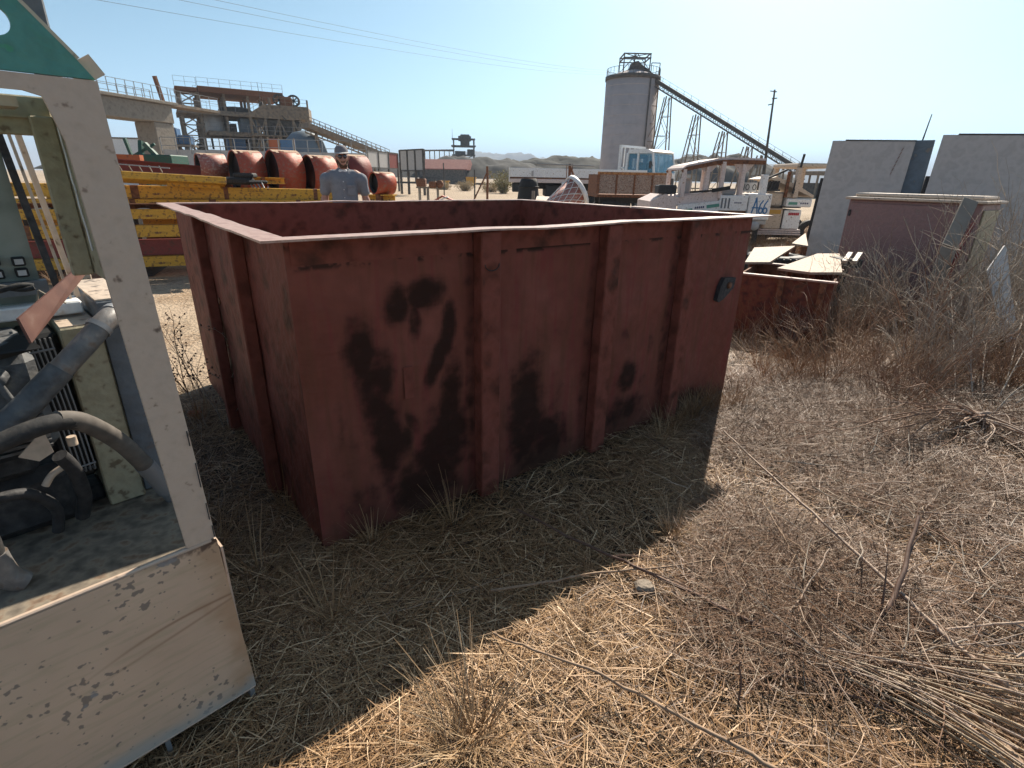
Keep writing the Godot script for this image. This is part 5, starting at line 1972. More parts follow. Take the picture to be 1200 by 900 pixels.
	# bent white sheets in the weeds
	var ws := thing("bent_sheet", "bent pale metal sheet standing in dry weeds at the right", "sheet metal", P(1158, 330, 5.6) * Vector3(1, 0, 1), 0.3)
	ws.scale = Vector3.ONE * 1.25
	s = S()
	slab(s, [Vector3(-0.22, 0.62, 0.1), Vector3(0.05, 0.80, 0.0), Vector3(0.12, 0.22, 0.22), Vector3(-0.1, 0.1, 0.3)], 0.008)
	slab(s, [Vector3(0.055, 0.80, 0.0), Vector3(0.3, 0.74, -0.12), Vector3(0.34, 0.16, 0.1), Vector3(0.125, 0.22, 0.22)], 0.008)
	obj("sheet", s, M.cab_grey, ws)
	s = S()
	slab(s, [Vector3(-0.12, 0.1, 0.32), Vector3(0.34, 0.14, 0.12), Vector3(0.4, 0.0, 0.2), Vector3(-0.05, 0.0, 0.4)], 0.008)
	obj("flange", s, M.cab_grey, ws)

	# low rusty bin and the two cream plates on it
	turn = deg_to_rad(-33)
	q = P(866, 319, 5.75)
	var bh := q.y
	var bn := thing("rusty_bin", "low rusty red steel bin in the weeds beside the skip", "bin", q * Vector3(1, 0, 1), turn)
	for w in [[Vector3(0, 0, -0.02), Vector3(0.9, bh - 0.02, 0)], [Vector3(0, 0, -1.0), Vector3(0.9, bh - 0.02, -0.98)], [Vector3(0, 0, -0.979), Vector3(0.02, bh - 0.02, -0.021)], [Vector3(0.88, 0, -0.979), Vector3(0.9, bh - 0.02, -0.021)]]:
		s = S()
		bx(s, w[0], w[1])
		obj("side", s, M.rust if w[0].z < -0.5 else worn([0.0, C(0.05, 0.02, 0.015), 0.45, C(0.16, 0.04, 0.022), 0.65, C(0.19, 0.065, 0.03), 1.0, C(0.07, 0.035, 0.02)], 1.4, 0.8, 95), bn)
	for w in [[Vector3(-0.03, bh - 0.019, -0.03), Vector3(0.93, bh, 0.03)], [Vector3(-0.03, bh - 0.019, -1.03), Vector3(0.93, bh, -0.97)]]:
		s = S()
		bx(s, w[0], w[1], 0.004)
		obj("rim", s, M.red_rim, bn)
	s = S()
	for x in [0.4, 0.78]:
		bx(s, Vector3(x, 0, 0.001), Vector3(x + 0.06, bh - 0.02, 0.045))
	obj("rib", s, M.rust, bn)
	var pl := [[[873, 307], [884, 290], [932, 288], [902, 307]], [[911, 314], [958, 297], [984, 297], [987, 319], [950, 319]], [[928, 285], [944, 273], [947, 288]]]
	var names := ["flat cream steel plate with cut corner, left of two on the rusty bin", "larger flat cream steel plate on the rusty bin below the grey cabin", "small cream steel offcut at the foot of the grey cabin"]
	for i in 3:
		var pts := []
		var y := bh + 0.035 + 0.002 * i
		for v in pl[i]:
			pts.append(G(v[0], v[1], y if i < 2 else 0.55))
		var mid := Vector3.ZERO
		for v in pts:
			mid += v / pts.size()
		var o := thing("steel_plate", names[i], "plate", mid)
		for k in pts.size():
			pts[k] -= mid
		s = S()
		slab(s, pts, 0.025)
		obj("plate", s, M.plate_cream, o)
		s = S()
		var yy := -mid.y + (0.0 if i == 2 else bh - 0.02)
		for k in pts.size():
			var c: Vector3 = pts[k] * 0.7
			bar(s, Vector3(c.x, yy if i == 2 else -0.12, c.z), Vector3(c.x, -0.027, c.z), 0.05)
		obj("stub", s, M.rust, o)
	# black U bracket with two pale bars by the second plate
	var ub := thing("bracket", "black bracket with two pale bars on the weeds right of the cream plates", "bracket", P(995, 312, 6.6) * Vector3(1, 0, 1))
	var uy := P(995, 312, 6.6).y
	s = S()
	bx(s, Vector3(-0.08, 0, -0.3), Vector3(0.1, uy + 0.02, -0.15), 0.01)
	bx(s, Vector3(-0.1, uy - 0.02, -0.3), Vector3(0.16, uy + 0.08, 0.0), 0.01)
	obj("body", s, M.dark, ub)
	s = S()
	for x in [-0.06, 0.06]:
		bar(s, Vector3(x - 0.06, uy + 0.06, 0.08), Vector3(x + 0.1, uy + 0.14, -0.1), 0.05, 0.04)
	obj("bar", s, M.cream, ub)

# ---------------------------------------------------------------- the man
func person() -> void:
	var at := P(411, 300, 7.6) * Vector3(1, 0, 1)
	var o := thing("person", "person in white cap, dark sunglasses and grey short sleeved shirt standing behind the skip", "person", at, deg_to_rad(14))
	o.scale = Vector3(0.96, 1.05, 1.0)
	var skin := worn([0.0, C(0.34, 0.16, 0.11), 0.5, C(0.46, 0.24, 0.175), 1.0, C(0.52, 0.3, 0.22)], 5.0, 0.6, 101, 0.01)
	var body := S()
	var caps := []
	for s in [-1.0, 1.0]:
		caps += [
			[Vector3(0.09 * s, 0.95, 0), Vector3(0.11 * s, 0.52, 0.01), 0.088, 0.056], [Vector3(0.11 * s, 0.52, 0.01), Vector3(0.12 * s, 0.1, -0.02), 0.055, 0.038],
			[Vector3(0.12 * s, 0.06, -0.04), Vector3(0.14 * s, 0.04, 0.16), 0.042, 0.03],
			[Vector3(0.16 * s, 1.49, -0.01), Vector3(0.235 * s, 1.43, -0.01), 0.055, 0.062], [Vector3(0.235 * s, 1.43, -0.01), Vector3(0.28 * s, 1.16, -0.03), 0.058, 0.042],
			[Vector3(0.29 * s, 1.16, -0.03), Vector3(0.30 * s, 0.92, 0.05), 0.043, 0.028]]
	caps += [[Vector3(0, 0.97, 0), Vector3(0, 1.12, 0.01), 0.155, 0.15, Vector3(1, 1, 0.75)], [Vector3(0, 1.12, 0.01), Vector3(0, 1.38, 0), 0.15, 0.17, Vector3(1, 1, 0.7)], [Vector3(0, 1.42, -0.01), Vector3(0.005, 1.60, 0.015), 0.068, 0.058]]
	nets(body, caps, 0.016, 0.05)
	# hands, each on a fine grid of its own
	for s in [-1.0, 1.0]:
		var w := Vector3(0.30 * s, 0.92, 0.05)
		var hc := [[w, w + Vector3(0.004 * s, -0.055, 0.012), 0.026, 0.03, Vector3(0.7, 1, 1.25)], [w + Vector3(0.004 * s, -0.055, 0.012), w + Vector3(0.002 * s, -0.09, 0.016), 0.03, 0.028, Vector3(0.6, 1, 1.3)]]
		for f in 4:
			var z := 0.042 - f * 0.021
			var l: float = [0.036, 0.042, 0.039, 0.03][f]
			var k0 := w + Vector3(0.0, -0.098, z)
			var k1 := k0 + Vector3(-0.006 * s, -l, 0.003)
			var k2 := k1 + Vector3(-0.014 * s, -l * 0.66, 0.002)
			var k3 := k2 + Vector3(-0.014 * s, -l * 0.36, 0.0)
			hc += [[k0, k1, 0.0095, 0.0088], [k1, k2, 0.0088, 0.008], [k2, k3, 0.008, 0.007]]
		hc += [[w + Vector3(-0.004 * s, -0.03, 0.035), w + Vector3(-0.016 * s, -0.065, 0.064), 0.014, 0.0105], [w + Vector3(-0.016 * s, -0.065, 0.064), w + Vector3(-0.022 * s, -0.1, 0.068), 0.0105, 0.0085]]
		nets(body, hc, 0.0045, 0.008, 4)
	# head
	var hd := Transform3D(Basis.from_euler(Vector3(0.05, 0.12, 0.05)), Vector3(0.005, 1.685, 0.03))
	var hcap := [
		[Vector3(0, 0.045, -0.015), Vector3(0, 0.035, 0.0), 0.088, 0.082, Vector3(0.9, 1, 1.08)], [Vector3(0, 0.0, 0.02), Vector3(0, -0.085, 0.045), 0.072, 0.045],
		[Vector3(0.035, -0.06, 0.01), Vector3(0, -0.098, 0.06), 0.036, 0.025], [Vector3(-0.035, -0.06, 0.01), Vector3(0, -0.098, 0.06), 0.036, 0.025],
		[Vector3(0, 0.01, 0.09), Vector3(0, -0.03, 0.112), 0.010, 0.016], [Vector3(-0.012, -0.034, 0.102), Vector3(0.012, -0.034, 0.102), 0.010, 0.010],
		[Vector3(-0.035, 0.022, 0.082), Vector3(0.035, 0.022, 0.082), 0.016, 0.016], [Vector3(-0.04, -0.015, 0.065), Vector3(-0.03, -0.02, 0.072), 0.02, 0.02], [Vector3(0.04, -0.015, 0.065), Vector3(0.03, -0.02, 0.072), 0.02, 0.02],
		[Vector3(-0.02, -0.062, 0.088), Vector3(0.02, -0.062, 0.088), 0.008, 0.008], [Vector3(-0.018, -0.074, 0.086), Vector3(0.018, -0.074, 0.086), 0.008, 0.008],
		[Vector3(-0.084, 0.012, -0.005), Vector3(-0.082, -0.025, 0.0), 0.014, 0.010], [Vector3(0.084, 0.012, -0.005), Vector3(0.082, -0.025, 0.0), 0.014, 0.010],
		[Vector3(0, -0.05, 0.0), Vector3(0, -0.13, -0.02), 0.062, 0.06]]
	var hw := []
	for c in hcap:
		var e: Array = c.duplicate()
		e[0] = hd * c[0]
		e[1] = hd * c[1]
		hw.append(e)
	nets(body, hw, 0.0055, 0.014, 5)
	obj("body", body, skin, o)
	# clothes
	var cloth := worn([0.0, C(0.18, 0.19, 0.215), 0.5, C(0.21, 0.22, 0.245), 1.0, C(0.24, 0.245, 0.27)], 2.0, 0.9, 102, 0.015, 0.4)
	var s2 := S()
	var sh := [
		[Vector3(0, 0.90, 0.005), Vector3(0, 1.12, 0.012), 0.175, 0.168, Vector3(1, 1, 0.78)], [Vector3(0, 1.12, 0.012), Vector3(0, 1.37, 0), 0.168, 0.185, Vector3(1, 1, 0.72)],
		[Vector3(-0.12, 1.47, -0.012), Vector3(0.12, 1.47, -0.012), 0.062, 0.062], [Vector3(0, 1.46, -0.01), Vector3(0, 1.53, 0.0), 0.085, 0.07]]
	for s in [-1.0, 1.0]:
		sh += [[Vector3(0.15 * s, 1.465, -0.01), Vector3(0.238 * s, 1.42, -0.01), 0.07, 0.076], [Vector3(0.238 * s, 1.42, -0.01), Vector3(0.266 * s, 1.285, -0.02), 0.074, 0.07]]
	nets(s2, sh, 0.015, 0.04)
	var shirt := obj("shirt", s2, cloth, o)
	s2 = S()
	bx(s2, Vector3(0.05, 1.24, 0.135), Vector3(0.15, 1.35, 0.146), 0.004)
	bx(s2, Vector3(0.045, 1.335, 0.144), Vector3(0.155, 1.365, 0.152), 0.004)
	obj("pocket", s2, cloth, shirt)
	s2 = S()
	for k in 5:
		lathe(s2, [Vector2(0, 0), Vector2(0.007, 0), Vector2(0.006, 0.004), Vector2(0, 0.005)], Transform3D(Basis(Vector3.RIGHT, PI / 2), Vector3(0.0, 1.02 + k * 0.095, 0.145)), 8)
	obj("button", s2, M.white, shirt)
	s2 = S()
	for s in [-1.0, 1.0]:
		slab(s2, [Vector3(0.008 * s, 1.475, 0.098), Vector3(0.075 * s, 1.49, 0.075), Vector3(0.085 * s, 1.545, 0.03), Vector3(0.05 * s, 1.56, 0.055)], 0.008)
	obj("collar", s2, cloth, shirt)
	s2 = S()
	nets(s2, [[Vector3(-0.03, 1.52, 0.055), Vector3(0.03, 1.52, 0.055), 0.03, 0.03]], 0.008, 0.01)
	obj("undershirt", s2, M.white, o)
	s2 = S()
	var tr := [[Vector3(0, 0.9, 0), Vector3(0, 0.98, 0.0), 0.165, 0.165, Vector3(1, 1, 0.76)]]
	for s in [-1.0, 1.0]:
		tr += [[Vector3(0.09 * s, 0.92, 0), Vector3(0.11 * s, 0.52, 0.01), 0.105, 0.078], [Vector3(0.11 * s, 0.52, 0.01), Vector3(0.12 * s, 0.11, -0.02), 0.078, 0.068]]
	nets(s2, tr, 0.016, 0.04)
	obj("trousers", s2, plain(C(0.03, 0.04, 0.06), 0.9), o)
	for s in [-1.0, 1.0]:
		s2 = S()
		nets(s2, [[Vector3(0.12 * s, 0.06, -0.05), Vector3(0.14 * s, 0.045, 0.17), 0.055, 0.045], [Vector3(0.12 * s, 0.06, -0.03), Vector3(0.12 * s, 0.15, -0.02), 0.055, 0.055]], 0.012, 0.03)
		obj("boot", s2, M.dark, o)
	# cap
	s2 = S()
	var cx := hd * Transform3D(Basis.from_euler(Vector3(-0.08, 0, 0)), Vector3(0, 0.05, -0.012))
	lathe(s2, [Vector2(0.096, -0.01), Vector2(0.097, 0.02), Vector2(0.088, 0.055), Vector2(0.06, 0.082), Vector2(0.0, 0.094)], cx * Transform3D(Basis().scaled(Vector3(0.94, 1, 1.08)), Vector3.ZERO), 24)
	lathe(s2, [Vector2(0.006, 0.094), Vector2(0.01, 0.097), Vector2(0.0, 0.1)], cx, 10)
	var cap := obj("cap", s2, worn([0.0, C(0.13, 0.115, 0.125), 0.45, C(0.2, 0.18, 0.19), 1.0, C(0.3, 0.28, 0.28)], 6.0, 0.9, 103, 0.03), o)
	s2 = S()
	for k in 8:
		var a0 := PI * (0.16 + 0.68 * k / 8.0)
		var a1 := PI * (0.16 + 0.68 * (k + 1) / 8.0)
		var pin := func(a: float, r: float, y: float) -> Vector3: return cx * Vector3(cos(a) * r, y - 0.02 * (r - 0.09) / 0.07, sin(a) * r * 1.08)
		slab(s2, [pin.call(a0, 0.088, 0.006), pin.call(a1, 0.088, 0.006), pin.call(a1, 0.088 + 0.068 * sin(a1), 0.004), pin.call(a0, 0.088 + 0.068 * sin(a0), 0.004)], 0.004)
	obj("visor", s2, M.cab_grey, cap)
	# sunglasses, beard
	s2 = S()
	for s in [-1.0, 1.0]:
		lathe(s2, [Vector2(0, -0.004), Vector2(0.026, -0.004), Vector2(0.027, 0.0), Vector2(0.02, 0.006), Vector2(0, 0.008)], hd * Transform3D(Basis(Vector3.RIGHT, PI / 2).rotated(Vector3.UP, 0.25 * s), Vector3(0.033 * s, 0.012, 0.102)), 16)
	var lens := plain(C(0.01, 0.012, 0.03), 0.1)
	lens.metallic_specular = 0.8
	var gl := obj("sunglasses", s2, lens, o)
	s2 = S()
	for s in [-1.0, 1.0]:
		tube(s2, [hd * Vector3(0.058 * s, 0.016, 0.09), hd * Vector3(0.08 * s, 0.018, 0.05), hd * Vector3(0.086 * s, 0.014, -0.01)], 0.003, -1, 6)
	tube(s2, [hd * Vector3(-0.012, 0.018, 0.108), hd * Vector3(0.012, 0.018, 0.108)], 0.003, -1, 6)
	obj("frame", s2, M.black, gl)
	s2 = S()
	var bd := []
	for c in [[Vector3(0.05, -0.05, 0.03), Vector3(0.025, -0.095, 0.065), 0.026, 0.024], [Vector3(-0.05, -0.05, 0.03), Vector3(-0.025, -0.095, 0.065), 0.026, 0.024], [Vector3(-0.025, -0.098, 0.065), Vector3(0.025, -0.098, 0.065), 0.028, 0.028], [Vector3(-0.024, -0.052, 0.093), Vector3(0.024, -0.052, 0.093), 0.009, 0.009]]:
		bd.append([hd * c[0], hd * c[1], c[2], c[3]])
	nets(s2, bd, 0.0055, 0.012)
	obj("beard", s2, worn([0.0, C(0.05, 0.025, 0.015), 1.0, C(0.16, 0.09, 0.055)], 20.0, 0.95, 104, 0.04), o)

# ---------------------------------------------------------------- the skip
const SKIP_AT := Vector3(-0.380, 0, -3.881)
const SKIP_TURN := 0.6697
const SL := 3.141
const SW := 2.571
const SH := 1.3446

func picture(w: int, h: int, f: Callable) -> ImageTexture:
	var d := PackedByteArray()
	d.resize(w * h * 3)
	var i := 0
	for y in h:
		for x in w:
			var c: Color = f.call(float(x) / w, float(y) / h)
			c = c.linear_to_srgb()
			d[i] = int(clampf(c.r, 0, 1) * 255)
			d[i + 1] = int(clampf(c.g, 0, 1) * 255)
			d[i + 2] = int(clampf(c.b, 0, 1) * 255)
			i += 3
	return ImageTexture.create_from_image(Image.create_from_data(w, h, false, Image.FORMAT_RGB8, d))

func uv_face(st: SurfaceTool, a: Vector3, b: Vector3, c: Vector3, d: Vector3, out: Vector3) -> void:
	# a top left, b top right, c bottom right, d bottom left as seen from outside
	var p := [a, b, c, d]
	var uv := [Vector2(0, 0), Vector2(1, 0), Vector2(1, 1), Vector2(0, 1)]
	for t in [[0, 1, 2], [0, 2, 3]]:
		var e: Array = t.duplicate()
		if (p[e[0]] - p[e[2]]).cross(p[e[0]] - p[e[1]]).dot(out) < 0:
			e = [t[0], t[2], t[1]]
		for k in e:
			st.set_uv(uv[k])
			st.add_vertex(p[k])

func scorched() -> StandardMaterial3D:
	# brown red primer with black scorch marks, bands by the ribs, rust flecks along the seam, darker foot
	var fine := noise(201, 9.0, 4)
	var wide := noise(202, 1.4, 4)
	var streak := noise(203, 1.0, 3)
	var marks := [
		[0.42, 1.055, 0.055, 0.07, 0.0, 1.0], [0.55, 1.09, 0.085, 0.06, 0.25, 1.0], [0.50, 0.98, 0.028, 0.075, 0.0, 0.85],
		[0.245, 0.88, 0.062, 0.13, 0.0, 1.0], [0.30, 0.70, 0.07, 0.16, -0.15, 1.0], [0.335, 0.46, 0.07, 0.20, 0.0, 1.0], [0.40, 0.40, 0.05, 0.1, -0.5, 0.9], [0.465, 0.50, 0.03, 0.07, 0.5, 0.8],
		[0.665, 0.92, 0.035, 0.11, -0.12, 0.95], [0.60, 0.78, 0.036, 0.13, -0.4, 0.95],
		[0.66, 0.50, 0.06, 0.24, -0.1, 1.0], [0.60, 0.30, 0.12, 0.25, -0.35, 1.05], [0.52, 0.14, 0.17, 0.14, -0.3, 1.05],
		[1.14, 0.32, 0.10, 0.32, 0.0, 1.05], [1.26, 0.14, 0.17, 0.17, 0.0, 1.0], [1.09, 0.55, 0.06, 0.12, 0.0, 0.7], [1.35, 0.42, 0.06, 0.14, 0.2, 0.45],
		[1.27, 0.80, 0.16, 0.06, 0.1, 0.38], [1.42, 0.84, 0.05, 0.09, 0.0, 0.35],
		[1.90, 0.69, 0.055, 0.05, 0.0, 0.55], [1.96, 0.41, 0.085, 0.085, 0.5, 0.95], [1.92, 0.16, 0.20, 0.10, 0.2, 0.85], [2.16, 0.60, 0.03, 0.07, 0.0, 0.55], [2.12, 0.34, 0.05, 0.05, 0.0, 0.5], [2.0, 0.90, 0.04, 0.05, 0.0, 0.3],
		[2.65, 0.07, 0.25, 0.09, 0.0, 0.8], [0.2, 0.12, 0.10, 0.16, 0.0, 0.6], [0.16, 0.5, 0.06, 0.28, 0.0, 0.35],
		[0.775, 0.6, 0.03, 0.8, 0.0, 0.6], [1.57, 0.6, 0.035, 0.8, 0.0, 0.55], [2.29, 0.6, 0.04, 0.8, 0.0, 0.6]]  # upright dark bands left of each rib
	# the marks as a field that falls off from the middle of each
	var sw := 700
	var sh := 300
	var soot_and_bands := PackedFloat32Array()
	soot_and_bands.resize(sw * sh)
	for q in marks:
		var cs := cos(q[4])
		var sn := sin(q[4])
		var rx: float = q[2]
		var ry: float = q[3]
		var rr := maxf(rx, ry) * 1.9 if ry < 0.5 else 0.9
		var wx := minf(rr, 0.5) if ry < 0.5 else rx * 2.0
		for j in range(maxi(int((1.0 - (q[1] + rr) / SH) * sh), 0), mini(int((1.0 - (q[1] - rr) / SH) * sh), sh)):
			for i in range(maxi(int((q[0] - wx) / SL * sw), 0), mini(int((q[0] + wx) / SL * sw), sw)):
				var dx: float = (i + 0.5) / sw * SL - q[0]
				var dy: float = (1.0 - (j + 0.5) / sh) * SH - q[1]
				var e := Vector2((dx * cs + dy * sn) / rx, (dy * cs - dx * sn) / ry).length()
				var at := j * sw + i
				soot_and_bands[at] = maxf(soot_and_bands[at], clampf(1.45 - e * 0.75, 0.0, 1.0) * float(q[5]))
	var f := func(u: float, v: float) -> Color:
		var x := u * SL
		var y := (1.0 - v) * SH
		var n := fine.get_noise_2d(x, y)
		var m := wide.get_noise_2d(x, y)
		var c := C(0.18, 0.058, 0.04).lerp(C(0.23, 0.08, 0.058), clampf(m + 0.45, 0, 1)) * (1.0 + n * 0.16)
		var st := streak.get_noise_2d(x * 14.0, y * 1.2)
		c = c.lerp(C(0.21, 0.048, 0.043), clampf(st * 1.6 - 0.25, 0, 0.55))
		c = c.lerp(C(0.14, 0.058, 0.034), clampf(-st * 1.4 - 0.25, 0, 0.5))
		var k := soot_and_bands[clampi(int(v * sh), 0, sh - 1) * sw + clampi(int(u * sw), 0, sw - 1)]
		k = smoothstep(0.22, 1.0, k + n * 0.34 + m * 0.25 * k)
		c = c.lerp(C(0.02, 0.012, 0.009), minf(k, 1.0) * 0.9)
		# flecks at the weld seam and the upper lip
		var seam := exp(-pow((y - 1.243) / 0.012, 2.0)) + 0.7 * exp(-pow((y - 1.32) / 0.018, 2.0))
		c = c.lerp(C(0.03, 0.02, 0.015), clampf(seam * smoothstep(0.02, 0.3, n + m * 0.6), 0, 0.85))
		if x > 1.05 and x < 1.54:
			c = c.lerp(C(0.02, 0.015, 0.01), exp(-pow((y - 1.252) / 0.011, 2.0)) * 0.9)
		c = c.lerp(C(0.09, 0.045, 0.03), smoothstep(0.16, 0.0, y + n * 0.08) * 0.6)  # darker towards the foot
		return c
	var m := plain(Color.WHITE, 0.6)
	m.metallic_specular = 0.2
	m.cull_mode = BaseMaterial3D.CULL_DISABLED
	m.albedo_texture = picture(880, 376, f)
	m.normal_enabled = true
	m.normal_texture = bumps(11, 0.03, 6.0)
	m.normal_scale = 0.25
	m.uv1_scale = Vector3.ONE
	return m

func skip_container() -> void:
	var o := thing("skip_container", "large open red brown steel skip with scorched side and upright ribs", "skip", SKIP_AT, SKIP_TURN)
	var x := SL / 2.0
	var z := SW / 2.0
	var t := 0.008
	var s := S()
	dented(s, SL, SH - t, z, 72, 30, 0.011, 401)
	dented(s, SL, SH - t, z - t, 72, 30, 0.011, 401)
	uv_face(s, Vector3(-x, 0, z - t), Vector3(x, 0, z - t), Vector3(x, 0, z), Vector3(-x, 0, z), Vector3(0, -1, 0))
	for k in [-1.0, 1.0]:
		uv_face(s, Vector3(x * k, SH - t, z - t), Vector3(x * k, SH - t, z), Vector3(x * k, 0, z), Vector3(x * k, 0, z - t), Vector3(k, 0, 0))
	var front := obj("long_wall", s, scorched(), o)
	s = S()
	dented(s, SL, SH - t, -z, 60, 26, 0.014, 402)
	dented(s, SL, SH - t, -z + t, 60, 26, 0.014, 402)
	obj("long_wall", s, M.red, o)
	for k in [-1.0, 1.0]:
		s = S()
		dented(s, SW - t * 2, SH - t, 0.0, 48, 26, 0.012, 403 + int(k))
		dented(s, SW - t * 2, SH - t, -t, 48, 26, 0.012, 403 + int(k))
		var wall := obj("short_wall", s, M.red, o)
		wall.rotation.y = k * PI / 2
		wall.position.x = k * x
	s = S()
	bx(s, Vector3(-x + t, 0.02, -z + t), Vector3(x - t, 0.03, z - t))
	obj("floor", s, M.rust, o)
	# rim: four flat bars
	var ov := 0.0945
	var wav := noise(410, 1.1, 3)
	for k in [-1.0, 1.0]:
		s = S()
		var pts := []
		for i in 33:
			var e := i / 32.0
			pts.append(Vector3((e - 0.5) * (SL + 2 * ov), SH - t / 2 + 0.010 * wav.get_noise_2d(e * 4.0, k * 5.0) * sin(e * PI), k * (z + ov / 2 - 0.002) + 0.012 * wav.get_noise_2d(e * 5.0 + 9.0, k) * sin(e * PI)))
		swept(s, pts, Vector3(0, 0, 1), ov + 0.004, t)
		obj("rim", s, M.red_rim, o)
		s = S()
		pts = []
		for i in 25:
			var e := i / 24.0
			pts.append(Vector3(k * (x + ov / 2 - 0.002) + 0.010 * wav.get_noise_2d(e * 5.0 + 3.0, k * 2.0) * sin(e * PI), SH - t / 2 + 0.008 * wav.get_noise_2d(e * 4.0 + 20.0, k * 5.0) * sin(e * PI), (e - 0.5) * (SW - 0.008)))
		swept(s, pts, Vector3(1, 0, 0), ov + 0.004, t)
		obj("rim", s, M.red_rim, o)
	# channel ribs on the walls
	for k in [-1.0, 1.0]:
		for q in [0.80, 1.605, 2.33]:
			s = S()
			bx(s, Vector3(-x + q, 0.0, k * (z + 0.001)), Vector3(-x + q + 0.108, SH - t - 0.002, k * (z + 0.072)), 0.006)
			obj("rib", s, M.red, o)
		for q in [0.59, 1.49]:
			s = S()
			bx(s, Vector3(k * (x + 0.001), 0.0, z - q - 0.09), Vector3(k * (x + 0.06), SH - t - 0.004, z - q), 0.006)
			obj("rib", s, M.red, o)
	# doubler above the weld seam, cracked top of the first rib, small plates, lug, drain plug
	s = S()
	for q in [[0.02, 0.795], [0.915, 1.6], [1.72, 2.325], [2.445, 3.12]]:
		bx(s, Vector3(-x + q[0], 1.243, z + 0.0005), Vector3(-x + q[1], SH - t - 0.001, z + 0.004))
	obj("seam_strip", s, M.red, front)
	s = S()
	var arc := []
	for k in 7:
		var a := PI * k / 6.0
		arc.append(Vector3(-x + 0.856 - cos(a) * 0.04, 1.195 - sin(a) * 0.03, z + 0.0725))
	tube(s, arc, 0.0025, -1, 4)
	obj("weld_crack", s, M.black, front)
	s = S()
	bx(s, Vector3(-x + 0.43, 0.625, z + 0.0005), Vector3(-x + 0.475, 0.775, z + 0.005), 0.002)
	obj("patch_plate", s, M.red, front)
	s = S()
	prism(s, poly([2.80, 0.79, 2.83, 0.775, 2.88, 0.79, 2.99, 0.86, 3.0, 0.93, 2.86, 0.94, 2.82, 0.88]), 0.03, Transform3D(Basis(), Vector3(-x, 0, z + 0.016)))
	var lug := obj("lug", s, M.dark, front)
	s = S()
	lathe(s, [Vector2(0, 0), Vector2(0.022, 0), Vector2(0.022, 0.012), Vector2(0, 0.012)], Transform3D(Basis(Vector3.RIGHT, PI / 2), Vector3(-x + 2.92, 0.885, z + 0.0315)), 14)
	obj("pin", s, M.rust, lug)
	s = S()
	lathe(s, [Vector2(0, 0), Vector2(0.02, 0), Vector2(0.02, 0.01), Vector2(0.008, 0.01), Vector2(0, 0.004)], Transform3D(Basis(Vector3.BACK, PI / 2), Vector3(-x - 0.001, 0.86, z - 1.42)), 12)
	obj("drain_plug", s, M.rust, o)
	for k in [-1.0, 1.0]:
		s = S()
		bx(s, Vector3(-x + 0.05, -0.09, k * (z - 0.25) - 0.05), Vector3(x - 0.05, 0.019, k * (z - 0.25) + 0.05))
		obj("skid", s, M.rust, o)

# ---------------------------------------------------------------- machine at the left edge
func chipped_cream(rust_right: bool) -> StandardMaterial3D:
	var fine := noise(211, 30.0, 3)
	var mid := noise(212, 7.0, 4)
	var wide := noise(213, 2.2, 3)
	var drag := noise(214, 3.0, 3)
	var f := func(u: float, v: float) -> Color:
		var x := u * 0.9
		var y := v * 0.56
		var n := fine.get_noise_2d(x, y)
		var m := mid.get_noise_2d(x, y)
		var w := wide.get_noise_2d(x, y)
		var c := C(0.59, 0.415, 0.285).lerp(C(0.65, 0.465, 0.32), clampf(w + 0.5, 0, 1)) * (1.0 + 0.05 * m)
		c = c.lerp(C(0.40, 0.32, 0.19), clampf(drag.get_noise_2d(x * 2.0, y * 14.0) * 0.6, 0, 0.35) )
		var chip := smoothstep(0.33, 0.38, n * 0.68 + w * 0.40 + m * 0.12)
		c = c.lerp(C(0.20, 0.16, 0.13), chip * 0.85)
		var bald := smoothstep(0.36, 0.42, m * 0.55 + w * 0.40 + n * 0.1 - 0.03)
		c = c.lerp(C(0.27, 0.26, 0.25), bald * 0.8)
		if rust_right:
			var e := smoothstep(0.09, 0.0, x + m * 0.05)
			c = c.lerp(C(0.38, 0.21, 0.10), e * 0.55)
			var s1 := exp(-pow((y - 0.19 - x * 0.16 + 0.02 * sin(x * 9.0)) / 0.004, 2.0)) + 0.7 * exp(-pow((y - 0.205 - x * 0.2) / 0.004, 2.0))
			c = c.lerp(C(0.27, 0.15, 0.08), clampf(s1, 0, 1) * smoothstep(0.42, 0.1, x) * 0.8)
			c = c.lerp(C(0.36, 0.38, 0.36), smoothstep(0.50, 0.56, y + m * 0.03) * 0.7)
			c = c.lerp(C(0.09, 0.05, 0.035), smoothstep(0.015, 0.0, y + n * 0.02 - 0.002) * smoothstep(0.2, 0.0, x))
		return c
	var m := plain(Color.WHITE, 0.55)
	m.albedo_texture = picture(640, 400, f)
	return m

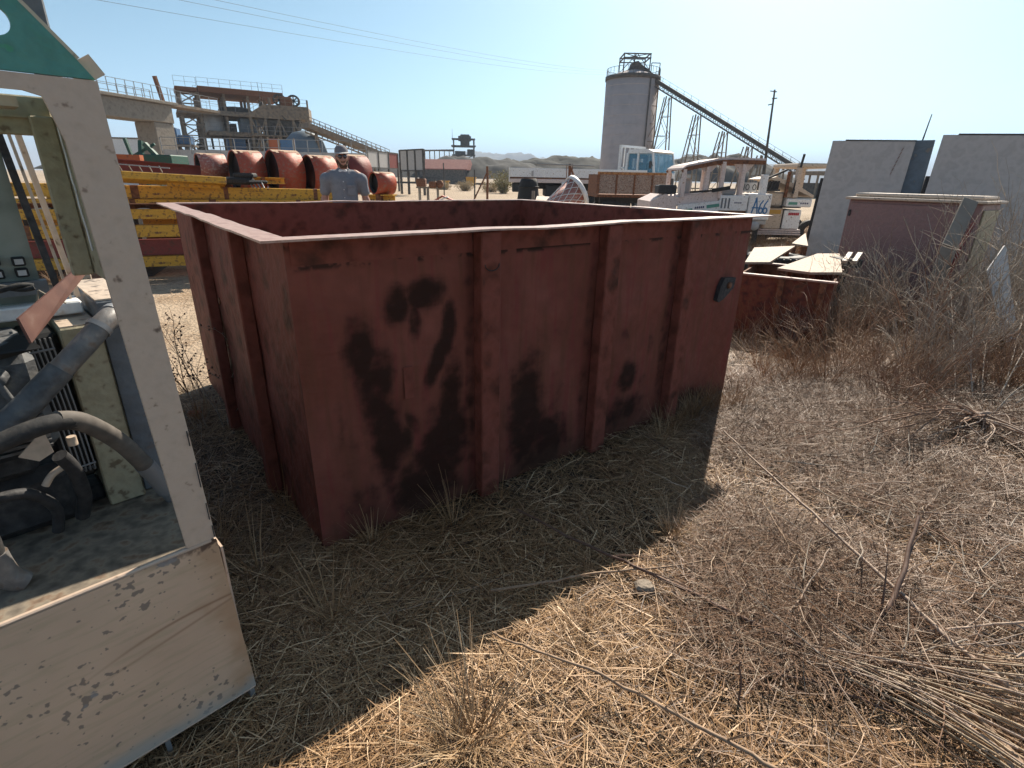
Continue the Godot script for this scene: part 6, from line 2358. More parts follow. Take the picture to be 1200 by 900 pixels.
func machine() -> void:
	var o := thing("drill_rig", "cream and green steel machine enclosure with hoses at the left edge", "machine", Vector3(-0.7724, 0, -1.1788), deg_to_rad(-134.07))
	var cream2 := worn([0.0, C(0.50, 0.38, 0.285), 0.3, C(0.565, 0.43, 0.325), 0.6, C(0.59, 0.45, 0.34), 0.795, C(0.56, 0.425, 0.32), 0.88, C(0.3, 0.21, 0.15), 1.0, C(0.12, 0.08, 0.06)], 1.3, 0.5, 37, 0.03, 0.15)
	var s := S()
	# seen from outside the face's right end is at x = 0
	uv_face(s, Vector3(0.018, 0.632, 0), Vector3(0.92, 0.640, 0), Vector3(0.92, 0.08, 0), Vector3(0.0, 0.08, 0), Vector3(0, 0, -1))
	uv_face(s, Vector3(0.018, 0.632, 0.006), Vector3(0.92, 0.640, 0.006), Vector3(0.92, 0.08, 0.006), Vector3(0.0, 0.08, 0.006), Vector3(0, 0, 1))
	obj("side_panel", s, chipped_cream(true), o)
	s = S()
	bx(s, Vector3(0.03, 0.628, 0.0), Vector3(0.92, 0.640, 0.014), 0.003)
	bx(s, Vector3(0.006, 0.08, 0.0065), Vector3(0.012, 0.60, 2.2))  # unseen side wall, lengthened to keep light off the ground
	bx(s, Vector3(0.0125, 0.08, 2.19), Vector3(2.0, 0.60, 2.2))  # unseen back wall, set deeper to close off light
	bx(s, Vector3(0.0, 0.07, 0.0), Vector3(0.92, 0.079, 0.06), 0.003)
	bx(s, Vector3(0.921, 0.08, 0.0), Vector3(2.0, 0.640, 0.008))
	obj("lip", s, cream2, o)
	s = S()
	bx(s, Vector3(0.013, 0.585, 0.0065), Vector3(2.0, 0.595, 2.189))
	obj("floor_tray", s, worn([0.0, C(0.09, 0.075, 0.058), 0.4, C(0.2, 0.165, 0.125), 0.6, C(0.27, 0.225, 0.165), 0.75, C(0.22, 0.15, 0.1), 1.0, C(0.09, 0.065, 0.045)], 2.2, 0.8, 110), o)
	for q in [0.004, 0.235, 1.4]:
		s = S()
		bx(s, Vector3(q, -0.05, 0.012), Vector3(q + 0.012, 0.069, 0.05))
		obj("foot", s, M.galv, o)
	# corner post and header
	s = S()
	prism(s, poly([0.019, 0.641, 0.088, 0.641, 0.104, 1.10, 0.118, 1.60, 0.135, 1.675, 0.16, 1.682, 2.0, 1.684, 2.0, 1.709, 0.046, 1.709]), 0.012, Transform3D(Basis(), Vector3(0, 0, 0.006)))
	prism(s, poly([0.019, 0.641, 0.027, 0.641, 0.054, 1.709, 0.046, 1.709]), 0.06, Transform3D(Basis(), Vector3(0, 0, 0.0425)))
	obj("corner_post", s, cream2, o)
	s = S()
	bx(s, Vector3(0.17, 1.655, 0.02), Vector3(2.0, 1.672, 0.10))
	obj("header_channel", s, M.olive, o)
	s = S()
	for q in [[0.0185, 0.645, 0.035], [0.021, 0.70, 0.05], [0.024, 0.80, 0.07], [0.0275, 0.92, 0.04]]:
		box(s, Vector3(0.0022, q[2], 0.004), Transform3D(Basis(), Vector3(q[0] + 0.0032, q[1] + q[2] / 2, -0.0008)))
	obj("rust_edge", s, M.dark, o)
	# green gusset with an oval hole, in two halves
	var hole := []
	for k in 25:
		var a := PI / 2 + TAU * k / 24.0
		hole.append(Vector2(0.176 + cos(a) * 0.025, 1.787 + sin(a) * 0.024))
	s = S()
	# half nearer the post: x below the hole's middle
	var half1 := PackedVector2Array([Vector2(0.048, 1.711), Vector2(0.07, 1.742), Vector2(0.176, 1.874)])
	for k in range(0, 13):
		half1.append(hole[k])
	half1.append(Vector2(0.176, 1.711))
	var half2 := PackedVector2Array([Vector2(0.176, 1.711)])
	for k in range(12, 25):
		half2.append(hole[k])
	half2.append(Vector2(0.176, 1.874))
	half2.append(Vector2(0.35, 2.09))
	half2.append(Vector2(0.9, 2.09))
	half2.append(Vector2(0.9, 1.711))
	prism(s, half1, 0.012, Transform3D(Basis(), Vector3(0, 0, 0.007)))
	prism(s, half2, 0.012, Transform3D(Basis(), Vector3(0, 0, 0.007)))
	obj("green_gusset", s, M.green, o)
	s = S()
	bar(s, Vector3(0.046, 1.712, 0.03), Vector3(0.066, 1.744, 0.03), 0.008, 0.05)
	bar(s, Vector3(0.066, 1.744, 0.02), Vector3(0.35, 2.095, 0.02), 0.03, 0.006)  # cream strip painted in as the sunlit edge of the gusset
	bx(s, Vector3(0.044, 1.71, 0.05), Vector3(0.058, 1.734, 0.07), 0.002)
	obj("post_cap_lit_edge", s, cream2, o)
	s = S()
	bx(s, Vector3(0.032, 1.72, 0.42), Vector3(0.072, 2.6, 0.52), 0.004)
	obj("dark_mast", s, M.grey_paint, o)
	# upper jamb, white line painted as a sunlit edge, inner header
	s = S()
	bx(s, Vector3(0.080, 1.31, 0.02), Vector3(0.088, 1.70, 0.30), 0.002)
	bx(s, Vector3(0.089, 1.31, 0.285), Vector3(0.132, 1.66, 0.30), 0.003)
	obj("inner_jamb", s, M.olive, o)
	s = S()
	var wl := []
	for k in 12:
		wl.append(Vector3(0.091 + rnd(-0.001, 0.001), 1.66 - k * 0.026, 0.25 - 0.003 * k))
	tube(s, wl, 0.0022, -1, 5)
	obj("painted_edge_glint", s, M.white, o)
	s = S()
	bx(s, Vector3(0.089, 1.62, 0.301), Vector3(1.2, 1.70, 0.32), 0.003)
	bx(s, Vector3(0.115, 1.655, 0.295), Vector3(1.2, 1.66, 0.3005))
	obj("inner_header", s, M.olive, o)
	# rear door with dark edge and gauges
	s = S()
	bar(s, Vector3(0.170, 1.66, 0.6), Vector3(0.139, 1.2, 0.6), 0.022, 0.016)
	obj("door_edge", s, M.dark, o)
	s = S()
	bar(s, Vector3(0.128, 1.66, 0.64), Vector3(0.097, 1.2, 0.64), 0.03, 0.012)
	bar(s, Vector3(0.148, 1.66, 0.62), Vector3(0.117, 1.2, 0.62), 0.02, 0.006)
	obj("door_frame", s, M.cream, o)
	s = S()
	bx(s, Vector3(0.172, 1.2, 0.62), Vector3(1.0, 1.7, 0.635))
	var dr := obj("rear_door", s, worn([0.0, C(0.12, 0.14, 0.12), 0.5, C(0.22, 0.25, 0.21), 1.0, C(0.3, 0.32, 0.28)], 1.0, 0.4, 111), o)
	for q in [[0.205, 1.285], [0.205, 1.315], [0.255, 1.285], [0.255, 1.32]]:
		s = S()
		bx(s, Vector3(q[0] - 0.014, q[1] - 0.012, 0.6), Vector3(q[0] + 0.014, q[1] + 0.012, 0.619), 0.003)
		obj("gauge", s, M.black, dr)
		s = S()
		bx(s, Vector3(q[0] - 0.009, q[1] - 0.007, 0.597), Vector3(q[0] + 0.009, q[1] + 0.007, 0.5995))
		obj("gauge_face", s, M.cab_grey, dr)
	s = S()
	bx(s, Vector3(0.16, 1.225, 0.59), Vector3(1.0, 1.262, 0.619))
	obj("door_sill", s, M.grey_paint, o)
	# twisted black cable and thin wires
	for k in 2:
		s = S()
		var pts := []
		for i in 32:
			var a := i * 0.55 + PI * k
			pts.append(Vector3(0.5 - i * 0.0098, 1.262 + cos(a) * 0.006 + 0.004 * sin(i * 0.11), 0.5 + sin(a) * 0.006))
		tube(s, pts, 0.0065, -1, 6)
		obj("twisted_cable", s, M.rubber, o)
	s = S()
	tube(s, spline([Vector3(0.19, 1.25, 0.5), Vector3(0.205, 1.21, 0.5), Vector3(0.23, 1.185, 0.52)]), 0.0025, -1, 5)
	tube(s, spline([Vector3(0.19, 1.25, 0.5), Vector3(0.165, 1.225, 0.5), Vector3(0.14, 1.205, 0.52)]), 0.0025, -1, 5)
	obj("thin_wire", s, M.rope, o)
	s = S()
	bx(s, Vector3(0.10, 1.165, 0.56), Vector3(1.0, 1.2, 0.66), 0.004)
	obj("cream_rail", s, M.white, o)
	s = S()
	bx(s, Vector3(0.19, 1.05, 0.62), Vector3(1.0, 1.162, 0.66))
	obj("olive_rail", s, M.olive, o)
	# tilted red brown plate
	s = S()
	slab(s, [Vector3(0.064, 1.297, 0.62), Vector3(0.252, 1.222, 0.3), Vector3(0.243, 1.160, 0.3), Vector3(0.068, 1.262, 0.62)], 0.006)
	obj("brown_plate", s, worn([0.0, C(0.08, 0.035, 0.028), 0.5, C(0.135, 0.06, 0.045), 0.72, C(0.155, 0.075, 0.055), 1.0, C(0.26, 0.18, 0.15)], 2.0, 0.6, 112), o)
	# two housings
	s = S()
	bx(s, Vector3(0.0855, 0.597, 0.443), Vector3(0.178, 1.152, 0.74), 0.004)
	obj("olive_housing", s, M.olive, o)
	s = S()
	bx(s, Vector3(0.092, 1.1525, 0.45), Vector3(0.174, 1.156, 0.73))
	obj("housing_top", s, M.cream, o)
	s = S()
	bx(s, Vector3(-0.06, 0.597, 0.47), Vector3(0.0835, 1.208, 0.86), 0.004)
	var gh := obj("grey_housing", s, M.grey_paint, o)
	s = S()
	bx(s, Vector3(-0.055, 1.2085, 0.475), Vector3(0.080, 1.213, 0.855))
	obj("housing_top", s, M.cream, gh)
	s = S()
	bx(s, Vector3(0.0838, 0.62, 0.436), Vector3(0.0852, 1.14, 0.468))
	obj("gap_strip", s, M.dark, gh)
	# exhaust pipe
	s = S()
	tube(s, spline([Vector3(0.0, 1.165, 0.47), Vector3(0.045, 1.185, 0.40), Vector3(0.085, 1.178, 0.345), Vector3(0.15, 1.128, 0.315), Vector3(0.215, 1.075, 0.30)]), 0.027, 0.027, 16)
	var ep := obj("exhaust_pipe", s, M.pipe, o)
	for q in [[Vector3(0.03, 1.18, 0.425), Vector3(0.042, 1.184, 0.405)], [Vector3(0.055, 1.187, 0.385), Vector3(0.07, 1.185, 0.365)], [Vector3(0.098, 1.17, 0.338), Vector3(0.108, 1.162, 0.333)]]:
		s = S()
		tube(s, q, 0.0305, 0.0305, 16)
		obj("pipe_clamp", s, M.galv, ep)
	s = S()
	tube(s, spline([Vector3(0.205, 1.083, 0.302), Vector3(0.25, 1.046, 0.295), Vector3(0.30, 1.005, 0.285), Vector3(0.40, 0.93, 0.275), Vector3(0.5, 0.88, 0.27)]), 0.030, 0.031, 16)
	obj("rubber_sleeve", s, M.cast, ep)
	# big hose
	s = S()
	tube(s, spline([Vector3(0.56, 0.84, 0.13), Vector3(0.44, 0.95, 0.14), Vector3(0.35, 0.985, 0.155), Vector3(0.26, 0.995, 0.175), Vector3(0.20, 0.962, 0.215), Vector3(0.135, 0.862, 0.28), Vector3(0.088, 0.755, 0.318), Vector3(0.07, 0.712, 0.33)]), 0.0215, 0.0215, 14)
	obj("big_hose", s, M.rubber, o)
	s = S()
	tube(s, spline([Vector3(0.25, 0.9965, 0.183), Vector3(0.20, 0.965, 0.213), Vector3(0.135, 0.865, 0.278), Vector3(0.088, 0.758, 0.316)]), 0.0232, 0.0232, 16)
	obj("hose_sleeve", s, worn([0.0, C(0.07, 0.06, 0.05), 0.5, C(0.12, 0.105, 0.09), 1.0, C(0.2, 0.17, 0.14)], 3.0, 0.8, 113), o)
	s = S()
	tube(s, [Vector3(0.088, 0.757, 0.318), Vector3(0.066, 0.70, 0.332), Vector3(0.048, 0.64, 0.346)], 0.026, 0.024, 14)
	tube(s, [Vector3(0.05, 0.645, 0.345), Vector3(0.035, 0.597, 0.36)], 0.019, 0.018, 12)
	obj("hose_collar", s, M.galv, o)
	s = S()
	tube(s, spline([Vector3(0.40, 0.60, 0.2), Vector3(0.425, 0.635, 0.2), Vector3(0.435, 0.70, 0.2)]), 0.026, 0.03, 14)
	obj("hose_end", s, M.pipe, o)
	s = S()
	tube(s, spline([Vector3(0.435, 0.69, 0.2), Vector3(0.44, 0.78, 0.2), Vector3(0.5, 0.88, 0.22)]), 0.025, 0.025, 14)
	obj("hose", s, M.rubber, o)
	# engine block with fins and bolt cap
	s = S()
	bx(s, Vector3(0.245, 0.86, 0.36), Vector3(0.5, 1.12, 0.62), 0.02)
	bx(s, Vector3(0.255, 1.12, 0.38), Vector3(0.46, 1.15, 0.58), 0.01)
	var en := obj("engine_block", s, M.cast, o)
	for k in 9:
		s = S()
		bx(s, Vector3(0.262, 0.872 + k * 0.014, 0.345), Vector3(0.44, 0.879 + k * 0.014, 0.359))
		obj("fin", s, M.cast, en)
	s = S()
	lathe(s, [Vector2(0, 0), Vector2(0.026, 0), Vector2(0.026, 0.01), Vector2(0.018, 0.016), Vector2(0.018, 0.03), Vector2(0, 0.032)], Transform3D(Basis(Vector3.RIGHT, -PI / 2), Vector3(0.325, 1.075, 0.36)), 16)
	tube(s, [Vector3(0.325, 1.07, 0.335), Vector3(0.305, 0.99, 0.335)], 0.008, -1, 8)
	obj("cap_bolt", s, M.cast, en)
	s = S()
	slab(s, [Vector3(0.23, 1.15, 0.30), Vector3(0.36, 1.15, 0.30), Vector3(0.38, 1.115, 0.34), Vector3(0.26, 1.16, 0.42)], 0.006)
	obj("black_shield", s, M.black, o)
	# radiator guard
	s = S()
	for k in 6:
		var u := 0.188 + k * 0.0105
		tube(s, spline([Vector3(u + 0.012, 1.135, 0.44), Vector3(u + 0.004, 0.95, 0.44), Vector3(u, 0.75, 0.44), Vector3(u + 0.004, 0.735, 0.46)]), 0.0024, -1, 6)
	tube(s, [Vector3(0.262, 1.10, 0.438), Vector3(0.196, 1.105, 0.438)], 0.003, -1, 6)
	tube(s, [Vector3(0.243, 0.75, 0.438), Vector3(0.183, 0.755, 0.438)], 0.003, -1, 6)
	obj("radiator_guard", s, M.galv, o)
	s = S()
	bx(s, Vector3(0.182, 0.70, 0.47), Vector3(0.262, 1.14, 0.7), 0.01)
	obj("radiator_core", s, M.black, o)
	# dark gear below
	s = S()
	bx(s, Vector3(0.235, 0.597, 0.42), Vector3(0.56, 0.78, 0.75), 0.03)
	bx(s, Vector3(0.30, 0.781, 0.40), Vector3(0.60, 0.859, 0.7), 0.02)
	tube(s, spline([Vector3(0.26, 0.86, 0.30), Vector3(0.24, 0.8, 0.32), Vector3(0.235, 0.70, 0.36), Vector3(0.25, 0.62, 0.4)]), 0.018, -1, 10)
	tube(s, spline([Vector3(0.40, 0.80, 0.28), Vector3(0.34, 0.78, 0.3), Vector3(0.30, 0.70, 0.34), Vector3(0.31, 0.62, 0.36)]), 0.014, -1, 10)
	bx(s, Vector3(0.178, 0.597, 0.5), Vector3(0.234, 0.65, 0.6), 0.008)
	obj("pump_gear", s, M.dark, o)
	s = S()
	slab(s, [Vector3(0.335, 0.885, 0.30), Vector3(0.275, 0.94, 0.30), Vector3(0.268, 0.875, 0.30), Vector3(0.30, 0.86, 0.30)], 0.004)
	obj("cream_tab", s, M.cream, o)
	s = S()
	tube(s, spline([Vector3(0.305, 0.775, 0.33), Vector3(0.285, 0.80, 0.33), Vector3(0.255, 0.815, 0.33)]), 0.009, -1, 8)
	tube(s, [Vector3(0.225, 0.865, 0.335), Vector3(0.225, 0.89, 0.335)], 0.011, -1, 8)
	obj("brass_fitting", s, M.cream, o)
	# back posts, out of the picture, that hold the rear door
	for q in [[1.95, 0.02], [1.95, 1.04], [0.03, 1.04]]:
		s = S()
		bx(s, Vector3(q[0] - 0.03, 0.596, q[1]), Vector3(q[0] + 0.03, 1.24 if q[0] < 1 else 1.654, q[1] + 0.06), 0.004)
		obj("rear_post", s, M.cream, o)

# ---------------------------------------------------------------- dry plants
func in_skip(x: float, z: float, grow := 0.0) -> bool:
	var q := Vector3(x, 0, z) - SKIP_AT
	var l := Basis(Vector3.UP, SKIP_TURN).inverse() * q
	return absf(l.x) < SL / 2 + grow and absf(l.z) < SW / 2 + grow

func in_machine(x: float, z: float) -> bool:
	var l := Basis(Vector3.UP, deg_to_rad(-134.07)).inverse() * (Vector3(x, 0, z) - Vector3(-0.7724, 0, -1.1788))
	return l.x > -0.02 and l.x < 2.0 and l.z > -0.01 and l.z < 2.2

func blade(st: SurfaceTool, a: Vector3, d: Vector3, l: float, w: float, bend: Vector3, c: Color) -> void:
	var n := 2
	var side := d.cross(Vector3.UP)
	if side.length() < 0.1:
		side = Vector3.RIGHT
	side = side.normalized().rotated(d.normalized(), rnd(-0.55, 0.55)) * w * 0.5
	var p := a
	var dir := d.normalized()
	var prev := [a - side, a + side]
	for i in n:
		dir = (dir + bend / n).normalized()
		p += dir * l / n
		var k := 1.0 - 0.75 * float(i + 1) / n
		var now := [p - side * k, p + side * k]
		for t in [[prev[0], prev[1], now[1]], [prev[0], now[1], now[0]]]:
			for v in t:
				st.set_color(c)
				st.add_vertex(v)
		prev = now

func clump(kind: int) -> ArrayMesh:
	# 0 lying straw, 1 upright tuft, 2 short fine litter
	var st := S()
	st.set_smooth_group(-1)
	var n: int = [330, 46, 260, 150][kind]
	var way := rnd(0, TAU)
	for i in n:
		var t := rnd(0, 1)
		var c := C(0.41, 0.285, 0.165).lerp(C(0.14, 0.088, 0.05), t) if t < 0.75 else C(0.60, 0.465, 0.31)
		if rnd(0, 1) < 0.12:
			c = C(0.08, 0.045, 0.026)
		if kind == 0:
			var a := rnd(0, TAU)
			var r := sqrt(rnd(0, 1)) * 0.34
			var yaw := way + rng.randfn(0.0, 0.75) + (PI if rnd(0, 1) < 0.5 else 0.0)
			var up := rnd(-0.04, 0.16)
			blade(st, Vector3(cos(a) * r, rnd(0.0, 0.04), sin(a) * r), Vector3(cos(yaw), up, sin(yaw)), rnd(0.07, 0.22), rnd(0.0018, 0.0038), Vector3(rnd(-0.4, 0.4), rnd(-0.35, -0.02), rnd(-0.4, 0.4)), c)
		elif kind == 1:
			var a := rnd(0, TAU)
			var r := rnd(0, 0.05)
			blade(st, Vector3(cos(a) * r, 0, sin(a) * r), Vector3(cos(a) * rnd(0.05, 0.7), 1.0, sin(a) * rnd(0.05, 0.7)), rnd(0.12, 0.34), rnd(0.002, 0.004), Vector3(cos(a) * rnd(0, 0.9), -rnd(0, 0.5), sin(a) * rnd(0, 0.9)), c.lerp(C(0.34, 0.22, 0.115), 0.35))
		elif kind == 3:
			var a := rnd(0, TAU)
			var r := sqrt(rnd(0, 1)) * 0.24
			var yaw := rnd(0, TAU)
			var b := C(0.17, 0.09, 0.05).lerp(C(0.27, 0.165, 0.10), rnd(0, 1)) if rnd(0, 1) < 0.86 else C(0.45, 0.34, 0.24)
			blade(st, Vector3(cos(a) * r, rnd(0.0, 0.05), sin(a) * r), Vector3(cos(yaw), rnd(0.0, 0.55), sin(yaw)), rnd(0.06, 0.2), rnd(0.002, 0.0042), Vector3(rnd(-1.0, 1.0), rnd(-0.7, 0.2), rnd(-1.0, 1.0)), b)
		else:
			var a := rnd(0, TAU)
			var r := sqrt(rnd(0, 1)) * 0.32
			var yaw := rnd(0, TAU)
			blade(st, Vector3(cos(a) * r, rnd(0.0, 0.02), sin(a) * r), Vector3(cos(yaw), rnd(-0.05, 0.25), sin(yaw)), rnd(0.04, 0.12), rnd(0.0025, 0.0055), Vector3(rnd(-0.6, 0.6), rnd(-0.5, 0.1), rnd(-0.6, 0.6)), c * 0.85)
	st.generate_normals()
	var m := st.commit()
	m.surface_set_material(0, M.straw)
	return m

func scatter(called: String, label: String, meshes: Array, spots: Array, tint: Callable) -> void:
	var per := meshes.size()
	var holder := Node3D.new()
	holder.name = numbered(called)
	add_child(holder)
	tag(holder, label, "grass", "", "stuff")
	for k in per:
		var list := []
		for i in range(k, spots.size(), per):
			list.append(spots[i])
		if list.is_empty():
			continue
		var mm := MultiMesh.new()
		mm.transform_format = MultiMesh.TRANSFORM_3D
		mm.use_colors = true
		mm.mesh = meshes[k]
		mm.instance_count = list.size()
		for i in list.size():
			var q: Array = list[i]
			mm.set_instance_transform(i, q[0])
			mm.set_instance_color(i, tint.call(q[0].origin))
		var mi := MultiMeshInstance3D.new()
		mi.name = "blades"
		mi.multimesh = mm
		holder.add_child(mi, true)
		mi.set_meta("kind", "stuff")

func wander(a: Vector3, d: Vector3, l: float, n: int, jitter: float, droop: float) -> Array:
	var pts := [a]
	var dir := d.normalized()
	var p := a
	for i in n:
		dir = (dir + Vector3(rnd(-jitter, jitter), rnd(-jitter, jitter) - droop, rnd(-jitter, jitter))).normalized()
		p += dir * l / n
		if p.y < 0.012:
			p.y = 0.012
			dir.y = absf(dir.y) * 0.3
		pts.append(p)
	return pts

func bush_parts(o: Node3D, h: float, n: int, spread: float, mat: Material, lean: Vector3, thick: float, seeds: bool) -> void:
	var st := S()
	var br := S()
	var sd := S()
	for i in n:
		var a := rnd(0, TAU)
		var r := sqrt(rnd(0, 1)) * 0.32 * spread
		var pts := wander(Vector3(cos(a) * r, 0, sin(a) * r), Vector3(cos(a) * rnd(0, spread), 1.0, sin(a) * rnd(0, spread)) + lean, h * rnd(0.45, 1.1), 6, 0.17, 0.02)
		var rr := thick * rnd(0.5, 1.3)
		tube(st, pts, rr, rr * 0.35, 4, false)
		for k in 4:
			var f := rng.randi_range(1, 5)
			var p: Vector3 = pts[f]
			var d: Vector3 = (pts[f] - pts[f - 1]).normalized() + Vector3(rnd(-0.9, 0.9), rnd(-0.3, 0.5), rnd(-0.9, 0.9))
			var b := wander(p, d, h * rnd(0.14, 0.42), 4, 0.3, 0.03)
			tube(br, b, rr * 0.68, rr * 0.26, 3, false)
			if seeds:
				for q in 3:
					lathe(sd, [Vector2(0, -0.008), Vector2(0.006, -0.003), Vector2(0.006, 0.004), Vector2(0, 0.009)], Transform3D(Basis.from_euler(Vector3(rnd(0, 3), rnd(0, 3), 0)), b[2 + q % 3] + Vector3(rnd(-0.01, 0.01), rnd(-0.01, 0.01), 0)), 5)
	obj("stems", st, mat, o)
	obj("twigs", br, mat, o)
	if seeds:
		obj("seed_heads", sd, M.stalk_dark, o)

func dead_bush(label: String, at: Vector3, h: float, n: int, spread: float, mat: Material, group: String, lean := Vector3.ZERO, thick := 0.0035, seeds := false) -> Node3D:
	var o := thing("dead_bush", label, "dry bush", at, 0.0, group)
	bush_parts(o, h, n, spread, mat, lean, thick, seeds)
	return o

func randi_range_seeded(a: int, b: int) -> int:
	return rng.randi_range(a, b)

func stalk(label: String, px: Array, r0: float, r1: float, mat: Material, y0 := 0.03, y1 := 0.03, twigs := 0) -> Node3D:
	var pts := []
	var n := px.size() / 2
	for i in n:
		pts.append(G(px[i * 2], px[i * 2 + 1], lerpf(y0, y1, float(i) / (n - 1))))
	var o := thing("dry_stalk", label, "dry stalk", pts[0], 0.0, "dry stalks lying on the grass")
	for i in n:
		pts[i] -= o.position
	var sp := spline(pts, 5)
	for i in range(1, sp.size() - 1):
		sp[i] += Vector3(rnd(-0.004, 0.004), rnd(-0.003, 0.003), rnd(-0.004, 0.004))
	var st := S()
	tube(st, sp, r0, r1, 6)
	obj("stem", st, mat, o)
	if twigs > 0:
		for k in twigs:
			var tw := S()
			var i := rng.randi_range(1, sp.size() - 2)
			var d: Vector3 = (sp[i + 1] - sp[i]).normalized() + Vector3(rnd(-0.7, 0.7), rnd(0, 0.5), rnd(-0.7, 0.7))
			tube(tw, wander(sp[i], d, rnd(0.08, 0.3), 4, 0.15, 0.05), minf(r0, r1) * 0.7, 0.001, 4, false)
			obj("twig", tw, mat, o)
	return o

func vegetation() -> void:
	var lying := []
	var tufts := []
	var litter := []
	for k in 5:
		lying.append(clump(0))
	for k in 4:
		tufts.append(clump(1))
	for k in 4:
		litter.append(clump(2))
	var patch := noise(301, 0.55, 3)
	var spots := []
	var lit := []
	var up := []
	for i in 2600:
		# spread evenly over the ground in front, thinner far off
		var r := 0.8 + 10.0 * pow(rnd(0, 1), 0.8)
		var a := rnd(-1.15, 1.15)
		var x := sin(a) * r
		var z := -cos(a) * r
		if in_skip(x, z) or in_machine(x, z):
			continue
		var sandy := smoothstep(-1.9, -2.7, x + 0.25 * (z + 3.5)) * smoothstep(-2.9, -3.5, z)
		if sandy > 0.5 and rnd(0, 1) < 0.93:
			continue
		var n := patch.get_noise_2d(x, z)
		var xf := Transform3D(Basis(Vector3.UP, rnd(0, TAU)).scaled(Vector3.ONE * rnd(0.75, 1.25)), Vector3(x, ground_height(x, z) + 0.004, z))
		if n < -0.34 and r > 1.5 and rnd(0, 1) < 0.7:
			lit.append([xf])
			continue
		if rnd(0, 1) < 0.62 + n * 0.5:
			spots.append([xf])
		else:
			lit.append([xf])
		if rnd(0, 1) < (0.02 + 0.06 * maxf(n, 0.0) if r < 6.0 else 0.3):
			up.append([xf])
	for i in 4000:
		var r := rnd(8.0, 26.0)
		var a := rnd(-0.1, 0.95) if i % 3 else rnd(-0.6, 0.95)
		var x := sin(a) * r
		var z := -cos(a) * r
		if in_skip(x, z, 0.2):
			continue
		if patch.get_noise_2d(x * 0.4, z * 0.4) + (0.25 if a > 0.35 else -0.25) < 0.0:
			continue
		up.append([Transform3D(Basis(Vector3.UP, rnd(0, TAU)).scaled(Vector3.ONE * rnd(0.8, 1.6)), Vector3(x, ground_height(x, z), z))])
	for i in 90:
		var p := G(rnd(865, 1230), rnd(345, 462))
		if not in_skip(p.x, p.z, 0.1):
			up.append([Transform3D(Basis(Vector3.UP, rnd(0, TAU)).scaled(Vector3.ONE * rnd(0.9, 1.7)), p)])
	# along the foot of the skip the grass stands up
	var bas := Basis(Vector3.UP, SKIP_TURN)
	for i in 90:
		var e := rnd(-1, 1)
		var p := SKIP_AT + bas * Vector3(SL / 2 * e, 0, SW / 2 + absf(rnd(0.02, 0.22))) if i % 3 else SKIP_AT + bas * Vector3(-SL / 2 - rnd(0.02, 0.25), 0, SW / 2 * e)
		var keep := 0.15 + 0.6 * smoothstep(0.2, 0.9, e) if i % 3 else 0.3
		if rnd(0, 1) < keep and not in_machine(p.x, p.z):
			up.append([Transform3D(Basis(Vector3.UP, rnd(0, TAU)).scaled(Vector3.ONE * rnd(0.5, 1.0)), p)])
	var big := noise(302, 0.8, 2)
	var tint := func(p: Vector3) -> Color:
		var n := big.get_noise_2d(p.x, p.z)
		var c := Color(1.22, 1.10, 0.98).lerp(Color(0.86, 0.68, 0.50), clampf(n * 1.6 + 0.42, 0, 1))
		# browner and thinner litter towards the bushes on the right
		c = c.lerp(Color(0.60, 0.43, 0.31), smoothstep(0.45, 1.5, p.x + 0.2 * (p.z + 2.0)) * clampf(0.62 + 1.3 * big.get_noise_2d(p.x * 2.3, p.z * 2.3), 0, 1))
		return c
	scatter("dry_grass", "flattened straw coloured dry grass covering the ground round the skip", lying, spots, tint)
	var weeds := []
	for k in 3:
		weeds.append(clump(3))
	var wsp := []
	for i in 1700:
		var p := G(rnd(850, 1230), rnd(448, 760) if i < 1000 else rnd(436, 540))
		var edge := patch.get_noise_2d(p.x * 1.6 + 40.0, p.z * 1.6)
		if not in_skip(p.x, p.z, 0.05) and p.x > 0.62 - 0.42 * (p.z + 2.0) and edge > -0.12:
			wsp.append([Transform3D(Basis(Vector3.UP, rnd(0, TAU)).scaled(Vector3.ONE * rnd(0.7, 1.2)), Vector3(p.x, ground_height(p.x, p.z) + 0.01, p.z))])
	scatter("brown_weeds", "matted reddish brown dead weeds on the ground at the right", weeds, wsp, func(_p): return Color.WHITE * rnd(0.7, 1.2))
	scatter("grass_litter", "short brown dry grass litter between the straw", litter, lit, tint)
	scatter("grass_tufts", "upright dry grass tufts scattered over the yard", tufts, up, tint)

	# single tufts one can point to
	var tf := [[560, 868, 1.1, "golden upright grass tuft at the bottom edge, at the shadow line"], [795, 630, 0.7, "small golden tuft in the sun left of the long stalk by the shadow edge"], [690, 745, 0.55, "small greenish tuft in the sunlit straw below the pale rock"], [520, 885, 0.9, "golden tuft left of the bottom middle in the skip's shadow edge"]]
	for q in tf:
		var o := thing("grass_tuft", q[3], "grass tuft", G(q[0], q[1]))
		for k in 3:
			var mi := MeshInstance3D.new()
			mi.mesh = tufts[k]
			mi.name = "blades"
			o.add_child(mi, true)
			mi.position = Vector3(rnd(-0.04, 0.04), 0, rnd(-0.04, 0.04))
			mi.rotation.y = rnd(0, TAU)
			mi.scale = Vector3.ONE * float(q[2])

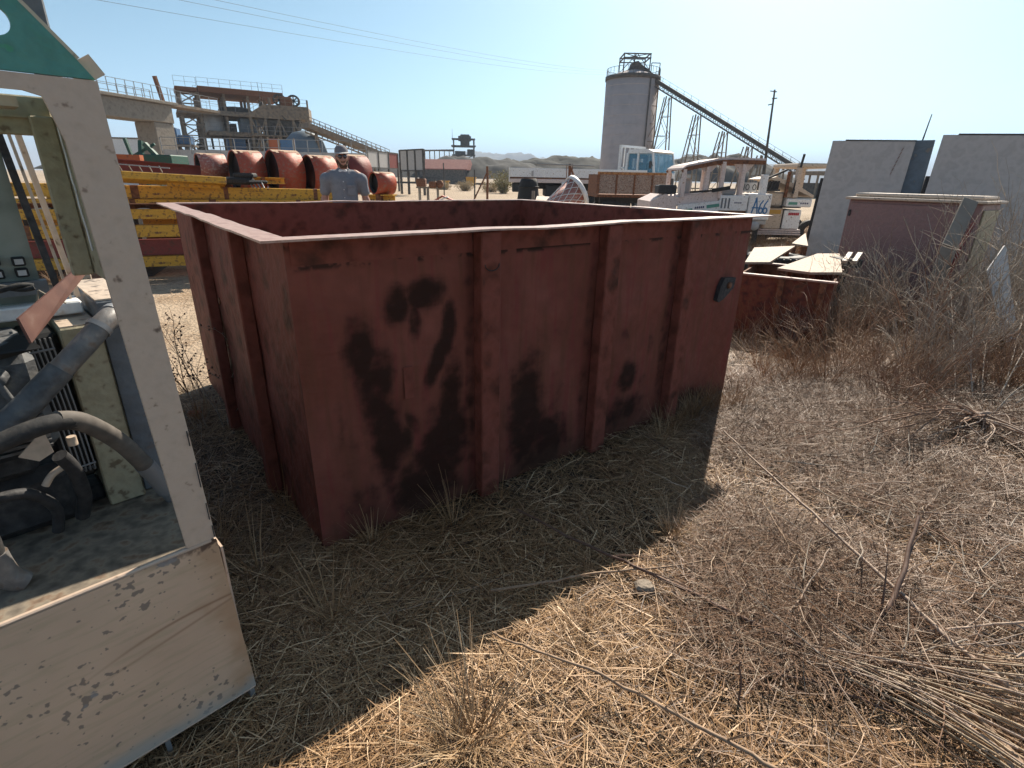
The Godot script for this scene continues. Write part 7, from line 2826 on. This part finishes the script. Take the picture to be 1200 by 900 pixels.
	# dead bushes on the right
	var words := [
		"tall pale grey dead bush in front of the maroon cabinet", "dead bush with reddish stems right of the rusty bin", "brown dead bush between the rusty bin and the uprooted plant", "grey twiggy dead bush at the right edge below the grey cabins",
		"thick grey dead bush behind the uprooted plant", "reddish dead bush just left of the uprooted plant", "low straw coloured bush right of the skip corner", "dead bush in front of the rusty bin's red side",
		"tall thin dead weeds before the leaning grey strip", "pale dead weeds around the bent white sheet", "dense brown dead bush at the right picture edge", "small dead bush between the skip corner and the rusty bin",
		"sparse tall dead weed left of the maroon cabinet", "wide grey dead bush under the cream plates", "dead bush behind the second cream plate", "golden brown bush centre of the weed thicket", "greyish dry bush low in the middle of the weed thicket", "dark red stemmed weed rising before the maroon cabinet"]
	words += ["tall dense grey bush against the left side of the maroon cabinet", "tall grey bush at the foot of the larger grey cabin", "pale straw tangle at the left end of the weed thicket", "dense low brush just below the rusty bin",
		"grey brush between the bracket and the leaning grey strip", "tall sparse bush at the right edge beside the bent white sheet", "brown brush right behind the uprooted crown", "low brown brush left of the uprooted plant's long branches"]
	# x, y of the foot in the photograph's ground, height, which of the grown kinds
	var bs := [[1060, 392, 1.15, 0], [985, 400, 0.85, 1], [1010, 440, 0.7, 2], [1180, 410, 1.55, 0], [1105, 430, 1.0, 3], [1050, 470, 0.7, 1], [930, 432, 0.4, 2], [925, 400, 0.5, 4],
		[1115, 380, 1.4, 4], [1165, 368, 1.45, 0], [1215, 450, 1.0, 2], [868, 424, 0.35, 4], [985, 368, 0.9, 4], [960, 390, 0.7, 0], [1010, 362, 0.85, 3], [975, 428, 0.65, 2], [1080, 445, 0.8, 0], [1070, 420, 1.4, 5],
		[1015, 385, 1.0, 0], [1190, 350, 1.6, 3], [935, 450, 0.36, 2], [895, 432, 0.34, 4], [1060, 360, 0.95, 0], [1200, 385, 1.8, 4], [1165, 455, 0.75, 1], [1035, 500, 0.4, 2]]
	var kinds := [[1.0, 54, 0.75, M.twig, 0.0044], [1.0, 54, 0.9, M.twig_red, 0.004], [1.0, 56, 1.1, M.stalk, 0.0036], [1.0, 48, 0.6, M.twig, 0.0046], [1.0, 34, 0.45, M.twig, 0.0032], [1.0, 9, 0.22, M.twig_red, 0.0045]]
	var grown := {}
	for i in bs.size():
		var q: Array = bs[i]
		var kd: Array = kinds[q[3]]
		if not grown.has(q[3]):
			grown[q[3]] = dead_bush(words[i], G(q[0], q[1]), kd[0], kd[1], kd[2], kd[3], "dead bushes right of the skip", Vector3(rnd(-0.15, 0.15), 0, rnd(-0.1, 0.15)), kd[4])
			grown[q[3]].scale = Vector3.ONE * float(q[2])
		else:
			copy(grown[q[3]], "dead_bush", words[i], G(q[0], q[1]), rnd(0, TAU), q[2])
	dead_bush("dark seed headed weed on the sand between the cream post and the skip", G(228, 462), 0.62, 7, 0.28, M.stalk_dark, "", Vector3(-0.18, 0, 0), 0.0058, true)
	dead_bush("faint grey weed against the left end wall of the skip", G(272, 500), 0.75, 6, 0.16, M.twig, "", Vector3.ZERO, 0.005, true)
	dead_bush("low dry weed in the shade at the foot of the skip's left end", G(240, 500), 0.3, 16, 0.9, M.twig, "", Vector3.ZERO, 0.0025)

	# the uprooted plant
	var c := G(1145, 487, 0.07)
	var o := thing("uprooted_plant", "uprooted dead plant with pale splayed roots and long dark branches", "dry plant", c * Vector3(1, 0, 1))
	c -= o.position
	var st := S()
	for e in [[900, 497, 0.25], [905, 515, 0.2], [925, 480, 0.3], [960, 465, 0.4], [1000, 525, 0.08], [985, 545, 0.05], [1030, 470, 0.3], [940, 535, 0.1], [1010, 440, 0.45], [1055, 540, 0.05]]:
		var b := G(e[0], e[1], e[2]) - o.position
		var c0 := c + Vector3(rnd(-0.06, 0.03), rnd(-0.02, 0.03), rnd(-0.05, 0.05))
		b = c0.lerp(b, rnd(0.6, 1.05))
		var pts := spline([c0, c0.lerp(b, 0.25) + Vector3(rnd(-0.04, 0.04), rnd(0.0, 0.10), rnd(-0.06, 0.06)), c0.lerp(b, 0.5) + Vector3(rnd(-0.05, 0.05), rnd(0.0, 0.09), rnd(-0.08, 0.08)), c0.lerp(b, 0.75) + Vector3(rnd(-0.05, 0.05), rnd(0.0, 0.05), rnd(-0.06, 0.06)), b], 4)
		tube(st, pts, rnd(0.004, 0.0085), 0.0018, 5, false)
		for k in 5:
			var i := rng.randi_range(4, pts.size() - 2)
			tube(st, wander(pts[i], (pts[i + 1] - pts[i]).normalized() + Vector3(rnd(-0.5, 0.5), rnd(-0.1, 0.4), rnd(-0.5, 0.5)), rnd(0.15, 0.4), 4, 0.15, 0.02), 0.003, 0.001, 4, false)
	obj("dark_branches", st, M.twig_red, o)
	st = S()
	for e in [[1165, 330, 0.6, 1150, 470], [1215, 345, 0.7, 1165, 475], [1190, 300, 0.85, 1175, 465], [1120, 380, 0.5, 1140, 470], [1230, 400, 0.4, 1180, 480], [1205, 420, 0.3, 1160, 490], [1090, 350, 0.65, 1120, 465]]:
		var b := G(e[0], e[1] + 60, 0.0) * Vector3(1, 0, 1) + Vector3(0, e[2], 0) - o.position
		var f0 := G(e[3], e[4], 0.03) - o.position
		var pts := spline([f0, f0.lerp(b, 0.4) + Vector3(rnd(-0.08, 0.08), 0.06, rnd(-0.05, 0.05)), b], 5)
		tube(st, pts, 0.0055, 0.0015, 5, false)
		for k in 7:
			var i := rng.randi_range(2, pts.size() - 2)
			tube(st, wander(pts[i], (pts[i + 1] - pts[i]).normalized() + Vector3(rnd(-0.6, 0.6), rnd(-0.1, 0.4), rnd(-0.6, 0.6)), rnd(0.15, 0.45), 4, 0.16, 0.02), 0.0028, 0.001, 4, false)
	obj("upright_branches", st, M.twig, o)
	st = S()
	for k in 30:
		var a := rnd(-0.3, PI + 0.3)
		var r := rnd(0.2, 1.05)
		var b := Vector3(cos(a) * r, 0.02 - c.y * 0.0, sin(a) * r)
		b.x += c.x
		b.z += c.z
		var q := c + Vector3(rnd(-0.05, 0.05), rnd(-0.02, 0.02), rnd(-0.05, 0.05))
		tube(st, spline([q, q.lerp(b, 0.3) + Vector3(rnd(-0.08, 0.08), rnd(-0.01, 0.07), rnd(-0.08, 0.08)), q.lerp(b, 0.65) + Vector3(rnd(-0.12, 0.12), rnd(0.0, 0.03), rnd(-0.12, 0.12)), b], 4), rnd(0.004, 0.008), 0.0018, 6, false)
		if k % 2:
			tube(st, wander(q.lerp(b, 0.5), (b - c).normalized() + Vector3(rnd(-0.9, 0.9), 0.2, rnd(-0.9, 0.9)), rnd(0.15, 0.4), 5, 0.3, 0.05), 0.004, 0.001, 5, false)
	obj("roots", st, M.root, o)
	st = S()
	nets(st, [[c + Vector3(-0.02, 0.01, 0), c + Vector3(0.02, -0.03, 0.01), 0.018, 0.022], [c, c + Vector3(0.05, 0.03, 0.02), 0.02, 0.016], [c, c + Vector3(-0.05, 0.0, 0.03), 0.02, 0.014]], 0.008, 0.02)
	obj("crown", st, M.root, o)

	# long stalks
	stalk("longest dark stalk running from the skip's shadow to the lower right corner", [606, 597, 665, 628, 730, 657, 800, 690, 900, 738, 960, 765], 0.005, 0.009, M.stalk_dark, 0.05, 0.05, 4)
	stalk("stalk half in shade crossing the longest stalk near the pale rock", [575, 692, 640, 682, 705, 671, 800, 661, 905, 643], 0.006, 0.003, M.stalk, 0.05, 0.04, 3)
	stalk("bent stalk with forked tip from the shadow edge to the bottom edge", [578, 742, 612, 757, 690, 785, 760, 820, 850, 868, 915, 905], 0.0035, 0.007, M.stalk, 0.13, 0.05, 6)
	stalk("long pale stalk rising from the skip's right end down to the right edge", [848, 505, 905, 558, 965, 612, 1050, 690, 1115, 752, 1195, 815], 0.004, 0.010, M.root, 0.14, 0.06, 9)
	stalk("thin stalk beside the long pale stalk, inside the brown weeds", [893, 585, 925, 640, 955, 683, 1012, 722], 0.003, 0.006, M.stalk, 0.1, 0.05, 10)
	stalk("short pale stalk lying crosswise over the thin one", [972, 643, 945, 690, 908, 742], 0.003, 0.005, M.root, 0.12, 0.03, 2)
	stalk("thick broken dark stump pointing up in the weeds", [1013, 748, 1048, 700, 1064, 650, 1076, 605], 0.012, 0.007, M.stalk_dark, 0.02, 0.26, 3)
	stalk("straight stalk lying level at the right edge below the stump", [1062, 741, 1130, 735, 1215, 727], 0.006, 0.004, M.root, 0.05, 0.07, 1)
	stalk("stalk in deep shade near the skip's right foot", [742, 503, 790, 530, 852, 578], 0.003, 0.004, M.stalk_dark, 0.03, 0.03, 2)
	stalk("short dark twig standing among the straw at the bottom right", [866, 825, 868, 775], 0.004, 0.003, M.stalk_dark, 0.01, 0.14, 0)
	stalk("curved brown stalk lying low at the bottom right", [910, 790, 960, 800, 1010, 820, 1060, 840], 0.004, 0.003, M.stalk_dark, 0.04, 0.03, 3)
	stalk("thin stalk lying in the deep shade left of the middle", [420, 730, 520, 700, 600, 672], 0.003, 0.002, M.stalk, 0.03, 0.03, 2)
	stalk("thick stalk crossing the bottom right corner", [1205, 905, 1150, 845, 1080, 770, 1010, 725], 0.010, 0.004, M.stalk, 0.07, 0.04, 3)

	# bundle of reeds fanning to the lower right
	var b0 := G(935, 752, 0.04)
	var bu := thing("stalk_bundle", "bundle of thin dry stalks fanning out towards the lower right corner", "dry stalks", b0 * Vector3(1, 0, 1))
	for i in 46:
		var e := G(1215 + rnd(-30, 10), rnd(770, 925), rnd(0.03, 0.1))
		var s0 := G(rnd(925, 1010), rnd(745, 775), rnd(0.02, 0.06))
		var m := s0.lerp(e, 0.5) + Vector3(rnd(-0.03, 0.03), rnd(0.0, 0.03), rnd(-0.03, 0.03))
		st = S()
		tube(st, spline([s0 - bu.position, m - bu.position, e - bu.position], 4), 0.0015, rnd(0.0025, 0.0045), 5, false)
		obj("stalk", st, [M.reed, M.root, M.stalk, M.reed][i % 4], bu)
	# tangle under the roots
	var tg := thing("twig_tangle", "tangle of broken twigs lying below the uprooted plant's roots", "twigs", G(1110, 640) * Vector3(1, 0, 1))
	for i in 170:
		var p := G(rnd(930, 1210), rnd(500, 810), rnd(0.02, 0.09)) - tg.position
		var yaw := rnd(0, TAU)
		st = S()
		tube(st, wander(p, Vector3(cos(yaw), rnd(-0.1, 0.35), sin(yaw)), rnd(0.15, 0.5), 5, 0.14, 0.03), rnd(0.002, 0.0045), 0.001, 4, false)
		obj("twig", st, [M.twig, M.root, M.twig_red][i % 3], tg)

	# rock and small stones
	var rk := S()
	rock_shape(rk, Vector3(0.046, 0.03, 0.038), 5)
	var ro := tag(obj("rock", rk, M.rock), "pale angular rock lying beside the longest stalk in the sun", "rock")
	ro.position = G(754, 694) + Vector3(0, 0.022, 0)
	rk = S()
	rock_shape(rk, Vector3(0.05, 0.02, 0.03), 6)
	ro = tag(obj("rock", rk, M.orange), "red brick fragment on the shaded sand beside the cream post", "brick")
	ro.position = G(228, 487) + Vector3(0, 0.015, 0)
	# yellowish bush and dry scrub in the middle distance
	for q in [[590, 216, 62.0, 2.2, 60, 0.9, "yellow green bush left of the flatbed trailer"], [545, 217, 70.0, 1.2, 40, 1.4, "low tan scrub around the yellow bin"], [575, 217, 66.0, 1.1, 40, 1.4, "low tan scrub between the post with a stay and the trailer"], [518, 216, 75.0, 1.0, 40, 1.6, "low tan scrub beyond the thin dark post"]]:
		var p := P(q[0], 208, q[2]) * Vector3(1, 0, 1)
		var sc := thing("scrub", q[6], "bush", p, 0.0, "scrub in the sandy gap")
		var lf := S()
		var sm := S()
		for i in q[4]:
			var a := rnd(0, TAU)
			var pts := wander(Vector3(cos(a), 0, sin(a)) * rnd(0, 0.5) * q[5], Vector3(cos(a) * rnd(0, q[5]), 1, sin(a) * rnd(0, q[5])), q[3] * rnd(0.6, 1.1), 5, 0.15, 0.03)
			tube(sm, pts, 0.02, 0.008, 3, false)
			for v in pts.slice(1):
				for t in 7:
					var d := Vector3(rnd(-1, 1), rnd(-0.6, 1), rnd(-1, 1)).normalized()
					var e := d.cross(Vector3(rnd(-1, 1), 1, rnd(-1, 1))).normalized()
					var b: Vector3 = v + d * rnd(0, 0.18)
					face(lf, [b, b + d * 0.16 + e * 0.04, b + d * 0.22, b + d * 0.16 - e * 0.04], Vector3.UP)
		obj("stems", sm, M.twig, sc)
		obj("leaves", lf, plain(C(0.24, 0.21, 0.07) if q[0] == 590 else C(0.42, 0.33, 0.2), 0.9), sc)

func rock_shape(st: SurfaceTool, r: Vector3, sd: int) -> void:
	var n := noise(sd, 1.3, 2)
	var f := func(u: float, v: float) -> Vector3:
		var a := u * TAU
		var b := (v - 0.5) * PI
		var d := Vector3(cos(a) * cos(b), sin(b), sin(a) * cos(b))
		d *= 1.0 + 0.35 * n.get_noise_3dv(d * 1.2)
		return Vector3(clampf(d.x, -0.82, 0.85), clampf(d.y, -0.8, 0.75), clampf(d.z, -0.8, 0.8)) * r
	for i in 8:
		for j in 12:
			var p := [f.call(j / 12.0, i / 8.0), f.call((j + 1) / 12.0, i / 8.0), f.call((j + 1) / 12.0, (i + 1) / 8.0), f.call(j / 12.0, (i + 1) / 8.0)]
			face(st, p, p[0] + p[2] + p[1])
